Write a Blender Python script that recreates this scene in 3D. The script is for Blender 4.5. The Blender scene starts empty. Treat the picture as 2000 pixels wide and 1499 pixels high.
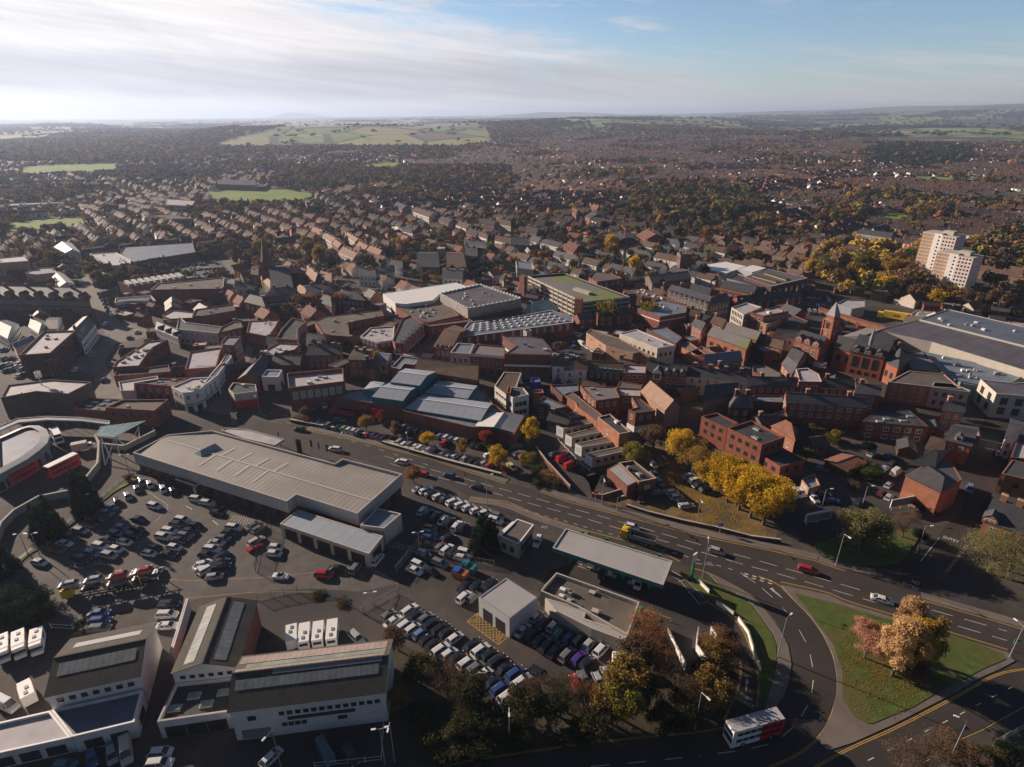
import bpy, math, random
import numpy as np
random.seed(7); rng=np.random.default_rng(7)
PI=math.pi
# camera, world, sun, exposure
FPX, PITCH, CAMH, ROLL=1160.0, math.radians(24.2), 100.0, math.atan(0.004)
scene=bpy.context.scene
COL=scene.collection
cam_d=bpy.data.cameras.new('camera'); cam=bpy.data.objects.new('camera',cam_d); COL.objects.link(cam)
from mathutils import Matrix, Vector
cr, sr, cp, sp=math.cos(ROLL), math.sin(ROLL), math.cos(PITCH), math.sin(PITCH)
R0, U0, F0=Vector((1,0,0)), Vector((0,sp,cp)), Vector((0,cp,-sp))
Rr, Ur=R0*cr-U0*sr, R0*sr+U0*cr
cam.matrix_world=Matrix(((Rr.x,Ur.x,-F0.x,0),(Rr.y,Ur.y,-F0.y,0),(Rr.z,Ur.z,-F0.z,CAMH),(0,0,0,1)))
cam_d.sensor_fit='HORIZONTAL'; cam_d.sensor_width=36.0; cam_d.lens=FPX/2000*36
cam_d.clip_start=1.0; cam_d.clip_end=80000.0
scene.camera=cam
SUN_EL, SUN_AZ=math.radians(19), math.radians(148)
sun_dir=Vector((math.cos(SUN_EL)*math.cos(SUN_AZ),math.cos(SUN_EL)*math.sin(SUN_AZ),math.sin(SUN_EL)))
sd=bpy.data.lights.new('sun','SUN'); sd.energy=5.0; sd.angle=math.radians(0.5); sd.color=(1.0,0.81,0.65)
so=bpy.data.objects.new('sun',sd); COL.objects.link(so); so.rotation_euler=sun_dir.to_track_quat('Z','Y').to_euler()
world=bpy.data.worlds.new('World'); scene.world=world; world.use_nodes=True
scene.view_settings.view_transform='Standard'; scene.view_settings.look='None'
scene.view_settings.exposure=0.7; scene.view_settings.gamma=1.0
scene.cycles.use_denoising=True
scene.cycles.max_bounces=5; scene.cycles.diffuse_bounces=2; scene.cycles.glossy_bounces=2
scene.cycles.transmission_bounces=3; scene.cycles.transparent_max_bounces=4; scene.cycles.volume_bounces=1
scene.cycles.sample_clamp_indirect=4.0; scene.cycles.sample_clamp_direct=12.0
def build_world():
 nt=world.node_tree; N, L=nt.nodes, nt.links; N.clear()
 def nd(t,**k):
  n=N.new(t)
  for a, b in k.items():setattr(n,a,b)
  return n
 def m(op,a,b=None,c=None,clamp=False):
  n=nd('ShaderNodeMath',operation=op,use_clamp=clamp)
  for i, v in enumerate((a,b,c)):
   if v is None:continue
   if isinstance(v,(int,float)):n.inputs[i].default_value=v
   else:L.new(v,n.inputs[i])
  return n.outputs[0]
 def ramp(f,*st):
  n=nd('ShaderNodeValToRGB'); n.color_ramp.interpolation='EASE'
  e=n.color_ramp.elements
  while len(e)<len(st):e.new(0.5)
  for i, (p,v)in enumerate(st):e[i].position=p; e[i].color=(v,v,v,1)
  L.new(f,n.inputs[0]); return n.outputs[0]
 out=nd('ShaderNodeOutputWorld'); bg=nd('ShaderNodeBackground')
 bg.inputs[1].default_value=0.05
 sky=nd('ShaderNodeTexSky',sky_type='NISHITA'); sky.sun_disc=False
 sky.sun_elevation=SUN_EL; sky.sun_rotation=math.atan2(sun_dir.x,sun_dir.y)
 sky.altitude=100; sky.air_density=1.0; sky.dust_density=0.15; sky.ozone_density=3.0
 tc=nd('ShaderNodeTexCoord'); sx=nd('ShaderNodeSeparateXYZ'); L.new(tc.outputs['Generated'],sx.inputs[0])
 X, Y, Z=sx.outputs
 zc=m('MAXIMUM',Z,0.0)
 el=m('ARCSINE',zc); az=m('ARCTAN2',X,Y)
 cv=nd('ShaderNodeCombineXYZ'); L.new(az,cv.inputs[0]); L.new(m('MULTIPLY',m('ADD',el,m('MULTIPLY',az,.10)),6.0),cv.inputs[1])
 def noise(sc,det,rough,dist=0.0,off=(0,0,0),st=(1,1,1)):
  mp=nd('ShaderNodeMapping'); L.new(cv.outputs[0],mp.inputs[0])
  mp.inputs['Location'].default_value=off; mp.inputs['Scale'].default_value=st
  n=nd('ShaderNodeTexNoise'); n.inputs['Scale'].default_value=sc; n.inputs['Detail'].default_value=det
  n.inputs['Roughness'].default_value=rough; n.inputs['Distortion'].default_value=dist
  L.new(mp.outputs[0],n.inputs['Vector']); return n.outputs[0]
 n1=noise(2.2,9,0.60,0.4); n2=noise(5.5,9,0.62,0.5,(3,1,0)); n3=noise(9.0,7,0.6,0.3,(7,2,0),(.5,1.6,1))
 edge=m('SUBTRACT',m('SUBTRACT',0.66,m('MULTIPLY',el,4.3)),az)
 edge=m('ADD',edge,m('MULTIPLY',m('SUBTRACT',n1,0.5),0.85)); edge=m('ADD',edge,m('MULTIPLY',m('SUBTRACT',n2,0.5),0.75))
 ahead=m('MULTIPLY',ramp(m('ADD',m('MULTIPLY',Y,.5),.5),(.45,0.0),(.65,1.0)),ramp(el,(.16,1.0),(.30,0.0)))
 bank=ramp(edge,(0.05,0.0),(0.42,1.0))
 lowm=ramp(el,(0.0,.35),(0.02,0.7),(0.06,0.55),(0.10,0.0))
 streak=m('MULTIPLY',ramp(n3,(0.44,0.0),(0.60,0.95)),lowm)
 wisp=m('MULTIPLY',ramp(n2,(0.52,0.0),(0.68,0.75)),ramp(az,(0.0,1.0),(.55,.25)))
 hazeb=ramp(el,(0.0,.55),(0.05,.12),(.1,0.0))
 cov=m('MULTIPLY',m('MAXIMUM',m('MAXIMUM',m('MAXIMUM',bank,streak),wisp),hazeb),m('MULTIPLY',ahead,.96))
 left=ramp(m('MULTIPLY',m('ADD',az,.75),.66),(0.1,1.0),(.78,0.0))
 e2=m('ADD',el,m('MULTIPLY',m('SUBTRACT',n1,.5),.07))
 under=m('MULTIPLY',ramp(e2,(0.012,0.0),(0.035,1.0),(0.062,1.0),(0.095,0.0)),ramp(az,(0.0,1.0),(.35,.35)))
 under=m('MAXIMUM',under,m('MULTIPLY',ramp(n1,(.50,0.0),(.72,.8)),ramp(el,(.08,1.0),(.15,.8))))
 bright=m('MULTIPLY',m('ADD',8.9,m('MULTIPLY',left,3.6)),m('SUBTRACT',1.0,m('MULTIPLY',under,0.28)))
 bright=m('MULTIPLY',bright,m('ADD',0.66,m('MULTIPLY',n3,0.68)))
 ccol=nd('ShaderNodeMixRGB',blend_type='MIX'); ccol.inputs[1].default_value=(1.0,0.95,0.93,1); ccol.inputs[2].default_value=(0.93,0.92,1.0,1)
 L.new(m('MAXIMUM',under,m('SUBTRACT',.8,left)),ccol.inputs[0])
 cs=nd('ShaderNodeVectorMath',operation='SCALE'); L.new(ccol.outputs[0],cs.inputs[0]); L.new(bright,cs.inputs['Scale'])
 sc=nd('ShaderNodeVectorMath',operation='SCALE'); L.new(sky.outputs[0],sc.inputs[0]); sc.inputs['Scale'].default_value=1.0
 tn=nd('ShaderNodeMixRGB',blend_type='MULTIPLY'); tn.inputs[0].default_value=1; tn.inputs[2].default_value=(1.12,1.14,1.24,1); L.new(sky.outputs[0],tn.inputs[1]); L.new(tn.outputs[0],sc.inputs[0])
 dk=m('ADD',.38,m('MULTIPLY',m('MULTIPLY',ramp(m('ADD',m('MULTIPLY',Y,.5),.5),(.35,0.0),(.75,1.0)),ramp(el,(.15,1.0),(.5,0.0))),.92)); L.new(dk,sc.inputs['Scale'])  # unseen sky behind and overhead dimmed to weaken the fill light
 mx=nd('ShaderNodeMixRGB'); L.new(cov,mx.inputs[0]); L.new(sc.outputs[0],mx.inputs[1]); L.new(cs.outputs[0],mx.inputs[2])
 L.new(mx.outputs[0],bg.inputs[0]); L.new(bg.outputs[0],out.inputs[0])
build_world()
# terrain and picture -> ground
_cols=np.array([-400,0,250,500,750,950,1150,1350,1550,1800,2400],float)
_rad=np.array([0,1500,2200,2700,3200,4000,5200,7000,9500,13000,20000,40000],float)
_tab=np.array([[0,0,5,8,10,15,20,25,30,45,60,60],[0,0,5,8,10,15,20,25,30,45,60,60],[0,0,5,10,15,20,20,25,35,50,60,60],[0,0,8,34,60,48,20,25,50,60,70,70],[0,0,10,36,60,42,20,30,60,85,95,95],[0,0,8,26,44,58,50,50,70,95,120,120],[0,0,6,20,42,76,82,60,75,105,130,130],[0,0,5,16,36,62,76,65,80,120,150,150],[0,0,4,10,24,30,30,50,110,165,190,190],[0,0,3,8,14,20,28,70,140,205,230,230],[0,0,3,8,14,20,28,70,140,205,230,230]],float)
_azs=np.arctan((_cols-1000)/FPX/1.096)
def ter(x,y):
 x=np.asarray(x,float); y=np.asarray(y,float)
 r=np.hypot(x,y); az=np.clip(np.arctan2(x,y),_azs[0],_azs[-1]-1e-6)
 i=np.clip(np.searchsorted(_azs,az)-1,0,len(_azs)-2); j=np.clip(np.searchsorted(_rad,r)-1,0,len(_rad)-2)
 a=(az-_azs[i])/(_azs[i+1]-_azs[i]); b=np.clip((r-_rad[j])/(_rad[j+1]-_rad[j]),0,1)
 a=a*a*(3-2*a); b=b*b*(3-2*b)
 z=(_tab[i,j]*(1-b)+_tab[i,j+1]*b)*(1-a)+(_tab[i+1,j]*(1-b)+_tab[i+1,j+1]*b)*a
 w=np.clip((r-1600)/2500,0,1)
 z=z+w*(9*np.sin(x/430+1.3)*np.sin(y/510)+5*np.sin(x/190+y/260))*(0.5+r/16000)
 for px, rr, hh, wx in((1125,14500,62,520),(1030,14500,45,420),(600,24000,120,500),(565,24000,70,420),(1985,15000,40,1500)):
  aa=math.atan((px-1000)/FPX/1.096); X, Y=rr*math.sin(aa), rr*math.cos(aa)
  d2=((x-X)**2)/(wx*1.6)**2+((y-Y)**2)/(wx*3)**2
  z=z+hh*np.exp(-d2*d2*0.5-d2*.3)
 return z
def G(px,py,z=0.0):
 u=(px-1000)/FPX; v=(749.5-py)/FPX
 u, v=u*cr+v*sr, v*cr-u*sr
 dx, dy, dz=u, cp+v*sp, -sp+v*cp
 if dz>-0.0012:dz=-0.0012
 t=(CAMH-z)/-dz
 if z==0.0 and t*dy>1400:
  t=1400/dy
  for _ in range(4000):
   h=float(ter(dx*t,dy*t))
   gap=CAMH+dz*t-h
   if gap<=0.3 or t>15000:break
   t+=max(4.0,gap*6)
 return(dx*t,dy*t)
TILES={'p':(0,0,1)}
for k, x, y, s in(('a1',0,1100,.26624),('a2',450,1100,.26624),('a3',900,1100,.26624),('a4',1350,1100,.26616),('a5',1650,1100,.26616),('b1',0,780,.22681),('b2',400,780,.22681),('b3',750,780,.22681),('b4',1150,780,.22681),('b5',1550,780,.22681),('c1',0,480,.21345),('c2',350,480,.21345),('c3',700,480,.21345),('c4',1000,480,.21345),('c5',1300,480,.21345),('c6',1600,480,.21345),('d1',0,190,.25),('d2',500,190,.25),('d3',1000,190,.25),('d4',1500,190,.25),('e1',1020,1010,.1901),('e2',600,620,.15008),('e3',1400,700,.15008),('e4',1040,690,.15008),('e5',1700,560,.15008)):
 TILES[k]=(x,y,s)
def PX(s):
 t=TILES['p']; o=[]
 for w in s.split():
  if w in TILES:t=TILES[w]; continue
  a, b=w.split(','); o.append((t[0]+float(a)*t[2],t[1]+float(b)*t[2]))
 return o
def W(s,z=0.0):return[G(x,y,z)for x,y in PX(s)]
# materials
MATS={}
def mat(name,col,rough=0.8,amt=0.25,scale=0.35,metal=0.0,stripe=None,col2=None,bump=0.0,spec=0.3,trans=0.0,objrand=0.0,attr=None,brick=False,blotch=None):
 if name in MATS:return MATS[name]
 m=bpy.data.materials.new(name); m.use_nodes=True; nt=m.node_tree; N, L=nt.nodes, nt.links
 b=N['Principled BSDF']; b.inputs['Roughness'].default_value=rough; b.inputs['Metallic'].default_value=metal
 b.inputs['Specular IOR Level'].default_value=spec
 tc=N.new('ShaderNodeTexCoord')
 nz=N.new('ShaderNodeTexNoise'); nz.inputs['Scale'].default_value=scale; nz.inputs['Detail'].default_value=6; nz.inputs['Roughness'].default_value=0.65
 L.new(tc.outputs['Object'],nz.inputs['Vector'])
 rp=N.new('ShaderNodeMapRange'); rp.inputs['From Min'].default_value=0.3; rp.inputs['From Max'].default_value=0.7
 L.new(nz.outputs[0],rp.inputs['Value'])
 mx=N.new('ShaderNodeMixRGB'); c2=col2 or tuple(c*(1-amt)for c in col); c1=tuple(min(1,c*(1+amt*.6))for c in col)
 mx.inputs[1].default_value=(*c1,1); mx.inputs[2].default_value=(*c2,1); L.new(rp.outputs[0],mx.inputs[0])
 last=mx.outputs[0]
 if attr:
  at=N.new('ShaderNodeAttribute'); at.attribute_name=attr
  mm=N.new('ShaderNodeMixRGB'); mm.blend_type='MULTIPLY'; mm.inputs[0].default_value=1; L.new(last,mm.inputs[1]); L.new(at.outputs['Color'],mm.inputs[2]); last=mm.outputs[0]
 if stripe:
  per, ax, st=stripe
  uv=N.new('ShaderNodeUVMap'); s=N.new('ShaderNodeSeparateXYZ'); L.new(uv.outputs[0],s.inputs[0])
  f=N.new('ShaderNodeMath'); f.operation='MULTIPLY'; f.inputs[1].default_value=1/per; L.new(s.outputs[ax],f.inputs[0])
  g=N.new('ShaderNodeMath'); g.operation='FRACT'; L.new(f.outputs[0],g.inputs[0])
  h=N.new('ShaderNodeMath'); h.operation='LESS_THAN'; h.inputs[1].default_value=0.22; L.new(g.outputs[0],h.inputs[0])
  k=N.new('ShaderNodeMath'); k.operation='MULTIPLY'; k.inputs[1].default_value=st; L.new(h.outputs[0],k.inputs[0])
  mm=N.new('ShaderNodeMixRGB'); mm.inputs[2].default_value=(*[c*.45 for c in col],1); L.new(k.outputs[0],mm.inputs[0]); L.new(last,mm.inputs[1]); last=mm.outputs[0]
 if blotch:
  n2=N.new('ShaderNodeTexNoise'); n2.inputs['Scale'].default_value=blotch[1]; n2.inputs['Detail'].default_value=5; L.new(tc.outputs['Object'],n2.inputs['Vector'])
  r2=N.new('ShaderNodeMapRange'); r2.inputs['From Min'].default_value=blotch[2]; r2.inputs['From Max'].default_value=blotch[3]; L.new(n2.outputs[0],r2.inputs['Value'])
  mm=N.new('ShaderNodeMixRGB'); mm.inputs[2].default_value=(*blotch[0],1); L.new(r2.outputs[0],mm.inputs[0]); L.new(last,mm.inputs[1]); last=mm.outputs[0]
 if brick:
  uv=N.new('ShaderNodeUVMap'); bt=N.new('ShaderNodeTexBrick'); L.new(uv.outputs[0],bt.inputs['Vector'])
  bt.inputs['Scale'].default_value=1.6; bt.inputs['Color1'].default_value=(1,1,1,1); bt.inputs['Color2'].default_value=(.72,.7,.7,1); bt.inputs['Mortar'].default_value=(1.1,1.1,1.1,1); bt.inputs['Mortar Size'].default_value=.02
  mm=N.new('ShaderNodeMixRGB'); mm.blend_type='MULTIPLY'; mm.inputs[0].default_value=0.6; L.new(last,mm.inputs[1]); L.new(bt.outputs[0],mm.inputs[2]); last=mm.outputs[0]
 if objrand:
  oi=N.new('ShaderNodeObjectInfo'); hs=N.new('ShaderNodeHueSaturation')
  a=N.new('ShaderNodeMapRange'); a.inputs['To Min'].default_value=1-objrand; a.inputs['To Max'].default_value=1+objrand; L.new(oi.outputs['Random'],a.inputs['Value'])
  L.new(a.outputs[0],hs.inputs['Value']); L.new(last,hs.inputs['Color']); last=hs.outputs[0]
 L.new(last,b.inputs['Base Color'])
 if bump:
  bp=N.new('ShaderNodeBump'); bp.inputs['Strength'].default_value=bump; bp.inputs['Distance'].default_value=.3; L.new(nz.outputs[0],bp.inputs['Height']); L.new(bp.outputs[0],b.inputs['Normal'])
 if trans:
  t=N.new('ShaderNodeBsdfTranslucent'); L.new(last,t.inputs[0]); ms=N.new('ShaderNodeMixShader'); ms.inputs[0].default_value=trans
  L.new(b.outputs[0],ms.inputs[1]); L.new(t.outputs[0],ms.inputs[2]); L.new(ms.outputs[0],N['Material Output'].inputs[0])
 MATS[name]=m; return m
M={}
for a in(('brick',(.215,.085,.058)),('redbrick',(.25,.085,.055)),('orangebrick',(.35,.145,.085)),('darkbrick',(.13,.062,.048)),('brownbrick',(.165,.112,.09)),('tanbrick',(.38,.24,.16))):
 M[a[0]]=mat(a[0],a[1],.9,.28,.5,brick=True,objrand=.12)
M['tan']=mat('tan_render',(.44,.30,.21),.85,.15)
M['white']=mat('white_render',(.70,.69,.67),.7,.14,.4)
M['cream']=mat('cream_render',(.58,.52,.44),.8,.15)
M['beige']=mat('beige_cladding',(.47,.43,.37),.7,.12)
M['pinkish']=mat('pinkish_render',(.62,.53,.50),.8,.12)
M['concrete']=mat('concrete',(.33,.31,.28),.85,.25,.3)
M['palecon']=mat('pale_concrete',(.46,.42,.36),.85,.2,.3)
M['clad']=mat('grey_cladding',(.42,.41,.41),.5,.1,.2,stripe=(1.0,0,.25))
M['whiteclad']=mat('white_cladding',(.62,.62,.62),.5,.1,.2,stripe=(.5,0,.2))
M['teal']=mat('teal_cladding',(.02,.16,.19),.5,.15)
M['stone']=mat('sandstone',(.15,.10,.075),.9,.3,.6)
M['terracotta']=mat('terracotta',(.31,.11,.065),.85,.25,.6)
M['slate']=mat('slate',(.075,.075,.082),.65,.3,.6,objrand=.25)
M['felt']=mat('roof_felt',(.125,.105,.09),.9,.35,.25,blotch=((.19,.165,.14),.12,.5,.75))
M['darkfelt']=mat('dark_roof_felt',(.055,.055,.062),.8,.35,.25,blotch=((.10,.10,.11),.15,.5,.8))
M['frost']=mat('pale_roof_membrane',(.42,.40,.42),.7,.22,.2,blotch=((.28,.27,.30),.2,.55,.75))
M['bluefrost']=mat('blue_roof_membrane',(.185,.215,.27),.6,.25,.25,blotch=((.12,.14,.19),.2,.5,.8))
M['purple']=mat('grey_purple_roof',(.115,.108,.128),.7,.3,.12,stripe=(6,0,.22))
M['whiteroof']=mat('white_metal_roof',(.56,.55,.52),.45,.08,.1,stripe=(4,0,.12))
M['metal']=mat('ribbed_metal_roof',(.34,.315,.285),.55,.18,.12,stripe=(1.5,0,.65),blotch=((.25,.225,.195),.08,.45,.75))
M['sunlitroof']=mat('sunlit_white_roof',(.82,.79,.74),.4,.05,.1,stripe=(4,0,.1))  # sun glare on white metal roofs put into a brighter base colour
M['flatbrown']=mat('brown_panels',(.40,.22,.115),.85,.12)
M['finemetal']=mat('fine_ribbed_roof',(.40,.39,.385),.45,.12,.15,stripe=(.7,0,.35))
M['bluemetal']=mat('pale_blue_metal_roof',(.34,.38,.43),.45,.10,.12,stripe=(3,0,.15))
M['asbestos']=mat('corrugated_brown_roof',(.082,.075,.066),.9,.3,.35,stripe=(.9,0,.3),blotch=((.10,.095,.04),.3,.55,.75))
M['pinkcorr']=mat('pinkish_corrugated_roof',(.30,.235,.215),.9,.25,.3,stripe=(1.1,0,.3))
M['browntile']=mat('brown_tiles',(.125,.08,.06),.85,.3,.5,objrand=.2,stripe=(.5,1,.12))
M['redtile']=mat('red_tiles',(.22,.10,.068),.85,.3,.5,objrand=.2,stripe=(.5,1,.12))
M['tantile']=mat('tan_tiles',(.34,.22,.16),.85,.15,.5,stripe=(.6,1,.1))
M['mossroof']=mat('mossy_concrete_deck',(.19,.175,.175),.85,.2,.08,blotch=((.17,.21,.06),.045,.48,.62))
M['bluegrey']=mat('blue_grey_sheet',(.12,.145,.19),.55,.25,.08,stripe=(8,0,.15))
M['greyled']=mat('lead_grey',(.22,.23,.25),.5,.2)
M['darkmetal']=mat('dark_metal',(.05,.05,.055),.5,.2,metal=.3)
M['steel']=mat('galvanised_steel',(.42,.43,.44),.45,.15,metal=.5)
M['whitepaint']=mat('white_paint',(.78,.78,.76),.5,.06)
M['green']=mat('green_paint',(.02,.26,.10),.4,.1)
M['darkgreen']=mat('dark_green_paint',(.02,.07,.045),.6,.1)
M['red']=mat('red_paint',(.55,.025,.03),.4,.08)
M['blue']=mat('blue_paint',(.03,.10,.40),.4,.08)
M['yellow']=mat('yellow_paint',(.72,.47,.04),.5,.1)
M['line']=mat('road_paint',(.62,.60,.56),.7,.3,1.5)
M['yline']=mat('yellow_road_paint',(.50,.31,.07),.7,.3,1.5)
M['verdigris']=mat('verdigris',(.19,.23,.19),.7,.3)
M['oldlight']=mat('weathered_rooflight',(.27,.29,.28),.7,.3,.5,stripe=(1.1,0,.35))
M['copper']=mat('copper_green_cladding',(.10,.24,.23),.7,.2)
M['glass']=mat('window_glass',(.035,.045,.055),.12,.3,.9,spec=.6)
M['skyglass']=mat('greenish_canopy_glass',(.20,.30,.29),.15,.2,.4,spec=.7)
M['rubber']=mat('tyre_rubber',(.018,.018,.018),.8,.1)
M['shadowbay']=mat('opening_shade',(.03,.028,.027),.9,.2)  # near-black colour standing in for shade inside open bays, decks and bodies
M['asphalt']=mat('asphalt',(.052,.043,.039),.85,.3,.06,blotch=((.036,.031,.029),.03,.45,.7),bump=.05)
M['lot']=mat('pale_tarmac',(.115,.103,.095),.85,.3,.3,blotch=((.085,.073,.066),.09,.52,.72))
M['lot2']=mat('brown_tarmac',(.082,.067,.059),.85,.3,.3,blotch=((.045,.04,.038),.035,.47,.6))
M['paving']=mat('paving',(.165,.140,.122),.85,.25,.15)
M['path']=mat('pale_path',(.22,.19,.165),.85,.2,.15)
M['kerb']=mat('kerb_stone',(.24,.22,.20),.85,.2,.6)
M['grass']=mat('mown_grass',(.075,.112,.02),.95,.45,.5,blotch=((.105,.09,.03),.09,.46,.66))
M['rooflightwhite']=mat('pale_rooflight_sheet',(.47,.45,.42),.5,.1)
M['brightgrass']=mat('bright_verge_grass',(.15,.21,.02),.95,.4,.5)
M['field']=mat('field_grass',(.17,.25,.03),.95,.2,.02)
M['leaflitter']=mat('fallen_leaf_carpet',(.19,.125,.045),.95,.5,.35,blotch=((.075,.06,.045),.13,.42,.56))
M['soil']=mat('scrub_soil',(.055,.045,.028),.95,.4,.3)
M['farleaf']=mat('far_foliage',(1,1,1),.95,.35,.22,attr='tint',trans=.25)
M['farhouse']=mat('far_masonry',(1,1,1),.85,.2,.3,attr='tint')
for nm, c in dict(gold=(.62,.40,.03),goldbrown=(.36,.235,.06),green=(.07,.095,.025),lime=(.20,.24,.035),dark=(.018,.034,.017),tbrown=(.125,.082,.055),tolive=(.085,.078,.03),tgold=(.27,.18,.05),tgreen=(.04,.055,.018),brown=(.17,.11,.065),olive=(.13,.115,.035),rust=(.31,.155,.07),red=(.30,.055,.035),yellowgreen=(.28,.25,.04),peach=(.64,.42,.21),coral=(.56,.30,.21),willow=(.27,.25,.10),bare=(.22,.155,.105)).items():
 M['L'+nm]=mat('leaves_'+nm,c,.9,.42,5.0,trans=.42,spec=.1,col2=tuple(v*.5 for v in c),objrand=.12)
M['bark']=mat('bark',(.11,.08,.06),.95,.3,1.0)
# mesh helpers
class MB:
 def __init__(s):s.v=[]; s.f=[]; s.mi=[]; s.mats=[]; s.ud=(1,0)
 def m(s,mt):
  if isinstance(mt,str):mt=M[mt]
  if mt not in s.mats:s.mats.append(mt)
  return s.mats.index(mt)
 def face(s,pts,mt):
  i=len(s.v); s.v+=[tuple(p)for p in pts]; s.f.append(tuple(range(i,i+len(pts)))); s.mi.append(s.m(mt))
 def prism(s,poly,z0,z1,mt,top=None,cap=True,bottom=False):
  poly=ccw(poly); n=len(poly)
  for i in range(n):
   a, b=poly[i], poly[(i+1)%n]
   s.face([(a[0],a[1],z0),(b[0],b[1],z0),(b[0],b[1],z1),(a[0],a[1],z1)],mt)
  if cap:s.face([(p[0],p[1],z1)for p in poly],top or mt)
  if bottom:s.face([(p[0],p[1],z0)for p in poly[::-1]],mt)
 def box(s,x0,x1,y0,y1,z0,z1,mt):s.prism([(x0,y0),(x1,y0),(x1,y1),(x0,y1)],z0,z1,mt,bottom=True)
 def obox(s,c,d,L,Wd,z0,z1,mt):
  n=(-d[1],d[0]); P=[(c[0]+d[0]*a*L/2+n[0]*b*Wd/2,c[1]+d[1]*a*L/2+n[1]*b*Wd/2)for a,b in((-1,-1),(1,-1),(1,1),(-1,1))]
  s.prism(P,z0,z1,mt,bottom=True)
 def tube(s,a,b,r0,r1,mt,n=6):
  a, b=Vector(a), Vector(b); d=(b-a).normalized(); u=d.orthogonal().normalized(); w=d.cross(u)
  ra=[a+(u*math.cos(2*PI*k/n)+w*math.sin(2*PI*k/n))*r0 for k in range(n)]
  rb=[b+(u*math.cos(2*PI*k/n)+w*math.sin(2*PI*k/n))*r1 for k in range(n)]
  for k in range(n):j=(k+1)%n; s.face([ra[k],ra[j],rb[j],rb[k]],mt)
  s.face(rb,mt); s.face(ra[::-1],mt)
 def wall(s,pts,th,z0,z1,mt):
  for i in range(len(pts)-1):
   a, b=pts[i], pts[i+1]; L=math.hypot(b[0]-a[0],b[1]-a[1])
   if L<1e-4:continue
   s.obox(((a[0]+b[0])/2,(a[1]+b[1])/2),((b[0]-a[0])/L,(b[1]-a[1])/L),L+th*.98,th,z0,z1+0.003*(i%2),mt)
 def mesh(s,name,off=(0,0,0),smooth=False):
  me=bpy.data.meshes.new(name)
  o=Vector(off); me.from_pydata([(x-o[0],y-o[1],z-o[2])for x,y,z in s.v],[],s.f)
  for mt in s.mats:me.materials.append(mt)
  me.polygons.foreach_set('material_index',s.mi)
  uv=me.uv_layers.new(name='UVMap'); dat=np.zeros((len(me.loops),2)); k=0
  ux, uy=s.ud; l=math.hypot(ux,uy)or 1; ux/=l; uy/=l
  for f in s.f:
   p=[s.v[i]for i in f]
   nx=ny=nz=0
   for i in range(len(p)):
    a, b=p[i], p[(i+1)%len(p)]
    nx+=(a[1]-b[1])*(a[2]+b[2]); ny+=(a[2]-b[2])*(a[0]+b[0]); nz+=(a[0]-b[0])*(a[1]+b[1])
   h=math.hypot(nx,ny); t=math.sqrt(h*h+nz*nz)or 1
   if h/t<.03:U=(ux,uy,0); V=(-uy,ux,0)
   else:U=(-ny/h,nx/h,0); n=(nx/t,ny/t,nz/t); V=(n[1]*U[2]-n[2]*U[1],n[2]*U[0]-n[0]*U[2],n[0]*U[1]-n[1]*U[0])
   for q in p:dat[k]=(q[0]*U[0]+q[1]*U[1],q[0]*V[0]+q[1]*V[1]+q[2]*V[2]); k+=1
  uv.data.foreach_set('uv',dat.ravel())
  if smooth:me.polygons.foreach_set('use_smooth',[True]*len(me.polygons))
  me.update(); return me
 def build(s,name,parent=None,off=None,smooth=False):
  if not s.f:return None
  if off is None and parent is not None:off=parent.get('_loc',(0,0,0))
  o=bpy.data.objects.new(name,s.mesh(name,off or(0,0,0),smooth)); COL.objects.link(o)
  if parent is not None:o.parent=parent
  elif off:o.location=off
  return o
def ccw(p):
 a=sum(p[i][0]*p[(i+1)%len(p)][1]-p[(i+1)%len(p)][0]*p[i][1]for i in range(len(p)))
 return list(p)if a>0 else list(p)[::-1]
def inset(poly,d):
 poly=ccw(poly); n=len(poly); o=[]
 for i in range(n):
  p, q, r=poly[i-1], poly[i], poly[(i+1)%n]
  a=Vector((q[0]-p[0],q[1]-p[1])).normalized(); b=Vector((r[0]-q[0],r[1]-q[1])).normalized()
  na, nb=Vector((-a.y,a.x)), Vector((-b.y,b.x)); m=na+nb
  k=m.length_squared
  m=m*(2/k)if k>.3 else m
  o.append((q[0]+m.x*d,q[1]+m.y*d))
 return o
def lerp(a,b,t):return(a[0]+(b[0]-a[0])*t,a[1]+(b[1]-a[1])*t)
def unit(a,b):L=math.hypot(b[0]-a[0],b[1]-a[1])or 1; return((b[0]-a[0])/L,(b[1]-a[1])/L)
def dist(a,b):return math.hypot(b[0]-a[0],b[1]-a[1])
def tag(o,label=None,cat=None,group=None,kind=None):
 if label:o['label']=label
 if cat:o['category']=cat
 if group:o['group']=group
 if kind:o['kind']=kind
 return o
def empty(name,loc,rz=0.0):
 o=bpy.data.objects.new(name,None); COL.objects.link(o); o.location=loc; o.rotation_euler=(0,0,rz); o.empty_display_size=.5
 o['_loc']=tuple(loc); return o
def inst(name,me,parent,loc,rz=0.0,sc=None,mt=None):
 o=bpy.data.objects.new(name,me); COL.objects.link(o)
 if parent is not None:o.parent=parent
 o.location=loc; o.rotation_euler=(0,0,rz)
 if sc:o.scale=sc
 if mt is not None:o.material_slots[0].link='OBJECT'; o.material_slots[0].material=mt
 return o
FOOT=[]
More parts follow.
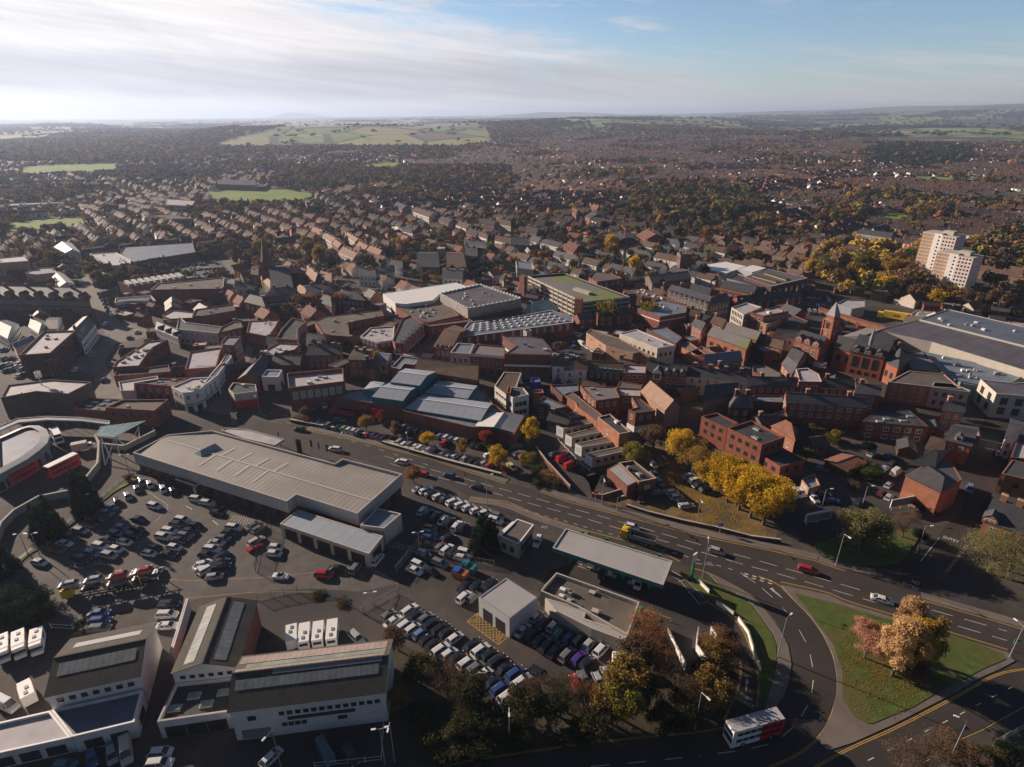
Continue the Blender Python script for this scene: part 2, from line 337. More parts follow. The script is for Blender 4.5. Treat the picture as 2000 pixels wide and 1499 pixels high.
def npmesh(name,V,F,mats,mi=None,tint=None):
 me=bpy.data.meshes.new(name); nf=len(F)
 me.vertices.add(len(V)); me.vertices.foreach_set('co',np.asarray(V,np.float32).ravel())
 k=F.shape[1]; me.loops.add(nf*k); me.loops.foreach_set('vertex_index',F.ravel().astype(np.int32))
 me.polygons.add(nf); me.polygons.foreach_set('loop_start',np.arange(0,nf*k,k,dtype=np.int32))
 for mt in mats:me.materials.append(mt)
 if mi is not None:me.polygons.foreach_set('material_index',np.asarray(mi,np.int32))
 if tint is not None:
  at=me.color_attributes.new('tint','FLOAT_COLOR','CORNER')
  c=np.ones((nf,k,4),np.float32); c[:,:,:3]=tint[:,None,:]; at.data.foreach_set('color',c.ravel())
 me.update(calc_edges=True); me.validate(); return me
# windows, doors
_wm={}
def win_mesh(style,w,h):
 k=(style,round(w,1),round(h,1))
 if k in _wm:return _wm[k]
 b=MB(); w, h=k[1], k[2]; fr='whitepaint' if style in('sash','wide','arch','door')else 'darkmetal' if style in('dark','shop','slit')else 'whitepaint'
 t=.09 if style!='dark' else.05
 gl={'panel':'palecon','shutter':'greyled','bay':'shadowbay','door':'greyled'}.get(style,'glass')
 b.face([(-w/2,.02,0),(w/2,.02,0),(w/2,.02,h),(-w/2,.02,h)][::-1],gl)
 if style not in('bay',):
  for x0, x1, z0, z1 in((-w/2-t,-w/2,-t,h+t),(w/2,w/2+t,-t,h+t),(-w/2,w/2,-t,0),(-w/2,w/2,h,h+t)):
   b.box(x0,x1,.0,.07,z0,z1,fr)
 if style in('sash','wide','arch','shop','dark')and w>.9:
  n=max(1,int(w/1.3));
  for i in range(1,n+1):x=-w/2+w*i/(n+1); b.box(x-.03,x+.03,.005,.05,0,h,fr)
 if style in('sash','arch'):b.box(-w/2,w/2,.005,.055,h*.5,h*.5+.07,fr)
 if style=='sash':b.box(-w/2-.15,w/2+.15,0,.16,-.2,-.09,'palecon')
 _wm[k]=b.mesh('window'); return _wm[k]
NAMES={'shutter':'roller_shutter','bay':'vehicle_opening_shade','door':'door','panel':'wall_panel','shop':'shop_window'}
def wins(root,a,b,zs,style='sash',w=1.0,h=1.5,gap=3.0,m0=.8,n=None,ins=0.0):
 """row(s) of windows on the wall from a to b (world xy, outward normal on the right of a->b)"""
 L=dist(a,b); d=unit(a,b); nrm=(d[1],-d[0]); rz=math.atan2(nrm[1],nrm[0])-PI/2
 if L<w+2*m0*.5:return
 n=n or max(1,int(round((L-2*m0)/gap)))
 me=win_mesh(style,w,h); lo=root['_loc']
 for z in zs:
  for i in range(n):
   t=(m0+(L-2*m0)*(i+.5)/n)/L
   p=lerp(a,b,t)
   inst(NAMES.get(style,'window'),me,root,(p[0]-lo[0]+nrm[0]*.004,p[1]-lo[1]+nrm[1]*.004,z),rz)
# buildings
def auto_wins(root,poly,h,spec,gable=0):
 for s in spec:
  style, w, hh, gap, zs=s[0], s[1], s[2], s[3], s[4]
  only=s[5]if len(s)>5 else None
  n=len(poly)
  for i in range(n):
   a, b=poly[i], poly[(i+1)%n]
   d=unit(a,b); nr=(d[1],-d[0]); mid=lerp(a,b,.5)
   if nr[0]*-mid[0]+nr[1]*-mid[1]<3:continue
   if only is not None and i not in only:continue
   wins(root,a,b,zs,style,w,hh,gap)
def chim(root,p,z,d=(1,0),h=1.6,w=.9,L=1.3,m='brick'):
 b=MB(); b.obox(p,d,L,w,z-1.2,z+h,m); b.obox(p,d,L+.2,w+.2,z+h,z+h+.15,'palecon')
 for k in(-.3,.3):b.tube((p[0]+d[0]*k,p[1]+d[1]*k,z+h+.15),(p[0]+d[0]*k,p[1]+d[1]*k,z+h+.6),.13,.1,'terracotta')
 b.build('chimney',root)
def gable_roof(root,Q,h,rise,rm,wm,ov=.35,hip=0.0,th=.14,coping=None):
 A, B, C, D=Q
 r0, r1=lerp(A,D,.5), lerp(B,C,.5); L=dist(r0,r1); d=unit(r0,r1)
 hp=min(hip,.49*L)
 e0=(r0[0]+d[0]*(hp if hp else-ov),r0[1]+d[1]*(hp if hp else-ov)); e1=(r1[0]-d[0]*(hp if hp else-ov),r1[1]-d[1]*(hp if hp else-ov))
 def out(p,o,q):
  u=unit(o,p); s=-1 if q==0 else 1
  k=ov
  return(p[0]+u[0]*k+d[0]*s*k,p[1]+u[1]*k+d[1]*s*k)
 a, b_, c, dd=out(A,r0,0), out(B,r1,1), out(C,r1,1), out(D,r0,0)
 W2=dist(A,D)/2; drop=rise*ov/max(W2,.1)
 z=h-drop*.6; Z=h+rise
 b=MB(); b.ud=d
 b.face([(*a,z),(*b_,z),(*e1,Z),(*e0,Z)],rm); b.face([(*c,z),(*dd,z),(*e0,Z),(*e1,Z)],rm)
 if hp:b.face([(*b_,z),(*c,z),(*e1,Z)],rm); b.face([(*dd,z),(*a,z),(*e0,Z)],rm)
 E=[a,b_,c,dd]if hp else[a,b_,e1,c,dd,e0]; zz=[z]*4 if hp else[z,z,Z,z,z,Z]
 for i in range(len(E)):
  j=(i+1)%len(E); b.face([(*E[i],zz[i]-th),(*E[j],zz[j]-th),(*E[j],zz[j]),(*E[i],zz[i])],'whitepaint' if wm in('white','cream')else 'darkmetal')
 b.obox(lerp(e0,e1,.5),d,dist(e0,e1),.25,Z-.05,Z+.1,coping or rm)
 b.build('roof',root)
 return r0, r1, d
def B(name,label,cat,pts,h,wm='brick',rm='felt',typ='flat',rise=2.0,win=(),ch=0,hip=2.5,par=.5,lower=None,band=None,vents=0,sky=0,group=None,z0=0.0,ud=None,cop=None,foot=True,base=None):
 poly=W(pts,h)if isinstance(pts,str)else pts
 if typ in('gable','hip'):
  Q=list(poly)
  ar=sum(Q[i][0]*Q[(i+1)%4][1]-Q[(i+1)%4][0]*Q[i][1]for i in range(4))
  if ar<0:Q=[Q[1],Q[0],Q[3],Q[2]]
  poly=Q
 else:poly=ccw(poly)
 if foot:FOOT.append(poly)
 cx=sum(p[0]for p in poly)/len(poly); cy=sum(p[1]for p in poly)/len(poly)
 root=empty(name,(cx,cy,z0)); tag(root,label,cat,group)
 b=MB()
 if lower:
  zb=lower[0]
 else:zb=z0
 top=h
 if typ in('gable','hip'):
  b.prism(poly,zb,h,wm,cap=False)
  if typ=='gable':
   A_, B_, C_, D_=poly; r0, r1=lerp(A_,D_,.5), lerp(B_,C_,.5)
   b.face([(*B_,h),(*C_,h),(*r1,h+rise-.02)],wm); b.face([(*D_,h),(*A_,h),(*r0,h+rise-.02)],wm)
  b.build('wall',root)
  r0, r1, d=gable_roof(root,poly,h,rise,rm,wm,hip=hip if typ=='hip' else 0)
  for i in range(ch):
   t=(i+.5)/ch if ch>1 else.12
   p=lerp(r0,r1,t); chim(root,p,h+rise,d,m='brick' if wm in('white','cream')else wm)
 else:
  i1=inset(poly,.35); n=len(poly)
  b.prism(poly,zb,h,wm,cap=False)
  for i in range(n):
   j=(i+1)%n
   b.face([(*poly[i],h),(*poly[j],h),(*i1[j],h),(*i1[i],h)],cop or wm)
   b.face([(*i1[j],h-par),(*i1[i],h-par),(*i1[i],h),(*i1[j],h)],wm)
  b.build('wall',root)
  r=MB(); e=max(range(n),key=lambda i:dist(poly[i],poly[(i+1)%n])); r.ud=ud or unit(poly[e],poly[(e+1)%n])
  r.face([(*p,h-par)for p in i1],rm); r.build('roof',root)
  for k in range(ch):
   p=lerp(poly[k%n],(cx,cy),.15); chim(root,p,h,r.ud)
  rr=random.Random(hash(label)&255)
  for k in range(vents+sky):
   for _ in range(20):
    i=rr.randrange(n); p=lerp(lerp(i1[i],i1[(i+1)%n],rr.random()),(cx,cy),rr.uniform(.15,.9))
    break
   if k>=vents:t_=(k-vents+.5)/sky; p=lerp(lerp(i1[0],i1[1],t_),lerp(i1[-1],i1[2%n],t_),.35+.3*((k-vents)%2))
   v=MB()
   if k<vents:
    s=rr.uniform(.6,1.5); v.obox(p,r.ud,s,s*.8,h-par,h-par+rr.uniform(.5,1.1),rr.choice(('steel','palecon','whitepaint')));
    v.tube((p[0]+.9*s,p[1],h-par),(p[0]+.9*s,p[1],h-par+.9),.15,.2,'steel')
    v.build('roof_vent',root)
   else:
    v.obox(p,r.ud,2.2,1.4,h-par,h-par+.3,'palecon'); v.obox(p,r.ud,1.9,1.1,h-par+.3,h-par+.42,'skyglass'); v.build('skylight',root)
 if band:
  k=MB(); o=inset(poly,-.12)
  for i in range(len(poly)):
   j=(i+1)%len(poly)
   if len(band)>3 and i not in band[3]:continue
   k.face([(*o[i],band[0]),(*o[j],band[0]),(*o[j],band[1]),(*o[i],band[1])],band[2])
   k.face([(*poly[i],band[1]),(*o[i],band[1]),(*o[j],band[1]),(*poly[j],band[1])][::-1],band[2])
  k.build('fascia',root)
 auto_wins(root,poly,h,win)
 root['_h']=h
 return root, poly
def dormers(root,a,b,h,n,inward,wm='white',rm='slate',w=1.4,hh=1.6,dep=1.6,gab=True,t0=0.,t1=1.,style='dark'):
 """n dormers above the wall a->b, each a part of the building with its window"""
 d=unit(a,b); nr=(d[1],-d[0]); lo=root['_loc']; rz=math.atan2(nr[1],nr[0])-PI/2
 m=MB(); m.box(-w/2,w/2,-dep,0,-.3,hh,wm)
 if gab:
  g=hh+w*.42
  m.face([(-w/2,0,hh),(w/2,0,hh),(0,0,g)][::-1],wm)
  m.face([(-w/2-.15,.12,hh-.1),(-w/2-.15,-dep-.6,hh-.1),(0,-dep-.6,g+.06),(0,.12,g+.06)],rm); m.face([(w/2+.15,.12,hh-.1),(0,.12,g+.06),(0,-dep-.6,g+.06),(w/2+.15,-dep-.6,hh-.1)],rm)
 else:m.box(-w/2-.1,w/2+.1,-dep,.15,hh,hh+.12,rm)
 me=m.mesh('dormer'); wmsh=win_mesh(style,w*.62,hh*.7)
 for i in range(n):
  p=lerp(a,b,t0+(t1-t0)*(i+.5)/n)
  o=inst('dormer',me,root,(p[0]-lo[0]-nr[0]*inward,p[1]-lo[1]-nr[1]*inward,h),rz)
  inst('window',wmsh,o,(0,.004,.25),0)
# trees
_tm={}
def tree_meshes(kind,nq,ls,seed):
 """unit tree: height 1, crown width 1. returns crown vertices/faces + trunk mesh"""
 k=(kind,nq,ls,seed)
 if k in _tm:return _tm[k]
 r=np.random.default_rng(seed*31+len(kind))
 tr=MB(); bark='bark'
 tr.tube((0,0,0),(0.01,0,.30),.03,.022,bark,7)
 C=[]
 if kind=='cone':
  for i in range(70):
   z=1-r.uniform(.02,.96)**.6; R=(1-z)**.85*.46+.01; a=r.uniform(0,2*PI); C.append((R*.75*math.cos(a),R*.75*math.sin(a),z,.05+.12*(1-z)))
  tr.tube((0,0,.25),(0,0,.9),.02,.004,bark)
 elif kind=='birch':
  for i in range(26):
   z=r.uniform(.22,.96); R=math.sin(min(1,(z-.12)/.86)*PI)**.6*.36; a=r.uniform(0,2*PI); C.append((R*math.cos(a)*r.uniform(.3,1),R*math.sin(a)*r.uniform(.3,1),z,r.uniform(.09,.16)))
 elif kind=='bush':
  for i in range(14):
   a=r.uniform(0,2*PI); q=r.uniform(.05,.4); C.append((q*math.cos(a),q*math.sin(a),r.uniform(.25,.75),r.uniform(.14,.24)))
 else:
  for i in range(30):
   th=math.acos(r.uniform(-.55,1)); a=r.uniform(0,2*PI); q=r.uniform(.55,1.0)
   C.append((.38*q*math.sin(th)*math.cos(a),.38*q*math.sin(th)*math.sin(a),.60+.33*q*math.cos(th),r.uniform(.10,.19)))
 for c in C[:14 if kind!='cone' else 0]:
  z0=r.uniform(.15,.32)if kind!='bush' else.02
  mid=(c[0]*.45,c[1]*.45,z0+(c[2]-z0)*.55)
  tr.tube((0,0,z0),mid,.014,.009,bark,5); tr.tube(mid,c[:3],.009,.003,bark,4)
 C=np.array(C); w=C[:,3]**2; idx=r.choice(len(C),nq,p=w/w.sum())
 v=r.normal(size=(nq,3)); v/=np.linalg.norm(v,axis=1)[:,None]
 rad=C[idx,3]*(r.uniform(.35,1.12,nq)if kind!='bare' else r.uniform(.2,1.3,nq))
 P=C[idx,:3]+v*rad[:,None]*(1,1,.8)
 P[:,2]=np.clip(P[:,2],.015,1.0)
 n=v*.8+r.normal(size=(nq,3))*.7; n/=np.linalg.norm(n,axis=1)[:,None]
 u=np.cross(n,r.normal(size=(nq,3))); u/=np.linalg.norm(u,axis=1)[:,None]; t=np.cross(n,u)
 s=ls*r.uniform(.55,1.3,nq)[:,None]
 asp=.35 if kind in('bare',)else.8
 V=np.stack([P-u*s-t*s*asp,P+u*s-t*s*asp*.5,P+u*s*.6+t*s*asp,P-u*s*.8+t*s*asp*.8],1).reshape(-1,3)
 F=np.arange(nq*4).reshape(-1,4)
 _tm[k]=(V,F,tr); return _tm[k]
_tc={}
def tree(name,label,x,y,h,w,col,kind='round',lod=0,group=None,z=0.0,seed=None,trunk=True,cat=None):
 seed=random.randrange(4)if seed is None else seed
 nq, ls=((9000,.0135),(3600,.0205),(1100,.038),(260,.08))[lod]
 if kind=='bare':nq=int(nq*1.1); ls*=.75
 if kind=='cone':nq=int(nq*1.8); ls*=1.15
 key=(kind,nq,seed,col)
 if key not in _tc:
  V, F, tr=tree_meshes(kind,nq,ls,seed)
  _tc[key]=(npmesh('crown',V,F,[M['L'+col]]),tr.mesh('trunk'))
 cm, tm=_tc[key]
 r=empty(name,(x,y,z),random.uniform(0,2*PI)); r.scale=(w,w,h)
 tag(r,label,cat or('bush' if kind=='bush' else 'tree'),group)
 inst('crown',cm,r,(0,0,0));
 if trunk and lod<3:inst('trunk',tm,r,(0,0,0))
 return r
# cars
PAINT={}
for k, c in dict(w=(.66,.66,.66),s=(.38,.39,.41),g=(.16,.165,.17),k=(.018,.019,.022),b=(.03,.07,.22),r=(.42,.02,.022),t=(.04,.14,.17),n=(.20,.42,.06),o=(.24,.17,.10),p=(.08,.03,.25),l=(.14,.22,.36),y=(.62,.58,.18),d=(.14,.018,.02),c=(.55,.50,.40),v=(.06,.035,.06),e=(.40,.13,.03)).items():
 m=mat('paint_'+k,c,.28,.04,spec=.6); m.node_tree.nodes['Principled BSDF'].inputs['Coat Weight'].default_value=.6; PAINT[k]=m
CN=dict(w='white',s='silver',g='grey',k='black',b='dark blue',r='red',t='teal',n='green',o='bronze',p='purple',l='light blue',y='yellow',d='dark red',c='cream',v='dark purple',e='orange')
_cm={}
def car_meshes(typ):
 if typ in _cm:return _cm[typ]
 S=dict(hatch=(4.1,1.75,1.36,.88,-1.95,-1.45,.55,1.35),saloon=(4.6,1.8,1.32,.85,-1.75,-.95,.55,1.3),suv=(4.6,1.85,1.56,1.0,-2.2,-1.9,.65,1.35),estate=(4.7,1.8,1.36,.88,-2.25,-1.85,.55,1.3),van=(5.2,2.0,2.2,1.15,-2.55,-2.5,1.1,1.75),open=(4.1,1.75,1.2,.9,-.9,-.5,.2,.6))[typ]
 L, Wd, H, belt, cb, rb, rf, cf=S; hl=L/2; hw=Wd/2
 body=MB(); paint=PAINT['w']
 st=[(-hl,.86,.35,belt*.72),(-hl+.12,.94,.22,belt*.94),(-hl*.6,1,.2,belt),(0,1,.2,belt),(cf,1,.2,belt*.98),(hl-.35,.96,.2,belt*.80),(hl-.05,.86,.25,belt*.62),(hl,.8,.35,belt*.5)]
 def ring(x,f,zb,zt):w=hw*f; return[(x,-w*.94,zb),(x,-w,zb+(zt-zb)*.45),(x,-w*.9,zt),(x,w*.9,zt),(x,w,zb+(zt-zb)*.45),(x,w*.94,zb)]
 R=[ring(*s)for s in st]
 for i in range(len(R)-1):
  for j in range(6):k=(j+1)%6; body.face([R[i][j],R[i+1][j],R[i+1][k],R[i][k]][::-1],paint)
 body.face(R[-1][::-1],paint); body.face(R[0],paint)
 iw=hw*.66
 gl=MB(); bot=[(cb,-hw*.88,belt-.01),(cf,-hw*.88,belt-.01),(cf,hw*.88,belt-.01),(cb,hw*.88,belt-.01)]; top=[(rb,-iw,H-.05),(rf,-iw,H-.05),(rf,iw,H-.05),(rb,iw,H-.05)]
 if typ!='open':
  for i in range(4):j=(i+1)%4; gl.face([bot[i],bot[j],top[j],top[i]],'glass')
  body.face([(rb+.02,-iw-.03,H-.05),(rf-.02,-iw-.03,H-.05),(rf-.1,-iw+.12,H+.02),(rb+.1,-iw+.12,H+.02)],paint)
  body.face([(rb+.02,iw+.03,H-.05),(rb+.1,iw-.12,H+.02),(rf-.1,iw-.12,H+.02),(rf-.02,iw+.03,H-.05)],paint)
  body.face([(rb+.1,-iw+.12,H+.02),(rf-.1,-iw+.12,H+.02),(rf-.1,iw-.12,H+.02),(rb+.1,iw-.12,H+.02)],paint)
  body.face([(rf-.02,-iw-.03,H-.05),(rf-.02,iw+.03,H-.05),(rf-.1,iw-.12,H+.02),(rf-.1,-iw+.12,H+.02)],paint)
  body.face([(rb+.02,iw+.03,H-.05),(rb+.02,-iw-.03,H-.05),(rb+.1,-iw+.12,H+.02),(rb+.1,iw-.12,H+.02)],paint)
  for s in(-1,1):
   for(x0,x1)in((cf,rf),(cb,rb),(-.1,-.1)):
    a, b_=Vector((x0,s*(hw*.88+.012),belt-.02)), Vector((x1,s*(iw+.012),H-.04))
    body.tube(a,b_,.055,.05,paint,4)
   if typ=='van':body.face([(cb,s*(hw*.88+.02),belt),(.9,s*(hw*.88+.02),belt),(.75,s*(iw+.03),H-.05),(rb,s*(iw+.03),H-.05)][::s],paint)
  if typ=='van':body.face([(cb-.02,hw*.88,belt),(cb-.02,-hw*.88,belt),(rb-.02,-iw,H-.05),(rb-.02,iw,H-.05)],paint)
 else:
  gl.face([(cf,-hw*.8,belt),(cf,hw*.8,belt),(rf,iw,H),(rf,-iw,H)],'glass')
  gl.box(-.9,.3,-.6,.6,belt-.1,belt+.02,'rubber'); gl.box(-.7,-.4,-.55,.55,belt,belt+.25,'rubber')
 wh=MB(); n=10
 P0=[(.31*math.cos(2*PI*i/n),-.1,.31*math.sin(2*PI*i/n))for i in range(n)]; P1=[(p[0],.1,p[2])for p in P0]
 for i in range(n):j=(i+1)%n; wh.face([P0[i],P0[j],P1[j],P1[i]],'rubber')
 wh.face(P0[::-1],'rubber'); wh.face(P1,'rubber')
 wh.face([(p[0]*.62,.112,p[2]*.62)for p in P1],'steel'); wh.face([(p[0]*.62,-.112,p[2]*.62)for p in P1[::-1]],'steel')
 hlm=MB(); hlm.box(-.05,.06,-.17,.17,-.07,.07,'whitepaint'); tlm=MB(); tlm.box(-.06,.05,-.13,.13,-.1,.1,'red')
 _cm[typ]=(body,gl.mesh('windows'),wh.mesh('wheel'),hlm.mesh('headlight'),tlm.mesh('tail_light'),S); return _cm[typ]
_cb={}; CARS=[]; _nc=[0]
def car(x,y,rz,col='w',typ=None,label='',group=None,lod=0,z=0.03,name=None):
 _nc[0]+=1
 if typ is None:typ=('hatch','saloon','hatch','suv','estate','hatch','suv')[(_nc[0]*5+_nc[0]//7)%7]
 body, glm, whm, hlm, tlm, S=car_meshes(typ)
 if(typ,col)not in _cb:
  me=body.mesh('body'); me.materials.clear(); me.materials.append(PAINT[col]); _cb[typ,col]=me
 nm=name or dict(hatch='hatchback',saloon='saloon_car',suv='off_road_car',estate='estate_car',van='van',open='open_top_car')[typ]
 r=empty(nm,(x,y,z),rz); tag(r,label,'van' if typ=='van' else 'car',group)
 inst('body',_cb[typ,col],r,(0,0,0)); inst('windows',glm,r,(0,0,0))
 if lod<2:
  hl, hw=S[0]/2, S[1]/2
  for sx in(-hl*.62,hl*.64):
   for sy in(-hw+.08,hw-.08):inst('wheel',whm,r,(sx,sy,.31))
 if lod<1:
  for s in(-1,1):inst('headlight',hlm,r,(hl-.12,s*hw*.62,S[3]*.62)); inst('tail_light',tlm,r,(-hl+.06,s*hw*.72,S[3]*.72))
 CARS.append((x,y)); return r
ORD=['first','second','third','fourth','fifth','sixth','seventh','eighth','ninth','tenth','eleventh','twelfth','13th','14th','15th','16th','17th','18th','19th','20th','21st','22nd','23rd','24th','25th','26th','27th','28th','29th','30th']
def ordn(i):
 if i<30:return ORD[i]
 i+=1; return '%d%s'%(i,'th' if 10<i%100<14 else{1:'st',2:'nd',3:'rd'}.get(i%10,'th'))
TN=dict(hatch='hatchback',saloon='saloon',suv='off-roader',estate='estate',van='van',open='open-topped car')
def cars(tile,spec,dvec,row,group,lod=0,flip=.0,mx=1.0):
 """spec: 'x,y,col[type]' tokens in tile coordinates; dvec: heading in the picture"""
 t=TILES[tile]; L=[]
 for w in spec.split():
  q=w.split(','); x, y=t[0]+float(q[0])*t[2], t[1]+float(q[1])*t[2]; c=q[2]
  dv=dvec
  if len(q)>4:dv=(float(q[3]),float(q[4]))
  L.append((x,y,c,dv))
 L.sort(key=lambda a:a[0]+.001*a[1])
 for i, (x,y,c,dv)in enumerate(L):
  typ={'V':'van','S':'suv','O':'open','E':'estate','H':'hatch','A':'saloon'}.get(c[1:2]); c=c[0]
  a, b=G(x-dv[0]*6,y-dv[1]*6,.7), G(x+dv[0]*6,y+dv[1]*6,.7)
  p=G(x,y,.6); rz=math.atan2(b[1]-a[1],b[0]-a[0])
  _nc[0]+=0; ty=typ or('hatch','saloon','hatch','suv','estate','hatch','suv')[((_nc[0]+1)*5+(_nc[0]+1)//7)%7]
  if rng.random()<flip:rz+=PI
  if row is None:farcar(p[0],p[1],(math.cos(rz),math.sin(rz)),c); continue
  lab=('%s %s, %s from the left in %s'%(CN[c],TN[ty],ordn(i),row))if len(L)>1 else '%s %s %s'%(CN[c],TN[ty],row)
  car(p[0],p[1],rz,c,typ,lab,group,lod)
# lamp posts
def lamp(base,label,h=9.0,arm=(1,0),dbl=False,al=1.3):
 x, y=G(*PX(base)[0]); r=empty('street_lamp',(x,y,0)); tag(r,label,'street lamp','street lamps along the roads and yards')
 b=MB(); b.tube((0,0,0),(0,0,h),.12,.065,'steel',8); b.build('pole',None).parent=r
 for s in((1,-1)if dbl else(1,)):
  a=MB(); e=(arm[0]*al*s,arm[1]*al*s,h+.15); a.tube((0,0,h-.05),e,.05,.045,'steel',6); o=a.build('arm',None); o.parent=r
  q=MB(); d=Vector((arm[0],arm[1])).normalized(); q.obox((e[0]+d.x*.25*s,e[1]+d.y*.25*s),(d.x,d.y),.75,.3,h+.08,h+.26,'whitepaint'); o=q.build('lamp_head',None); o.parent=r
 return r
ROADS=[]
def sheet(name,pts,z,mt,parent=None,world=None,ud=None):
 b=MB(); P=ccw(world or W(pts)); b.face([(*p,z)for p in P],mt)
 if ud:b.ud=ud
 o=b.build(name,parent)
 if pts:ROADS.append(P)
 if parent is None:o['kind']='structure'
 return o
def slab(name,pts,z0,z1,mt,side='kerb',kind='structure'):
 b=MB(); P=ccw(W(pts)if isinstance(pts,str)else pts); b.prism(P,z0,z1,side,cap=False); b.face([(*p,z1)for p in P],mt); o=b.build(name); o['kind']=kind; return o
def stroke(b,P,w,z,mt,dash=None,off=0.0):
 """painted line: P world polyline, width w, optional (mark, gap)"""
 segs=[]; s=0
 for i in range(len(P)-1):
  L=dist(P[i],P[i+1]); segs.append((s,L,P[i],P[i+1])); s+=L
 def at(t):
  for s0, L, a, c in segs:
   if t<=s0+L+1e-6:
    d=unit(a,c); q=lerp(a,c,max(0,(t-s0))/max(L,1e-6)); return q, d
  d=unit(segs[-1][2],segs[-1][3]); return segs[-1][3], d
 def strip(t0,t1):
  n=max(1,int((t1-t0)/2.5)); pv=None
  for k in range(n+1):
   q, d=at(t0+(t1-t0)*k/n); nn=(-d[1],d[0])
   c=[(q[0]+nn[0]*(off+e*w/2),q[1]+nn[1]*(off+e*w/2),z)for e in(-1,1)]
   if pv:b.face([pv[0],c[0],c[1],pv[1]],mt)
   pv=c
 if dash:
  t=0
  while t<s:strip(t,min(s,t+dash[0])); t+=dash[0]+dash[1]
 else:strip(0,s)
def smooth(P,it=2):
 for _ in range(it):
  Q=[P[0]]
  for i in range(len(P)-1):Q+=[lerp(P[i],P[i+1],.25),lerp(P[i],P[i+1],.75)]
  P=Q+[P[-1]]
 return P
def fence(name,pts,label,h=2.2,mt='steel',step=2.5,bars=True,wall=None,cat='fence'):
 P=W(pts)if isinstance(pts,str)else pts; c=P[0]; r=empty(name,(c[0],c[1],0)); tag(r,label,cat)
 if wall:
  b=MB(); b.wall(P,wall[0],0,h,wall[1]); b.wall(P,wall[0]+.08,h,h+.08,'palecon'); b.build('wall',r); return r
 post, rail=MB(), MB()
 for i in range(len(P)-1):
  L=dist(P[i],P[i+1]); n=max(1,int(L/step)); d=unit(P[i],P[i+1])
  for k in range(n+1):q=lerp(P[i],P[i+1],k/n); post.obox(q,d,.09,.09,0,h,mt)
  for z in(.3,h-.3):rail.obox(lerp(P[i],P[i+1],.5),d,L,.04,z,z+.06,mt)
  if bars:
   m=int(L/.35)
   for k in range(m):q=lerp(P[i],P[i+1],(k+.5)/m); rail.obox(q,d,.05,.03,.1,h-.05,mt)
 post.build('posts',r); rail.build('railing',r); return r
def text(s,c,d,size,mt,label=None,z=.06,parent=None):
 cu=bpy.data.curves.new(s.lower().replace(' ','_'),'FONT'); cu.body=s; cu.align_x='CENTER'; cu.align_y='CENTER'; cu.size=size; cu.materials.append(M[mt]); cu.extrude=0.002
 o=bpy.data.objects.new('road_lettering',cu); COL.objects.link(o); p=G(*PX(c)[0]); q=PX(d); a, b=G(*q[0]), G(*q[1])
 o.rotation_euler=(0,0,math.atan2(b[1]-a[1],b[0]-a[0])); o.location=(p[0],p[1],z); o.scale=(1,1.7,1)
 if parent:o.parent=parent
 else:o['kind']='structure'
 return o
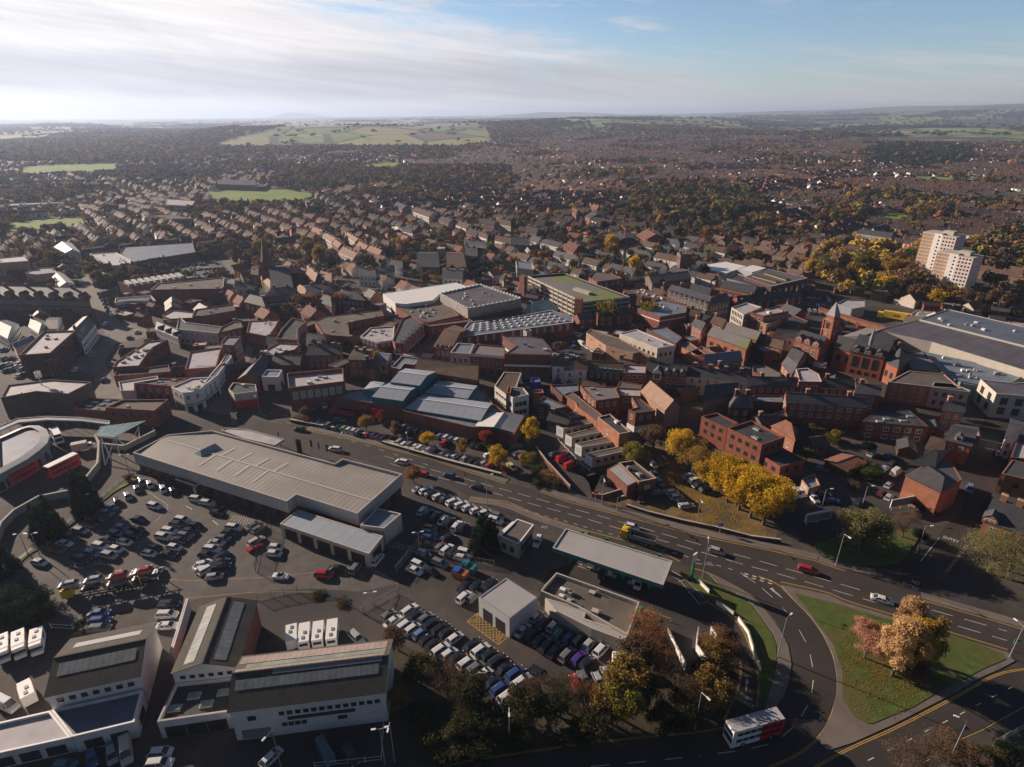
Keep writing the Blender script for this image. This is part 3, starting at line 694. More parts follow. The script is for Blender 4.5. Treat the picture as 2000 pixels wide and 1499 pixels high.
# ground
def ground_mats():
 def base(name):
  m=bpy.data.materials.new(name); m.use_nodes=True; return m, m.node_tree.nodes, m.node_tree.links
 m, N, L=base('town_ground'); b=N['Principled BSDF']; b.inputs['Roughness'].default_value=.95
 tc=N.new('ShaderNodeTexCoord')
 v=N.new('ShaderNodeTexVoronoi'); v.inputs['Scale'].default_value=.045; L.new(tc.outputs['Object'],v.inputs[0])
 r=N.new('ShaderNodeValToRGB'); e=r.color_ramp.elements; r.color_ramp.interpolation='CONSTANT'
 for p, c in((0,(.035,.048,.016,1)),(.3,(.055,.048,.03,1)),(.5,(.04,.04,.038,1)),(.7,(.065,.08,.02,1)),(.85,(.07,.062,.052,1))):
  x=e.new(p)if p else e[0]; x.color=c
 e.remove(e[-1])if e[-1].position==1 else None
 s=N.new('ShaderNodeSeparateColor'); L.new(v.outputs['Color'],s.inputs[0]); L.new(s.outputs[0],r.inputs[0])
 n=N.new('ShaderNodeTexNoise'); n.inputs['Scale'].default_value=.3; n.inputs['Detail'].default_value=5; L.new(tc.outputs['Object'],n.inputs[0])
 mx=N.new('ShaderNodeMixRGB'); mx.blend_type='OVERLAY'; mx.inputs[0].default_value=.6; L.new(r.outputs[0],mx.inputs[1]); L.new(n.outputs[0],mx.inputs[2]); L.new(mx.outputs[0],b.inputs['Base Color'])
 town=m
 m, N, L=base('countryside'); b=N['Principled BSDF']; b.inputs['Roughness'].default_value=.95
 tc=N.new('ShaderNodeTexCoord')
 def vor(feat,sc):
  v=N.new('ShaderNodeTexVoronoi'); v.feature=feat; v.inputs['Scale'].default_value=sc; v.inputs['Randomness'].default_value=.8
  mp=N.new('ShaderNodeMapping'); mp.inputs['Scale'].default_value=(1,.55,0); mp.inputs['Rotation'].default_value=(0,0,.35); L.new(tc.outputs['Object'],mp.inputs[0]); L.new(mp.outputs[0],v.inputs[0]); return v
 v=vor('F1',.0042); s=N.new('ShaderNodeSeparateColor'); L.new(v.outputs['Color'],s.inputs[0])
 r=N.new('ShaderNodeValToRGB'); e=r.color_ramp.elements; r.color_ramp.interpolation='CONSTANT'
 cs=((0,(.17,.25,.045,1)),(.25,(.26,.28,.08,1)),(.45,(.12,.20,.04,1)),(.62,(.27,.235,.10,1)),(.78,(.19,.27,.05,1)),(.92,(.14,.10,.07,1)))
 for p, c in cs:x=e.new(p)if p else e[0]; x.color=c
 e.remove(e[-1])
 L.new(s.outputs[0],r.inputs[0])
 v2=vor('DISTANCE_TO_EDGE',.0042); k=N.new('ShaderNodeMapRange'); k.inputs['From Min'].default_value=.025; k.inputs['From Max'].default_value=.045; L.new(v2.outputs['Distance'],k.inputs['Value'])
 hd=N.new('ShaderNodeMixRGB'); hd.inputs[1].default_value=(.035,.035,.018,1); L.new(k.outputs[0],hd.inputs[0]); L.new(r.outputs[0],hd.inputs[2])
 n=N.new('ShaderNodeTexNoise'); n.inputs['Scale'].default_value=.0011; n.inputs['Detail'].default_value=6; n.inputs['Roughness'].default_value=.6; L.new(tc.outputs['Object'],n.inputs[0])
 wr=N.new('ShaderNodeMapRange'); wr.inputs['From Min'].default_value=.5; wr.inputs['From Max'].default_value=.54; L.new(n.outputs[0],wr.inputs['Value'])
 wd=N.new('ShaderNodeMixRGB'); wd.inputs[2].default_value=(.055,.042,.025,1); L.new(wr.outputs[0],wd.inputs[0]); L.new(hd.outputs[0],wd.inputs[1]); L.new(wd.outputs[0],b.inputs['Base Color'])
 country=m
 m2=country.copy(); m2.name='hill_pasture'; nt=m2.node_tree
 for nd in nt.nodes:
  if nd.type=='MAP_RANGE' and abs(nd.inputs['From Min'].default_value-.5)<.01:nd.inputs['From Min'].default_value=.9; nd.inputs['From Max'].default_value=.95
 return town, country, m2
GT, GC, GH=ground_mats()
def inpoly(xs,ys,poly):
 xs=np.asarray(xs); ys=np.asarray(ys); ins=np.zeros(xs.shape,bool); n=len(poly)
 for i in range(n):
  x0, y0=poly[i]; x1, y1=poly[(i+1)%n]
  c=((y0>ys)!=(y1>ys))&(xs<(x1-x0)*(ys-y0)/((y1-y0)or 1e-9)+x0); ins^=c
 return ins
def project(x,y,z):
 x=np.asarray(x,float); y=np.asarray(y,float); zz=np.asarray(z,float)-CAMH
 d=y*cp-zz*sp; u=x/d; v=(y*sp+zz*cp)/d
 return 1000+FPX*(u*cr-v*sr), 749.5-FPX*(u*sr+v*cr)
def build_ground():
 azd=np.concatenate([np.arange(-180,-66,6),np.arange(-66,66,.5),np.arange(66,180,6)]); rr=np.concatenate([[1],np.geomspace(40,1500,14),np.geomspace(1600,40000,150)])
 a=np.radians(azd); A, R=np.meshgrid(a,rr,indexing='ij'); X, Y=R*np.sin(A), R*np.cos(A); Z=ter(X,Y)
 V=np.stack([X,Y,Z],-1).reshape(-1,3); n, m=A.shape
 I, J=np.meshgrid(np.arange(n),np.arange(m-1),indexing='ij'); I2=(I+1)%n
 F=np.stack([I*m+J,I*m+J+1,I2*m+J+1,I2*m+J],-1).reshape(-1,4)[:,::-1]
 V=np.vstack([V,[[0,0,0]]]); cen=V[F].mean(1); r=np.hypot(cen[:,0],cen[:,1])
 mi=np.zeros(len(F),int); mi[r>2300]=1
 px, py=project(cen[:,0],cen[:,1],cen[:,2])
 hill=(r>1900)&(r<4200)&inpoly(px,py,PX('p 300,262 380,246 560,238 700,240 900,250 965,262 950,292 800,296 640,292 420,290 360,283'))
 mi[hill]=2
 me=npmesh('ground',V,F,[GT,GC,GH],mi); me.polygons.foreach_set('use_smooth',[True]*len(F))
 o=bpy.data.objects.new('ground',me); COL.objects.link(o); o['kind']='structure'
 b=MB(); b.face([(1.6*math.cos(t),1.6*math.sin(t),-.02)for t in np.linspace(0,2*PI,12,endpoint=False)],GT); q=b.build('ground_patch',o)
build_ground()
sheet('yards',None,.01,M['lot2'],world=[(-190,30),(190,30),(300,170),(330,300),(200,420),(-60,440),(-240,400),(-330,300),(-300,160)])
sheet('car_park_surface','b1 1190,690 1500,800 b2 200,990 560,1060 640,1085 1340,1330 1500,1480 a2 1250,150 950,210 600,190 200,210 a1 1000,330 300,500 a1 100,300 -60,260 b1 60,1499 450,1210 750,1000 1000,850',.02,'lot')
sheet('station_forecourt','b1 -60,260 150,180 500,170 900,200 830,360 860,420 850,600 650,700 450,860 -50,1000',.02,'lot2')
sheet('forecourt','a3 640,60 1150,-100 e1 1500,700 1900,900 a3 1870,480 1310,300 1230,500 560,200',.02,'asphalt')
RING_FAR='p 395,800 460,812 b2 870,260 1400,370 1984,520 b3 640,590 1050,720 1350,790 1600,880 1984,980 b4 500,1050 1000,1180 1500,1280 1984,1390 b5 200,1390 a5 0,50 240,95 560,260 850,345 1100,415 1315,480 p 2150,1268 2600,1395'
RING_NEAR='p 2600,1450 2150,1310 a5 1315,670 1000,590 680,490 250,360 0,285 a4 1000,225 650,145 p 1500,1133 a4 360,70 b4 1050,1490 780,1410 560,1290 0,1150 b3 1330,1010 1050,890 740,850 400,640 p 700,898 640,878 560,872 420,830 385,812'
road=sheet('ring_road',RING_FAR+' '+RING_NEAR,.035,'asphalt')
SLIP_IN='p 1350,1107 a4 120,60 300,150 460,240 560,350 660,480 720,600 745,740 725,880 690,980 600,1090 480,1180 p 1430,1424 1350,1438 1200,1450 1000,1478 880,1499'
SLIP_OUT='p 880,1580 1200,1540 1380,1518 a4 560,1480 700,1430 860,1330 960,1220 1020,1090 1060,950 1060,830 1030,680 960,530 860,390 740,270 620,150 p 1480,1128'
slip=sheet('slip_road',SLIP_IN+' '+SLIP_OUT,.039,'asphalt')
lower=sheet('lower_road','a5 1400,745 1315,765 1150,785 1000,850 850,940 700,1020 350,1200 0,1350 p 1560,1510 1540,1580 1760,1580 1876,1441 a5 1000,1215 1315,1040 1450,960',.031,'asphalt')
side=sheet('side_road','p 1714,1125 1743,1125 1778,1111 b5 1090,1390 1220,1210 1350,1050 p 1873,1010 1905,900 1925,800 1945,720 1990,735 1968,840 1952,930 1915,1020 b5 1500,1330 1350,1499 a5 700,100 560,260',.033,'asphalt')
petrol=sheet('petrol_entrance_lane','a3 1330,300 1870,480 a4 0,400 150,480 290,560 345,720 350,870 225,1150 300,1180 470,1060 500,830 460,640 400,520 330,400 130,300 -30,200 a3 1480,-20',.027,'asphalt')
sheet('town_road','c1 880,1400 860,1200 600,1100 840,950 980,850 930,740 880,640 800,480 740,360 640,240 600,200 720,180 850,300 960,440 1050,640 1100,700 1420,760 1380,830 1050,900 960,1080 1030,1230 1300,1400',.036,'paving')
sheet('town_road','c1 560,200 500,120 450,60 p 60,455 75,450 c1 520,40 640,120 720,190',.04,'paving')
sheet('side_street','c2 310,60 440,60 560,230 640,370 690,500 620,540 560,400 430,200',.036,'paving')
sheet('high_street','c2 620,900 600,1000 520,1150 300,1400 p 385,800 450,812 c2 500,1240 640,1060 700,900 690,780 620,600 560,600',.038,'paving')
sheet('high_street','c4 -300,1150 360,1180 700,1250 1000,1290 1600,1320 c5 750,1350 1400,1400 c5 1400,1380 760,1280 c4 1600,1300 1100,1250 360,1160 -300,1120',.038,'paving')
sheet('pedestrian_square','c3 440,1000 640,830 820,790 700,900 620,1050 c3 620,1120',.038,'paving')
def pavement(pts,w,side=1,z=.14,mt='paving'):
 P=smooth(W(pts),1); Q=[]
 for i in range(len(P)):
  d=unit(P[max(0,i-1)],P[min(len(P)-1,i+1)]); Q.append((P[i][0]-d[1]*w*side,P[i][1]+d[0]*w*side))
 b=MB()
 for i in range(len(P)-1):
  b.face([(*P[i],z),(*P[i+1],z),(*Q[i+1],z),(*Q[i],z)][::side],mt)
  b.face([(*P[i],0),(*P[i+1],0),(*P[i+1],z),(*P[i],z)],'kerb')
  k=.18/w; b.face([(*P[i],z+.004),(*P[i+1],z+.004),(*lerp(P[i+1],Q[i+1],k),z+.004),(*lerp(P[i],Q[i],k),z+.004)][::side],'kerb')
 o=b.build('pavement'); o['kind']='structure'; return o
pavement('b2 870,260 1400,370 1984,520 b3 640,590 1050,720',2.6)
pavement('b3 1350,790 1600,880 1984,980 b4 500,1050 1000,1180 1500,1280 1984,1390 b5 200,1390 a5 0,50 240,95',2.4)
pavement('a5 560,260 850,345 1100,415 1315,480 p 2150,1268',2.2)
pavement('b3 740,850 1050,890 1330,1010 b4 0,1150',2.2,-1)
slab('traffic_island','a4 660,165 740,180 1000,235 a5 0,295 250,370 680,500 1000,600 1200,660 1250,720 1150,775 1000,840 850,930 700,1010 350,1190 60,1320 a4 1000,1380 930,1290 1030,1110 1068,950 1068,830 1040,680 970,530 870,390 750,270',0,.13,'paving')
slab('grass_island','p 1552,1160 1590,1209 1627,1260 1645,1313 1645,1366 1669,1401 1693,1414 1703,1415 1783,1382 1836,1351 1876,1331 1919,1308 1964,1289 1956,1277 1890,1252 1826,1233 1714,1205 1650,1185',.05,.20,'grass','soil')
slab('grass_verge','a4 0,110 60,100 110,120 200,170 320,230 440,310 520,420 590,520 620,600 625,720 600,850 560,980 500,1000 505,830 440,600 350,430 200,310 80,230 0,160',.0,.17,'grass','soil')
slab('pavement','a4 120,70 290,160 450,250 550,360 650,490 710,605 735,740 715,880 680,975 590,1085 530,1120 560,985 605,850 632,720 628,600 600,520 530,420 450,310 330,225 200,160',0,.14,'paving')
slab('grass_corner','b5 170,1260 330,1200 700,1150 1000,1110 1120,1120 1060,1230 950,1380 880,1430 700,1450 500,1430 300,1380',0,.2,'grass','soil')
slab('grass_strip','b1 90,1499 240,1350 420,1240 620,1080 740,990 860,900 990,800 1190,690 1150,680 960,800 840,920 720,1000 560,1120 440,1215 380,1250 200,1370 20,1470',0,.25,'brightgrass','kerb')
sheet('pale_path','b1 -20,1560 240,1330 440,1195 560,1110 545,1090 400,1190 200,1330 -60,1499',.06,'path')
b=sheet('leaf_strewn_car_park','b4 -0,890 330,780 560,700 480,500 650,350 760,520 900,640 1100,800 1300,950 1640,1140 1600,1210 1000,1130 500,975',.045,'leaflitter')
sheet('brown_paving_yard','e4 900,1560 b3 1480,420 1700,640 1850,700 b4 0,720 330,790 120,850 30,840 b3 1800,880 1600,700',.05,'lot2')
sheet('scrub_ground','a2 1180,560 1350,640 1480,720 1650,780 1878,960 a3 150,1000 350,1090 600,1010 800,960 1000,960 1200,800 1300,600 1500,800 1800,790 a4 230,560 330,690 330,880 240,1080 150,1200 a3 1700,1290 1000,1380 0,1480 a2 1200,1500 1150,1100',.024,'soil')
z=.045
b=MB(); FW=smooth(W(RING_FAR,0)[:13],1)
stroke(b,W('b2 870,260 1400,370 1984,520 b3 640,590 1050,720'),.12,z,'yline',off=-.35); stroke(b,W('b2 870,260 1400,370 1984,520 b3 640,590 1050,720'),.12,z,'yline',off=-.65)
for of in(-.35,-.6):
 stroke(b,W('b3 1350,790 1600,880 1984,980 b4 500,1050 1000,1180 1500,1280 1984,1390 b5 200,1390 a5 0,50'),.11,z,'yline',off=of)
 stroke(b,W('a5 560,260 850,345 1100,415 1315,480 p 2150,1268'),.11,z,'yline',off=of)
 stroke(b,W('b3 740,850 1050,890 1330,1010 b4 0,1150 560,1290 780,1410'),.11,z,'yline',off=-of)
 stroke(b,W('a4 660,150 1000,225 a5 0,285 250,360 680,490 1000,590 1200,650'),.11,z,'yline',off=-of)
b.build('yellow_line',road)
b=MB()
def lane(s,dash=(4,2),w=.13):stroke(b,W(s),w,z,'line',dash)
lane('b3 50,555 400,655 740,745 1170,875 1370,930 1690,1015 1950,1095 b4 240,1110 760,1255 940,1310 1330,1425 1530,1480 a4 550,55 730,107 915,160 1105,218 1290,272 a5 165,272 475,362 780,450 985,510 1190,570')
lane('b3 0,490 210,550 470,625 730,695 960,760 1250,840 1550,925 1870,1010 b4 250,1052 600,1150 770,1200 950,1250 1130,1305 1330,1355 1730,1470 a4 720,48 908,103 1090,155 1280,210 a5 155,210 565,325 770,383 975,440 1190,502')
lane('b3 1140,940 1260,970 1480,1030 1640,1075 1860,1140 b4 30,1120 240,1175 560,1280 750,1330 960,1390 1150,1440 a4 0,0 180,15 340,60',(1.2,1.6))
lane('b2 560,120 900,180 1300,290 1984,450 ',(2,4)); lane('b2 500,140 900,260 1400,400 1984,590',(2,4))
stroke(b,W('a4 390,78 610,140'),.32,z,'line',(.9,.9)); stroke(b,W('a4 385,88 600,150'),.32,z,'line',(.9,.9),off=-.3)
b.build('lane_markings',road)
z=.05; b=MB()
stroke(b,smooth(W('a4 520,185 650,302 725,395 767,450 822,545 850,598 883,708 892,768 897,880 890,935 860,1040 830,1095 767,1185 725,1230 635,1300 565,1335 430,1365 350,1380 220,1395 0,1425 a3 1830,1408 1610,1430 1390,1455 1170,1475 900,1499'),1),.13,z,'line',(3.2,3.2))
stroke(b,W('a4 590,185 668,258'),.16,z,'line'); stroke(b,W('a4 578,190 664,255'),.16,z,'line'); b.face([(*p,z)for p in ccw(W('a4 578,188 600,183 612,215'))],'line'); stroke(b,W('a4 362,72 470,148'),.13,z,'line')
b.build('lane_markings',slip)
b=MB()
for of in(-.3,-.55):stroke(b,smooth(W(SLIP_IN),1),.11,z,'yline',off=of)
for of in(-.3,-.55):stroke(b,smooth(W(SLIP_OUT)[3:],1),.11,z,'yline',off=of)
b.build('yellow_line',slip)
z=.042; b=MB()
for of in(-.3,-.6):stroke(b,smooth(W('p 1540,1580 1560,1510 a5 0,1350 350,1200 700,1020 850,940 1000,850 1150,785 1315,765 1400,745'),1),.14,z,'yline',off=of)
stroke(b,W('p 1780,1500 a5 850,1280 1000,1215 1315,1040 1450,960'),.11,z,'yline',off=-.3); b.build('yellow_line',lower)
b=MB(); stroke(b,W('a5 170,1450 350,1360 510,1280 665,1200 820,1125 960,1050 1075,987 1215,918 1315,870'),.14,z,'line',(1.4,3.2)); b.build('lane_markings',lower)
z=.042; b=MB()
stroke(b,W('b5 1480,1260 1300,1499'),.16,z,'line',(.6,.6)); stroke(b,W('b5 1500,1262 1320,1499'),.16,z,'line',(.6,.6)); stroke(b,W('b5 1250,1200 1090,1400'),.15,.16,'line')
b.build('lane_markings',side)
text('ENTRY','a5 480,172','a5 430,150 535,195',1.05,'line',parent=side,z=.045); text('NO','a5 520,145','a5 500,138 545,155',1.0,'line',parent=side,z=.045)
text('ENTRY','b5 1355,1210','b5 1310,1195 1400,1225',1.1,'line',parent=side,z=.045)
text('PETROL','a4 405,985','a4 360,960 440,1000',0.72,'line',parent=petrol,z=.04); text('ENTRANCE','a4 385,1020','a4 325,985 450,1050',0.72,'line',parent=petrol,z=.04)
text('EXIT','b3 1382,1105','b3 1350,1095 1412,1112',0.85,'line',parent=road,z=.05)
b=MB(); z=.04
for of in(.25,.5):stroke(b,smooth(W('a4 120,300 240,370 330,430 390,540 430,640 475,800 485,900 462,1050'),1),.1,z,'yline',off=of); stroke(b,smooth(W('a4 345,720 350,870 290,1010 225,1150'),1),.1,z,'yline',off=of)
b.face([(*p,z)for p in ccw(W('a4 398,885 424,880 408,838'))],'line'); stroke(b,W('a4 408,880 412,920 400,950'),.22,z,'line')
stroke(b,W('e1 1500,590 1620,650 1830,910 1910,870'),.12,z,'line'); stroke(b,W('e1 1540,555 1680,640 1860,820'),.12,z,'line'); stroke(b,W('e1 1605,668 1670,645'),.12,z,'line'); stroke(b,W('e1 1700,780 1780,755'),.12,z,'line')
b.build('lane_markings',petrol)
b=MB(); z=.04
for x0, y0, x1, y1 in((640,1415,870,1425),(630,1380,650,1440),(860,1380,900,1430)):stroke(b,W('b1 %d,%d %d,%d'%(x0,y0,x1,y1)),.1,z,'line')
for i in range(10):stroke(b,W('b1 %d,1385 %d,1425'%(660+23*i,652+24*i)),.09,z,'line')
stroke(b,W('a1 1170,120 1400,130 1878,110 a2 200,112 350,100 a2 1000,30 1250,150 1230,175'),.12,z,'yline'); stroke(b,W('a1 1350,260 1878,215 a2 330,212 690,215'),.12,z,'yline')
for i in range(11):stroke(b,W('b2 %d,%d %d,%d'%(220+22*i,1050+5*i,262+19*i,995+5*i)),.12,z,'line')
stroke(b,W('b1 1600,920 1655,950'),.2,z,'line'); stroke(b,W('b1 1830,1045 1880,1085'),.2,z,'line'); stroke(b,W('b1 1330,1060 1370,1020 1470,930 1280,800'),.1,z,'line')
b.build('bay_markings',bpy.data.objects['car_park_surface'])
b=MB(); z=.03; Q=W('a3 45,430 125,368 358,530 278,600')
for k in range(4):stroke(b,[Q[k],Q[(k+1)%4]],.16,z,'yline')
for k in range(10):
 t=k/9; stroke(b,[lerp(Q[0],Q[3],max(0,t-.18)),lerp(Q[1],Q[2],min(1,t+.18))],.11,z,'yline'); stroke(b,[lerp(Q[0],Q[3],min(1,t+.18)),lerp(Q[1],Q[2],max(0,t-.18))],.11,z+.004,'yline')
b.build('yellow_hatching',bpy.data.objects['yards'])
for s in('p 45,327 130,322 228,321 228,340 45,346','p 18,438 100,430 158,426 174,449 90,458 24,469','p 398,377 490,371 560,373 614,382 585,399 500,402 420,399','p 712,323 750,318 788,320 800,330 760,333 715,334','p 1775,346 1850,348 1925,352 1905,362 1795,359','p 1690,425 1760,418 1785,430 1740,441 1695,440','p 1070,324 1130,322 1150,329 1080,331','p 1955,378 2040,380 2040,392 1965,388','p 790,365 850,362 880,368 800,373'):
 P=W(s); bb=MB(); N_=10
 bb.face([(x,y,float(ter(x,y))+1.2)for x,y in ccw(P)],'field'); o=bb.build('grass_field'); o['kind']='structure'; FOOT.append(P)
# buildings, near to far
def S_(*z,g=3.0,w=1.0,h=1.5,e=None):return('sash',w,h,g,z,e)
def D_(*z,g=3.2,w=1.3,h=1.3,e=None):return('dark',w,h,g,z,e)
def K_(style,w,h,g,*z,e=None):return(style,w,h,g,z,e)
r, P=B('workshop','white workshop with brown corrugated ridged roof and long pale skylight strips, bottom left corner','workshop','a1 340,975 1022,825 1130,440 525,560',7,'white','asbestos','gable',2.2)
wins(r,P[0],P[1],[4.9],'dark',.9,.9,2.0,n=7)
def strip(root,P,h,rise,u0,u1,v0,v1,m,side=0,name='skylight'):
 """a translucent strip on the slope of a gable roof: u along the eave, v from eave to ridge"""
 A, B_, C_, D=P; r0, r1=lerp(A,D,.5), lerp(B_,C_,.5)
 a, b=(A,B_)if side==0 else(D,C_)
 def q(u,v):e, k=lerp(a,b,u), lerp(r0,r1,u); p=lerp(e,k,v); return(*p,h+rise*v+.09)
 f=[q(u0,v0),q(u1,v0),q(u1,v1),q(u0,v1)]
 if side:f=f[::-1]
 m_=MB(); m_.ud=unit(A,B_); m_.face(f,m); m_.build(name,root)
strip(r,P,7,2.2,.06,.93,.45,.80,'oldlight'); strip(r,P,7,2.2,.12,.9,.35,.62,'finemetal',1)
B('lean_to','low blue grey flat roofed extension in front of the white workshop','extension','a1 372,1078 1045,928 985,1165 525,1275',4,'white','bluegrey',win=[K_('shop',2.6,1.9,3.6,.4)],cop='whitepaint')
B('showroom','low showroom with streaked pale flat roof and glazed white front at the left edge','showroom','a1 -150,1200 368,1082 522,1277 -150,1425',3.7,'white','frost',win=[K_('shop',2.8,1.9,3.6,.4)],cop='whitepaint',vents=0)
r, P=B('workshop','brown ridged workshop with two pale skylight bands and white gabled front','workshop','a1 1268,800 1470,325 1878,282 1737,752',7,'brick','asbestos','gable',1.8,band=(4.2,7,'white',[1]))
k=MB(); k.face([(*inset(P,-.13)[1],7),(*inset(P,-.13)[2],7),(*lerp(inset(P,-.13)[1],inset(P,-.13)[2],.5),8.75)],'white'); k.build('gable_front',r)
strip(r,P,7,1.8,.05,.95,.30,.66,'oldlight'); strip(r,P,7,1.8,.05,.95,.35,.72,'oldlight',1)
wins(r,inset(P,-.13)[1],inset(P,-.13)[2],[5.2],'dark',.8,.7,2,n=6)
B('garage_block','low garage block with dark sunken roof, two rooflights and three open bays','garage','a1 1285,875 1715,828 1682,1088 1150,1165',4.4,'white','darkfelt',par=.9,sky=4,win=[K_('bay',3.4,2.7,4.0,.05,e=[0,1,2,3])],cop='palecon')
r, P=B('workshop','long white two storey workshop with dark corrugated roof and green sign band','workshop','a2 -10,1085 1132,942 1180,565 95,690',7.6,'white','asbestos','gable',2.4)
strip(r,P,7.6,2.4,.02,.95,.50,.78,'oldlight'); strip(r,P,7.6,2.4,.25,.97,.84,.99,'greyled'); strip(r,P,7.6,2.4,.06,.98,.55,.8,'verdigris',1); strip(r,P,7.6,2.4,.0,.98,.82,.97,'pinkcorr',1); strip(r,P,7.6,2.4,.0,.98,.05,.5,'pinkcorr',1,'roof_sheet')
a, b_=lerp(P[0],P[1],.26), P[1]
wins(r,a,b_,[5.0],'dark',.8,.8,2.0,n=13); wins(r,lerp(P[0],P[1],.27),lerp(P[0],P[1],.50),[2.2],'dark',.8,.8,2.0,n=4); wins(r,lerp(P[0],P[1],.64),lerp(P[0],P[1],.76),[2.2],'dark',.8,.8,2,n=2); wins(r,lerp(P[0],P[1],.08),lerp(P[0],P[1],.17),[4.6],'dark',.9,1.0,1.5,n=2)
wins(r,lerp(P[0],P[1],.78),lerp(P[0],P[1],.99),[.1],'shutter',5.5,2.6,6,n=1); wins(r,lerp(P[0],P[1],.52),lerp(P[0],P[1],.64),[.1],'shutter',2.6,2.2,6,n=1); wins(r,lerp(P[0],P[1],.02),lerp(P[0],P[1],.25),[.1],'shutter',5,2.4,6,n=1)
d=unit(P[0],P[1]); b=MB(); c=lerp(P[0],P[1],.57); b.obox((c[0]+d[1]*.12,c[1]-d[0]*.12),d,11.5,.2,3.75,4.4,'darkgreen'); b.build('sign_board',r)
B('boundary_wall','long white topped wall between the two left workshops','wall','a1 1362,262 1382,262 1262,662 1238,662',3.2,'white','palecon',par=.1,foot=False)
r, P=B('wash_hall','grey box shaped wash hall with ribbed metal roof and two dark doorways','car wash','a3 130,250 333,107 562,252 357,408',5.4,'whiteclad','finemetal',par=.12,cop='steel')
for i in range(4):
 a, b_=P[i], P[(i+1)%4]; m=lerp(a,b_,.5)
 d=unit(a,b_)
 if-d[0]*-0+d[1]*-m[0]+-d[0]*-m[1]>0 and d[1]<0 and dist(a,b_)>3 and(d[1],-d[0])[0]<0:wins(r,a,b_,[.05],'bay',2.8,3.2,5.5,n=2)
B('petrol_shop','petrol station shop with brown sunken flat roof, rooftop plant and pale rim','shop','a3 612,165 702,68 1312,285 1225,530 1000,400 862,320 585,205',4.2,'beige','felt',par=.9,cop='palecon',vents=7)
B('store_shed','long low shed with pale ribbed roof curving behind the petrol shop','shed','a3 618,255 860,325 920,352 905,405 1220,512 1205,570 960,480 700,350',3.6,'beige','finemetal',par=.08,foot=False)
def canopy(name,label,pts,h,th,rm,fm,cols,colm='green',group=None):
 P=ccw(W(pts,h)); c=(sum(p[0]for p in P)/len(P),sum(p[1]for p in P)/len(P),0); r=empty(name,c); tag(r,label,'canopy')
 b=MB(); b.prism(P,h-th,h+.25,fm,cap=False,bottom=True); i1=inset(P,.3)
 for i in range(len(P)):
  j=(i+1)%len(P); b.face([(*P[i],h+.25),(*P[j],h+.25),(*i1[j],h+.25),(*i1[i],h+.25)],'palecon'); b.face([(*i1[j],h+.02),(*i1[i],h+.02),(*i1[i],h+.25),(*i1[j],h+.25)],'palecon')
 b.build('fascia',r)
 t=MB(); t.ud=unit(P[0],P[1])if dist(P[0],P[1])>dist(P[1],P[2])else unit(P[1],P[2]); t.face([(*p,h+.02)for p in i1],rm); t.build('roof',r)
 for q in cols:k=MB(); k.obox(q,t.ud,.7,.45,0,h-th,colm); k.build('column',r)
 return r, P
r, P=canopy('forecourt_canopy','long petrol station canopy with pale ribbed roof, green fascia and green columns','e1 445,125 1545,462 1448,710 310,325',5.2,.9,'finemetal','teal',[])
for x, y in((495,465),(755,545),(1025,640),(1305,730)):
 for q in(0,1):
  p=G(*PX('e1 %d,%d'%(x,y))[0]);
  if q:p=(p[0]+3.5,p[1]+6.5)
  k=MB(); k.obox(p,unit(P[0],P[1]),.8,.5,0,4.3,'green'); k.build('column',r)
for i, (x,y)in enumerate(((640,520),(900,600),(1150,690),(700,480))):
 p=G(*PX('e1 %d,%d'%(x,y))[0]); q=empty('fuel_pump',(p[0],p[1],.03)); tag(q,'green and white fuel pump, %s from the left under the station canopy'%ORD[i],'fuel pump','fuel pumps')
 d=unit(P[0],P[1]); b=MB(); b.obox((0,0),d,1.0,.5,.15,1.5,'whitepaint'); b.build('cabinet').parent=q; b=MB(); b.obox((0,0),d,1.1,.6,1.5,1.9,'green'); b.build('pump_head').parent=q; b=MB(); b.obox((0,0),d,3.2,1.1,0,.15,'palecon'); b.build('plinth').parent=q
B('kiosk','small grey roofed wash kiosk with white roof panels beside the petrol canopy','kiosk','b3 975,1168 1148,1030 1292,1080 1160,1248',4.6,'greyled','felt',par=.15,cop='whitepaint',win=[K_('bay',2.6,2.8,6,.05,e=[0]),K_('dark',1.2,1.6,2.6,1.2)],vents=0)
b=MB(); P=W('b3 975,1168 1105,1052 1130,1060 1015,1172',4.7); b.prism(P,4.55,4.7,'whitepaint'); k=b.build('roof_panel',bpy.data.objects['kiosk'])
x, y=G(*PX('e1 1738,640')[0]); r=empty('totem_sign',(x,y,0)); tag(r,'tall petrol price totem with green shaft and rounded white head by the road','sign')
b=MB(); b.obox((0,0),(.8,.6),.9,.3,0,5.2,'green'); b.build('shaft').parent=r; b=MB(); b.prism([(.9*math.cos(t)*.8,.25*math.sin(t)+.9*math.cos(t)*.6)for t in np.linspace(0,2*PI,12,endpoint=False)],5.2,7.6,'whitepaint'); b.build('head').parent=r
for s, lb in(('e1 1795,665 1915,785','white hoarding panel on the verge by the petrol totem'),('a4 185,305 305,385','pale blue hoarding panel on the shaded verge'),('a4 345,425 415,525 455,660 505,795','white low barrier rail curving along the petrol entrance lane')):
 fence('verge_barrier',s,lb,1.1,wall=(.2,'whitepaint'),cat='barrier')
for s, lb, hh in(('a3 1512,545 1640,795','long white panel wall left of the open pen',2.4),('a3 1733,535 1722,660 1802,765','bent white panel wall in the middle of the open pen',2.4),('a3 1828,530 1900,640','short white panel wall right of the open pen',2.4)):
 fence('panel_wall',s,lb,hh,wall=(.15,'whitepaint'),cat='wall')
B('trailer','white box trailer parked under the trees beside the car rows','trailer','a3 1112,650 1118,645 1255,655 1262,700 1118,708',2.9,'whitepaint','whitepaint',par=.02,foot=False,z0=.4)
DE='b1 1142,460 1440,306 1828,269 b2 1120,552 1190,511 1700,642 1312,985 788,820 706,880'
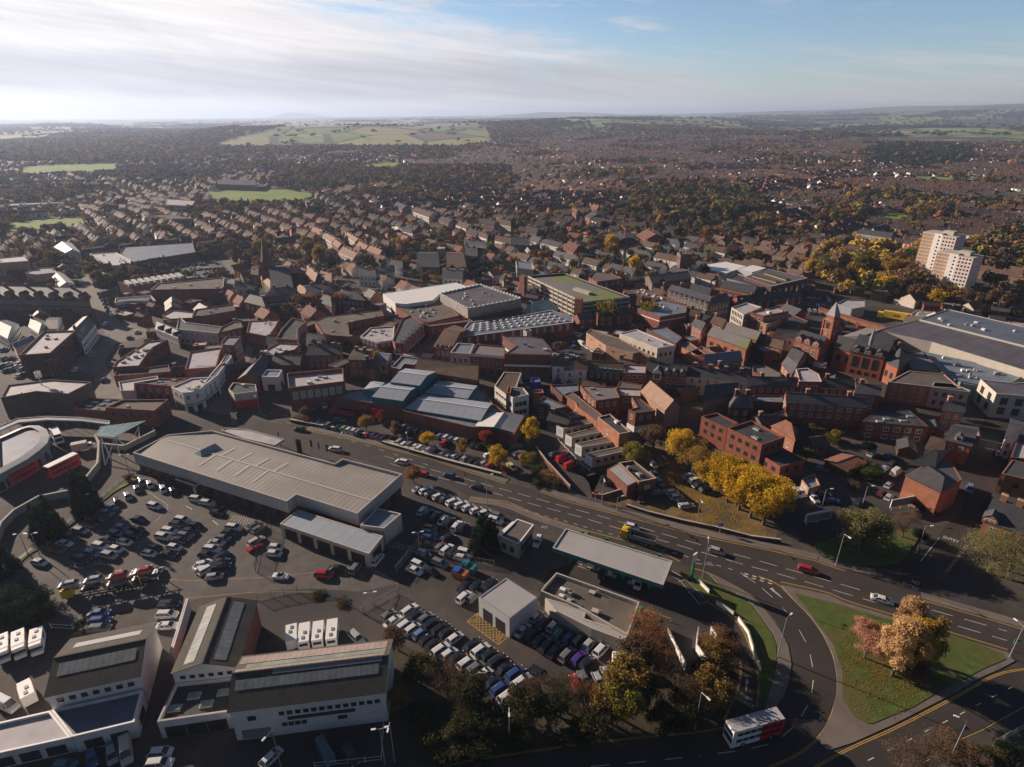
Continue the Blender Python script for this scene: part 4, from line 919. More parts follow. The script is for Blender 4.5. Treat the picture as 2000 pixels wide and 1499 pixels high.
r, P=B('dealership','large grey car showroom with shallow ribbed metal roof and deep pale parapet','showroom',DE,7.2,'clad','metal',par=1.5,lower=(3.4,3.4),cop='palecon')
for o in list(r.children):
 if o.name.startswith('roof'):bpy.data.objects.remove(o)
pin=inset(P,.36)
b=MB(); ra, rb=W('b1 1440,345 b2 1432,862',7.6); da=unit(ra,rb); b.ud=(da[1],-da[0]); b.ud=da
def sd_(p):return(rb[0]-ra[0])*(p[1]-ra[1])-(rb[1]-ra[1])*(p[0]-ra[0])
def rz_(p):return 7.15-abs(sd_(p))/dist(ra,rb)*.06
for sgn in(1,-1):
 out=[]
 for i in range(len(pin)):
  p, q=pin[i], pin[(i+1)%len(pin)]; s0, s1=sd_(p)*sgn, sd_(q)*sgn
  if s0>=0:out.append((*p,rz_(p)))
  if(s0>0)!=(s1>0):t=s0/(s0-s1); c=lerp(p,q,t); out.append((*c,rz_(c)))
 b.face(out,'metal')
b.build('roof',r)
b=MB(); Pl=inset(P,.5); b.prism(Pl,0,3.45,'darkbrick',cap=False); b.prism(P,3.4,3.42,'darkmetal',bottom=True); b.build('lower_wall',r)
for u in(.27,.36,.45,.54):
 c=lerp(ra,rb,u); n=(-da[1],da[0]); k=MB()
 for s_, o_, l_ in((-1,0,6.0),(1,1.8,5.5)):
  q=[(c[0]+da[0]*(o_+a_)+n[0]*s_*b2,c[1]+da[1]*(o_+a_)+n[1]*s_*b2)for a_,b2 in((-.45,.3),(.45,.3),(.45,l_),(-.45,l_))]; q=ccw(q); k.face([(*p,rz_(p)+.08)for p in q],'rooflightwhite')
 k.build('rooflight',r)
k=MB(); k.obox(lerp(ra,rb,.5),da,dist(ra,rb),.5,7.1,7.26,'rooflightwhite'); k.build('ridge_cap',r)
c=W('b1 1760,455',7.5)[0]; k=MB(); k.ud=da
q=W('b1 1655,480 1850,400 1910,425 1740,520',6.6); t=lerp(q[0],q[3],.5), lerp(q[1],q[2],.5)
t0, t1=lerp(t[0],t[1],.2), lerp(t[0],t[1],.9)
for f in([q[0],q[1],t1,t0],[q[2],q[3],t0,t1]):k.face([(*f[0],6.6),(*f[1],6.6),(*f[2],8.3),(*f[3],8.3)],'finemetal')
k.face([(*q[3],6.6),(*q[0],6.6),(*t0,8.3)],'skyglass'); k.face([(*q[1],6.6),(*q[2],6.6),(*t1,8.3)],'skyglass'); k.build('rooflight',r)
for(a_,b2,n)in(('b1 1300,520','b2 560,1010',12),):
 a, c=W(a_+' '+b2,3.4);
for i in range(len(Pl)):
 a, c=Pl[i], Pl[(i+1)%len(Pl)]
 if dist(a,c)>12 and(unit(a,c)[1]*-a[0]-unit(a,c)[0]*-a[1])>0:wins(r,a,c,[.6],'shop',2.6,2.2,5.5)
B('workshop_wing','low service wing with teal grey ribbed roof and open bays before the grey showroom','workshop','b2 645,1072 800,950 1535,1178 1412,1332',4.3,'palecon','bluemetal',par=.1,cop='palecon',win=[K_('bay',4.2,3.2,5.8,.05,e=[0,1,2,3])])
B('annexe','square annexe with pale blue roof at the right end of the grey showroom','annexe','b2 1335,1085 1482,935 1692,985 1542,1112',5.4,'palecon','bluefrost',par=.4,cop='palecon',win=[K_('panel',2.2,1.6,4,1)])
r, P=canopy('porch_canopy','flat grey entrance canopy behind the showroom beside the main road','b2 140,272 188,250 375,265 685,350 603,402 335,342',5.6,.5,'frost','palecon',[])
for s in('b2 650,400','b2 560,440','b2 250,330'):p=W(s)[0]; k=MB(); k.tube((p[0]-r['_loc'][0],p[1]-r['_loc'][1],0),(p[0]-r['_loc'][0],p[1]-r['_loc'][1],5.1),.18,.18,'darkmetal'); o=k.build('column'); o.parent=r
canopy('entrance_canopy','small square framed canopy over the showroom side entrance','b1 1508,690 1560,665 1725,725 1690,750',3.2,.3,'darkfelt','palecon',W('b1 1690,830'),'palecon')
x, y=W('b2 820,460')[0]; r=empty('pylon_sign',(x,y,0)); tag(r,'tall black slab sign on the grass behind the showroom','sign'); k=MB(); k.obox((0,0),(1,-.2),1.6,.35,0,5,'darkmetal'); k.build('slab').parent=r
for i, (x,y,c,t)in enumerate(((920,470,'darkmetal',2.4),(985,490,'palecon',2.4),(1055,510,'darkmetal',2.4),(262,235,'whitepaint',2.0),(245,225,'whitepaint',2.0),(275,240,'whitepaint',2.0))):
 p=W('b2 %d,%d'%(x,y))[0]; r=empty('banner_flag',(p[0],p[1],0)); tag(r,'%s banner flag, %s of the three %s'%('white' if c!='darkmetal' else 'dark',ORD[i%3],'behind the grey showroom' if i<3 else 'beyond the porch canopy'),'flag','showroom banner flags')
 k=MB(); k.tube((0,0,0),(0,0,5.2),.05,.04,'steel'); k.build('pole').parent=r; k=MB(); k.box(.05,.7,-.03,.03,5.0-t,5.1,c); k.build('banner').parent=r
rp=W('b1 -80,360 60,300 160,255 250,228 335,228 400,262 425,320 405,380 340,440 230,520 100,590 -80,690',5.5)
r, P=B('bus_station','bus station building with curved green glass walls and pale teardrop roof','bus station',rp,5.5,'skyglass','bluefrost',par=.15,cop='whitepaint',ud=(1,0),band=(4.5,5.5,'copper'))
k=MB(); ii=inset(P,2.2)
for i in range(len(P)):j=(i+1)%len(P); k.face([(*P[i],5.55),(*P[j],5.55),(*ii[j],6.0),(*ii[i],6.0)],'whiteroof')
k.build('roof_rim',r); auto_wins(r,P,5.5,[K_('dark',1.8,2.8,2.3,.4)])
P1=smooth(W('b1 -60,262 0,235 150,170 400,150 700,160 945,190',4.6),1); P2=smooth(W('b1 945,222 700,192 400,182 160,205 0,275 -60,305',4.6),1)
r, P=canopy('walkway_canopy','long thin curved walkway canopy on posts around the bus station','b1 -60,262 0,235 150,170 400,150 700,160 945,190 945,222 700,192 400,182 160,205 0,275 -60,305',4.4,.25,'bluefrost','steel',[],foot if False else 'steel')
for s in('b1 0,300','b1 90,270','b1 170,250','b1 280,235','b1 370,230','b1 480,235','b1 580,240','b1 680,245','b1 770,250','b1 860,260'):
 p=W(s)[0]; l=r['_loc']; k=MB(); k.tube((p[0]-l[0],p[1]-l[1],0),(p[0]-l[0],p[1]-l[1],4.2),.09,.09,'steel'); k.build('column').parent=r
q=W('b1 815,312 875,240 1258,210 990,338',7.5); r=empty('glass_canopy',(q[0][0],q[0][1],0)); tag(r,'tilted greenish glass canopy on crossed white struts by the bus station','canopy')
k=MB(); zz=(7.0,7.6,8.4,7.8); qc=q; k.face([(*q[i],zz[i])for i in range(4)][::-1],'skyglass'); k.face([(*q[i],zz[i]+.15)for i in range(4)][::-1],'skyglass'); k.build('glass_roof',r)
k=MB()
for i in range(9):
 a, b_=lerp(q[0],q[3],i/8), lerp(q[1],q[2],i/8); k.tube((*a,7+.8*i/8+.2),(*b_,7.6+.8*i/8+.2),.07,.07,'whitepaint',4)
k.build('glazing_bars',r)
for a, b_ in((0,'b1 905,570'),(3,'b1 905,570'),(0,'b1 960,520'),(3,'b1 1030,480'),(2,'b1 1200,330'),(3,'b1 1080,400'),(2,'b1 1140,360')):
 p=W(b_)[0]; k=MB(); t=lerp(q[a],(sum(v[0]for v in q)/4,sum(v[1]for v in q)/4),.25); k.tube((*p,0),(*t,7.2),.22,.12,'whitepaint'); k.build('strut',r)
fence('retaining_wall','b1 865,410 862,500 855,600 760,720 600,840 350,890 140,1010 30,1120 -30,1300','tall curving pale concrete retaining wall round the bus station ramp',2.2,wall=(.5,'palecon'),cat='wall')
fence('retaining_wall','b1 830,350 870,420 1080,440 1340,310 1330,290','pale concrete ramp wall below the glass canopy',1.8,wall=(.5,'palecon'),cat='wall')
fence('metal_railing','b1 60,1499 240,1330 440,1180 560,1090 700,970 860,860 1080,670','thin grey railing along the grass strip left of the big car park',1.0,bars=False)
B('brick_store','large brown brick store with streaked pale flat roof and mast at the left edge','store','c1 5,1392 70,1275 470,1225 835,1248 622,1356 330,1332',8.5,'brownbrick','frost',par=.5,vents=2,win=[K_('shop',2.2,5.5,3.4,1.5,e=[1])]if False else[])
B('brick_block','red brick flat roofed block beside the glass canopy','block','b1 905,72 1052,5 1448,0 1330,98',6.5,'redbrick','felt',par=.6,win=[D_(3.5,g=3.5)],vents=1)
B('brick_annexe','dark low roofed brick annexe with small skylights left of the red brick block','annexe','b1 620,75 760,-10 1045,0 900,100',5,'redbrick','darkfelt',sky=5)
B('corner_shop','small corner shop, white upper floor over bright red ground floor','shop','c2 450,1312 490,1252 700,1270 712,1332 500,1358',6.2,'cream','darkfelt',lower=(2.8,2.8),cop='palecon',vents=1)
k=MB(); P=inset(W('c2 450,1312 490,1252 700,1270 712,1332 500,1358',6.2),-.06); k.prism(P,0,3.1,'red',cap=False); k.build('shopfront',bpy.data.objects['corner_shop'])
r, P=B('function_hall','long brick hall with seven tall pale panels and sunken white roof','hall','c2 998,1302 1508,1242 1500,1120 985,1168',9.5,'brick','frost',par=1.3,vents=4)
wins(r,P[0],P[1],[4.6],'panel',1.7,2.9,3.3,n=7);
B('white_garage','white walled block with blue grey roof left of the brick hall','block','c2 750,1197 797,1135 942,1137 905,1202',6.2,'white','bluefrost',win=[K_('bay',3,2.6,4,.1)])
B('brick_house','dark gabled building with one lit slope left of the white walled block','house','c2 540,1218 742,1010 835,1035 722,1212',6,'brick','slate','gable',2.2,ch=1)
r, P=B('curved_shops','white corner building with rounded front, green arcade and pale flat roof','shops','c2 -75,1292 30,1345 110,1340 200,1305 290,1228 330,1200 110,1212',8.2,'white','frost',win=[S_(5.2,g=3.4),K_('shop',1.9,2.2,2.6,.2)],band=(3.0,3.4,'copper'),vents=6)
r, P=B('white_terrace','long curved white terrace stepping up the High Street to the right of the rounded corner','terrace','c2 200,1302 345,1190 482,1012 440,978 372,1080 285,1180',8.2,'white','slate',win=[S_(5.4,3.2,g=3),K_('shop',1.9,2.0,2.6,.2)],par=.25)
B('brick_store','square brick store with wide pale grey flat roof behind the white terrace','store','c2 52,1132 95,975 388,930 335,1110',8.2,'brick','frost',par=.5)
B('brick_house','low gabled house with one sunlit slope before the square brick store','house','c2 150,1190 340,1190 345,1110 215,1110',5.5,'brick','slate','gable',2.2)
B('brick_tower_block','tall narrow brick building with striped red and white front at street bend','building','c2 385,880 430,832 562,832 500,912 392,908',12,'brick','bluefrost',win=[S_(9,6,3,g=2.6)])
B('brick_terrace','brick shop terrace running back along the narrow street behind the tall narrow building','terrace','c2 350,800 585,745 560,700 500,690 385,745',8,'brick','felt',win=[S_(5,2.5,g=2.6)])
r, P=B('pale_terrace','pale walled long terrace with brown and slate roof facing the gyratory','terrace','c1 1612,762 c2 350,802 395,742 60,700 c1 1640,650',7.5,'cream','slate',win=[S_(4.6,g=3),K_('dark',1.2,1.2,3,1)])
B('brick_store','brick store with dark ridged roof above the pale terrace','store','c2 118,640 150,582 495,535 515,592 215,642',8.5,'brick','darkfelt',win=[D_(3,g=5)],vents=2)
B('white_roof_shed','brown shed with bright white roof strip left of the dark ridged brick store','shed','c1 1480,640 1580,590 1780,610 1770,660 1560,670',6,'brick','whiteroof')
r, P=B('white_cottages','row of white cottages with three sharp gables beside the gyratory','cottages','c1 1420,760 1625,845 1640,770 1470,690',5.5,'white','slate','gable',1.8,win=[S_(3.3,.8,g=2.6,h=1.1)])
dormers(r,P[0],P[1],5.3,3,.1,'white','slate',2.4,1.0,3)
B('brick_shops','red brick shops with curved grey roof full of vents inside the gyratory','shops','c1 1028,1112 1058,1062 1340,880 1535,858 1400,928 1345,990 1272,1098',6.5,'redbrick','frost',vents=9,win=[D_(3.4,g=3)])
B('dark_shed','long dark roofed shed below the curved red brick shops','shed','c1 1040,1192 1062,1155 1545,1090 1562,1152',5,'brick','darkfelt')
B('pink_store','low store with pinkish L shaped flat roof and white walls','store','c1 1082,1246 1440,1190 1452,1226 1226,1262 1226,1326 1102,1328',4.5,'white','frost',cop='palecon')
B('brick_block','red brick block with skylights between the pinkish store and rounded white corner','block','c1 1228,1256 1480,1215 1705,1212 1572,1286',6.5,'redbrick','felt',sky=3,win=[S_(3.4,g=4),K_('shop',2,2,4,.3)])
r, P=B('office_block','three storey dark brick office block with pale felt roof beside the left road','offices','c1 172,1002 396,785 692,774 458,982',10.5,'darkbrick','frost',par=.7,win=[K_('dark',1.3,1.3,2.4,7.6,4.6,1.4)],vents=4,cop='brick')
B('white_house','white rendered gabled building behind the dark brick offices','house','c1 745,878 872,720 760,655 622,775',7,'white','slate','gable',2.4,win=[D_(3.8,1)],ch=1)
B('white_house','white gabled cottage at the far left below the ornate brick terrace','house','c1 -40,790 65,850 170,720 60,680',6,'white','slate','gable',2.4,win=[D_(3.4,1)])
B('white_house','white gabled house with dormer between two others below the ornate terrace','house','c1 260,740 350,800 430,700 330,660',6.5,'white','slate','gable',2.2,win=[D_(3.4,1)],ch=1)
B('white_house','white gabled house nearest the road below the ornate terrace','house','c1 420,760 520,760 560,660 460,660',6.5,'white','slate','gable',2.2,win=[D_(3.4)])
B('white_shed','long white roofed shed at the left behind the car rows','shed','c1 110,900 270,830 320,860 140,940',4.5,'white','bluefrost','gable',1.2)
r, P=B('ornate_terrace','long ornate red brick terrace with slate roof, stone gables and white windows','terrace','c1 -260,470 818,500 740,395 -220,375',10.5,'redbrick','slate','gable',3.6,win=[K_('sash',1.0,1.9,1.9,7.4,3.9),K_('shop',2.0,2.2,3.2,.3)],ch=5)
dormers(r,P[0],P[1],10.4,8,-.15,'redbrick','slate',3.2,2.4,3.4,style='arch')
B('civic_hall','tall windowless tan concrete hall with flat roof at the left edge','hall','c1 -160,130 215,92 262,140 -120,165',12.5,'tan','frost',vents=2)
B('tan_block','lower tan block with pale blue roof right of the windowless concrete hall','block','c1 228,252 318,206 492,200 518,246 330,264',8,'tan','bluefrost')
B('pale_hall','small hall with pale spotted ridged roof beside the upper left road','hall','c1 470,292 548,376 680,350 562,238',6,'cream','frost','gable',2)
B('white_roof_store','store with bright white flat roof and white walls beside the upper left road','store','c1 820,74 1060,60 1196,132 1192,172 1020,182',7,'white','whiteroof',vents=5,win=[K_('shop',2.4,2,4,.5)])
B('white_shed','big white ridged shed left of the road, near the school field','shed','c1 500,8 600,62 735,62 650,-25',7.5,'white','whiteroof','gable',2.5)
B('blue_grey_depot','very wide dark blue grey depot roof behind the white roofed store','depot','c1 1100,70 1140,10 1760,-30 1790,60 1210,150',6.5,'darkbrick','bluefrost')
r, P=B('sawtooth_shed','long shed with a row of pale saw tooth rooflights','shed','c1 1082,335 1625,252 1720,300 1212,375',7.5,'brick','darkfelt')
for i in range(9):
 a, b_=lerp(P[0],P[1],(i+.3)/9)if dist(P[0],P[1])>dist(P[1],P[2])else lerp(P[1],P[2],(i+.3)/9), None
 k=MB(); e=max(range(4),key=lambda q:dist(P[q],P[(q+1)%4])); d=unit(P[e],P[(e+1)%4]); c=lerp(lerp(P[e],P[(e+1)%4],(i+.5)/9),lerp(P[(e+3)%4],P[(e+2)%4],(i+.5)/9),.5)
 k.obox(c,(-d[1],d[0]),12,2.2,7.1,8.6,'whiteroof'); k.build('rooflight',r)
B('brick_supermarket','very long red brick supermarket with blank walls right of the upper left road','supermarket','c1 1376,402 1450,346 2050,290 c2 405,375 385,392',9,'brick','felt',vents=3,cop='palecon')
B('white_shop','low white shop with blue sign band before the long brick supermarket','shop','c1 1048,522 1168,502 1425,502 1382,456 1058,480',5.5,'white','darkfelt',win=[K_('shop',2.2,2,3,.4)],band=(2.8,3.6,'blue'))
B('white_villa','white two storey villa with slate roof beside the street to the spire','house','c2 520,400 692,388 680,345 505,360',6.5,'white','slate','gable',2,win=[S_(3.8,1,g=3)],ch=2)
B('white_annexe','low white annexe left of the white two storey villa','annexe','c2 450,470 520,455 515,420 430,440',4,'white','bluefrost',win=[D_(1.2)])
B('round_ended_store','brick store with round ended olive roof left of the white villa','store','c2 405,375 500,380 510,330 480,300 420,300',6,'tanbrick','mossroof')
x, y=W('c2 845,395')[0]
r, P=B('spire_church','stone church with slender tall spire and steep slate roof','church','c2 845,400 1040,385 990,180 840,190',9,'stone','slate','gable',6,foot=True)
wins(r,P[0],P[1],[3],'dark',2.2,4.0,8,n=1)
k=MB(); s=3.5
k.box(x-s,x+s,y-s,y+s,0,18,'stone'); k.build('tower',r)
k=MB(); n=8; R=[(x+s*1.05*math.cos(PI/8+i*PI/4),y+s*1.05*math.sin(PI/8+i*PI/4),18)for i in range(8)]
for i in range(8):k.face([R[i],R[(i+1)%8],(x,y,35)],'stone')
k.tube((x,y,34.8),(x,y,36.4),.08,.05,'darkmetal'); k.build('spire',r)
for a in((-1,0),(0,-1)):
 me=win_mesh('dark',1.2,2.6); inst('belfry_window',me,r,(x+a[0]*(s+.004)-r['_loc'][0],y+a[1]*(s+.004)-r['_loc'][1],12),math.atan2(a[1],a[0])-PI/2)
B('church_aisle','lit gabled side aisle of the church with the spire','aisle','c2 745,300 830,395 850,330 790,250',6,'stone','tantile','gable',2.5)
B('vicarage','red brick gabled house with pale roof left of the spire','house','c2 655,262 720,270 740,190 690,180',7,'redbrick','browntile','gable',2.5,win=[S_(3.8,1)],ch=1)
for i, s in enumerate(('c2 1015,262 1090,250 1075,205 1010,210','c2 1155,250 1240,330 1300,260 1200,180','c2 1290,300 1390,330 1400,250 1310,230')):
 B('brick_villa',('small gabled brick house right of the spire','brick house with pale lit slopes and ornate gables right of the spire','brick house with tall chimneys, farther right of the spire')[i],'house',s,6.5,'redbrick','tantile','gable',2.6,win=[S_(3.8,1)],ch=2)
r, P=B('school_block','red brick Victorian school range with slate roof and white windows below the spire','school','c2 772,472 1075,442 1045,390 850,402',8,'redbrick','slate','hip',2.8,win=[K_('sash',1.1,1.6,2.1,5.2,1.8)],ch=2)
B('school_wing','hipped brick wing at the left end of the school range','school','c2 595,512 785,560 792,482 660,455',8,'redbrick','slate','hip',2.8,win=[S_(4.6,g=4)])
B('school_hall','brick hall with pale hipped roof right of the school range','school','c2 1055,400 1130,470 1250,430 1140,370',7.5,'redbrick','tantile','hip',2.5,win=[S_(4,g=3)])
B('long_school_range','long slate roofed brick range behind the hipped school houses','school','c2 1180,470 1525,412 1482,338 1140,365',8,'redbrick','slate','gable',2.8,win=[S_(5,2,g=2.4)],ch=3)
B('hipped_house','brick house with pale hipped roof behind the autumn tree, left one','house','c2 1272,512 1395,562 1425,475 1350,445',7.5,'redbrick','slate','hip',2.5,win=[S_(4.6,1.6,g=2.6)],ch=1)
B('hipped_house','wide brick house with dark hipped roof and chimney beside the autumn tree','house','c2 1430,482 1705,502 1610,425 1490,395',7.5,'redbrick','slate','hip',2.8,win=[S_(4.6,1.6,g=2.6)],ch=2)
B('frosted_store','brick store with frosted lilac flat roof at the corner of the narrow street','store','c2 615,792 640,690 912,678 880,742 815,832',7,'brick','frost',vents=3,win=[K_('shop',2,1.8,3,.3)])
B('yellow_brick_bank','yellow brick building with tall windows and flat grey roof','building','c2 885,850 930,770 1030,660 1165,690 1085,755 1075,860',8.5,'tanbrick','darkfelt',par=.8,win=[S_(5,2,g=2.2)])
B('timbered_shop','narrow timbered house with small gable left of the yellow brick building','house','c2 805,890 895,890 885,830 820,830',7,'white','slate','gable',2.2,win=[S_(4)])
r, P=B('mock_tudor_shops','shops with two white gables and slate roof','shops','c2 1165,912 1338,915 1332,822 1190,802',7,'white','slate','gable',2.5,win=[S_(1.2)])
dormers(r,P[0],P[1],6.8,2,-.1,'white','slate',3.0,.7,3)
B('brick_precinct','brick building with very wide brown grey L shaped flat roof','building','c2 1240,692 1330,652 1850,590 1875,642 1542,702 1562,832 1400,822 1310,802',7,'brick','felt',par=.3,vents=5,win=[D_(2.5,g=4)])
B('brick_row','dark brick shop row with brown roof in the shaded street','shops','c2 700,1005 900,890 1110,900 1060,950 860,1000',7.5,'brick','frost',vents=5,win=[S_(4.6,g=2.4)])
B('brick_row','brick house row with brown ridged roof below the mock gabled shops','shops','c2 1160,1000 1470,1000 1490,930 1290,930',6.5,'brick','slate','gable',2.2,win=[S_(3.6,1,g=2.6)],ch=2)
B('brick_row','tall brick house with flat brown roof and whitewashed end','house','c2 1550,1040 1700,1045 1775,950 1640,935',8,'brick','felt','gable',1.5,win=[S_(5,1.6)],ch=2)
B('dark_yard_block','low dark roofed building between the garage and the long brick hall','building','c2 840,1090 1100,1090 1130,1010 900,1000',5.5,'darkbrick','slate','gable',1.8,win=[D_(2)],ch=1)
B('small_brick_house','small brick house with white window below the frosted wedge roof','house','c3 60,1120 180,1120 175,1050 80,1050',5.5,'brick','slate','gable',2,win=[S_(3,.8)],ch=1)
B('blue_shed','small pitched blue grey roofed house by the wedge roof','house','c3 190,1060 260,1070 300,990 200,980',5.5,'cream','bluefrost','gable',1.6,win=[D_(2)])
B('wedge_store','shop with pale blue wedge shaped roof opposite the shopping centre','shop','c3 300,1110 395,1010 570,1030 510,1090 420,1080 380,1130',6,'brick','bluefrost',cop='palecon')
r, P=B('white_roof_hall','big hall with sunlit white sloping metal roof','hall','c3 222,440 885,338 975,368 1130,350 1112,400 748,438 680,500 435,535 336,527',8.5,'white','sunlitroof',par=.1,cop='whitepaint',win=[K_('dark',1.5,1.2,2.6,2)])
r, P=B('flat_store','large square department store with purple grey flat roof and grey upper wall','store','c3 745,438 1112,356 1490,482 1000,577',11.5,'concrete','purple',par=.6,vents=8,cop='palecon',lower=(6,6))
k=MB(); k.prism(inset(P,-.06),0,6.4,'brick',cap=False); k.build('lower_wall',r)
for i in range(4):
 a, b_=P[i], P[(i+1)%4]
 d=unit(a,b_)
 n=int(dist(a,b_)/2.6)
 k=MB()
 for j in range(n):k.obox(lerp(a,b_,(j+.5)/n),d,1.2,.6,11.5,11.95,'whitepaint')
 k.build('parapet_blocks',r)
B('service_roof','low brown roof cluttered with plant between the white hall and corner mansard','building','c3 338,556 640,502 745,470 925,640 640,702 600,692 460,642',7,'brick','felt',vents=14)
r, P=B('mansard_shops','brick shopping centre wing with sloping slate roof and white dormers','shops','c3 310,862 398,668 480,635 605,715 405,895 335,892',8.5,'redbrick','slate',win=[K_('shop',2.2,2.2,3.2,.3),S_(4.5,g=3)],band=(3.0,3.5,'whitepaint'))
for i in range(len(P)):
 a, b_=P[i], P[(i+1)%len(P)]; d=unit(a,b_)
 if d[1]*-a[0]-d[0]*-a[1]>0 and dist(a,b_)>8:dormers(r,a,b_,7.6,max(2,int(dist(a,b_)/4.5)),-.05,'white','slate',1.8,1.5,2,gab=False)
B('frosted_shops','shops with frosted flat roof and white parapet left of the dormered wing','shops','c3 18,832 110,750 330,735 318,862 180,882',7.5,'brick','frost',vents=5,cop='whitepaint',win=[K_('panel',1.2,1.6,3,4.8)],band=(6.6,7.3,'whitepaint'))
B('brick_link','narrow brick link building along the pedestrian square','shops','c3 610,712 1000,664 1052,690 640,742',7,'redbrick','felt',win=[S_(4,g=3),K_('shop',2,2,3.4,.3)])
r, P=B('brown_ridge_shops','brick shops with long brown ridged roof and white dormers facing the square','shops','c3 690,925 850,938 1005,765 880,730',7.5,'redbrick','browntile','gable',3,win=[K_('shop',1.8,2,2.8,.3),S_(4,g=2.6)])
dormers(r,P[0],P[1],7.2,2,-.05,'white','slate',1.8,1.5,2,gab=False)
r, P=B('rooflight_mall','covered shopping mall with frosted roof dotted with domed rooflights','shopping centre','c3 950,775 1010,700 1480,640 1765,590 1965,655 1965,702 1365,782 960,835',7,'redbrick','bluefrost',par=.4,cop='whitepaint',win=[K_('panel',1.0,2.6,4.2,3.6)])
rr=random.Random(3)
for a in range(13):
 for c in range(4):
  p=lerp(lerp(W('c3 1010,790',7)[0],W('c3 1950,690',7)[0],(a+.5)/13),lerp(W('c3 1040,710',7)[0],W('c3 1760,605',7)[0],(a+.5)/13),(c+.4)/4)
  k=MB(); n=8; R_=[(p[0]+.9*math.cos(t*PI/4),p[1]+.9*math.sin(t*PI/4))for t in range(8)]; k.prism(R_,6.6,6.95,'palecon')
  q=[(p[0]+.55*math.cos(t*PI/4),p[1]+.55*math.sin(t*PI/4),7.3)for t in range(8)]
  for t in range(8):u=(t+1)%8; k.face([(*R_[t],6.95),(*R_[u],6.95),q[u],q[t]],'whiteroof')
  k.face(q,'whiteroof'); k.build('rooflight',r)
q=W('c3 1500,605 1585,625 1835,590 1810,540 1590,560',7); x0, x1=W('c3 1595,520 1735,497',9.5); r=empty('glass_atrium',(q[0][0],q[0][1],7)); tag(r,'long glazed pyramid rooflight over the mall','atrium')
k=MB(); b0=W('c3 1495,600 1590,622 1830,585 1800,545',7)
for f in((b0[0],b0[1],x0),(b0[2],b0[3],x1)):k.face([(*f[0],6.5),(*f[1],6.5),(*f[2],10)],'skyglass')
k.face([(*b0[1],6.5),(*b0[2],6.5),(*x1,10),(*x0,10)],'skyglass'); k.face([(*b0[3],6.5),(*b0[0],6.5),(*x0,10),(*x1,10)],'skyglass'); k.build('glazing',r)
r, P=B('bank_building','cream stone bank building with arched windows on the High Street','bank','c3 840,978 1022,990 1060,900 905,890',9,'cream','bluefrost',win=[K_('arch',1.1,2.0,2.2,4.6),K_('shop',2,2.2,3,.3)])
B('bayed_shops','brick and white bay fronted shops with olive flat roof on the High Street','shops','c3 1024,990 1336,1015 1340,920 1080,900',9,'redbrick','mossroof',win=[K_('wide',1.8,1.7,3.0,6.2,3.4),K_('shop',2.2,2.2,3,.3)],band=(8.1,8.8,'whitepaint'))
r, P=B('mansard_store','large store with brown purple roof, dark mansard slope and white band','store','c3 1337,992 1762,1002 1772,952 1682,850 1562,828 1320,828 1442,920',11,'brick','purple',par=.2,win=[K_('dark',1.0,1.8,2.8,3.4)],band=(5.6,6.4,'whitepaint'),vents=3)
k=MB(); o1, o2=inset(P,-.25), inset(P,.6)
for i in range(len(P)):j=(i+1)%len(P); k.face([(*o1[i],7.4),(*o1[j],7.4),(*o2[j],11.05),(*o2[i],11.05)],'slate'); k.face([(*P[i],7.4),(*P[j],7.4),(*o1[j],7.4),(*o1[i],7.4)],'slate')
k.build('mansard',r)
B('rooftop_hut','small olive roofed rooftop hut between the mall and the mansard store','hut','c3 1508,770 1560,760 1588,772 1540,790',10,'concrete','felt')
B('tile_roof_hall','long hall with plain brown tiled ridged roof behind the teal market hall','hall','c3 520,1135 1086,1225 1102,1100 590,1055',8,'brick','browntile','gable',3)
r, P=B('market_hall','market hall with red brick base and several pale blue metal roofs with teal gable walls','market hall','e2 370,1038 730,1095 1250,1185 b3 170,100 760,242 945,240 1122,300 1212,140 1040,105 940,40 c3 1090,1245 e2 1690,735 1280,720 1090,860 720,940 560,945',5.2,'brick','bluefrost',par=.6,cop='brick',ud=(1,0))
lo=r['_loc']
def mroof(pl,pr,m,hh,tealR=True,name='roof_bay'):
 """two-slope roof; pl, pr = [back, ridge, front] pixel points on the left and right ends"""
 zs=(hh-1.8,hh,hh-1.8)
 Lp=[(*W(s,z)[0],z)for s,z in zip(pl,zs)]; Rp=[(*W(s,z)[0],z)for s,z in zip(pr,zs)]
 k=MB(); k.ud=unit(Lp[1],Rp[1])
 for i in(0,1):k.face([Lp[i+1],Rp[i+1],Rp[i],Lp[i]],m)
 k.obox(lerp(Lp[1],Rp[1],.5),k.ud,dist(Lp[1],Rp[1]),.35,hh-.05,hh+.12,'whitepaint')
 k.build(name,r)
 t=MB()
 for Q_, s in((Rp,1),(Lp,-1)):
  f=[(Q_[2][0],Q_[2][1],4.6),(Q_[0][0],Q_[0][1],4.6),(Q_[0][0],Q_[0][1],Q_[0][2]-.02),(Q_[1][0],Q_[1][1],Q_[1][2]-.02),(Q_[2][0],Q_[2][1],Q_[2][2]-.02)]
  t.face(f if s>0 else f[::-1],'teal')
 t.face([(*Lp[2][:2],4.6),(*Rp[2][:2],4.6),(*Rp[2][:2],Rp[2][2]-.02),(*Lp[2][:2],Lp[2][2]-.02)],'teal'); t.build('end_wall',r)
mroof(['e2 1280,665','e2 1190,712','e2 1080,842'],['e2 1680,708','e2 1562,757','e2 1462,890'],'bluemetal',11)
mroof(['e2 1080,850','e2 960,903','e2 840,1035'],['e2 1450,898','e2 1352,950','e2 1245,1090'],'bluemetal',9.5)
mroof(['e2 855,830','e2 815,850','e2 730,938'],['e2 1010,850','e2 960,902','e2 890,960'],'bluemetal',8.5)
mroof(['c3 740,1235','c3 690,1275','c3 600,1345'],['c3 1090,1283','c3 1060,1315','c3 1002,1402'],'bluemetal',7.8)
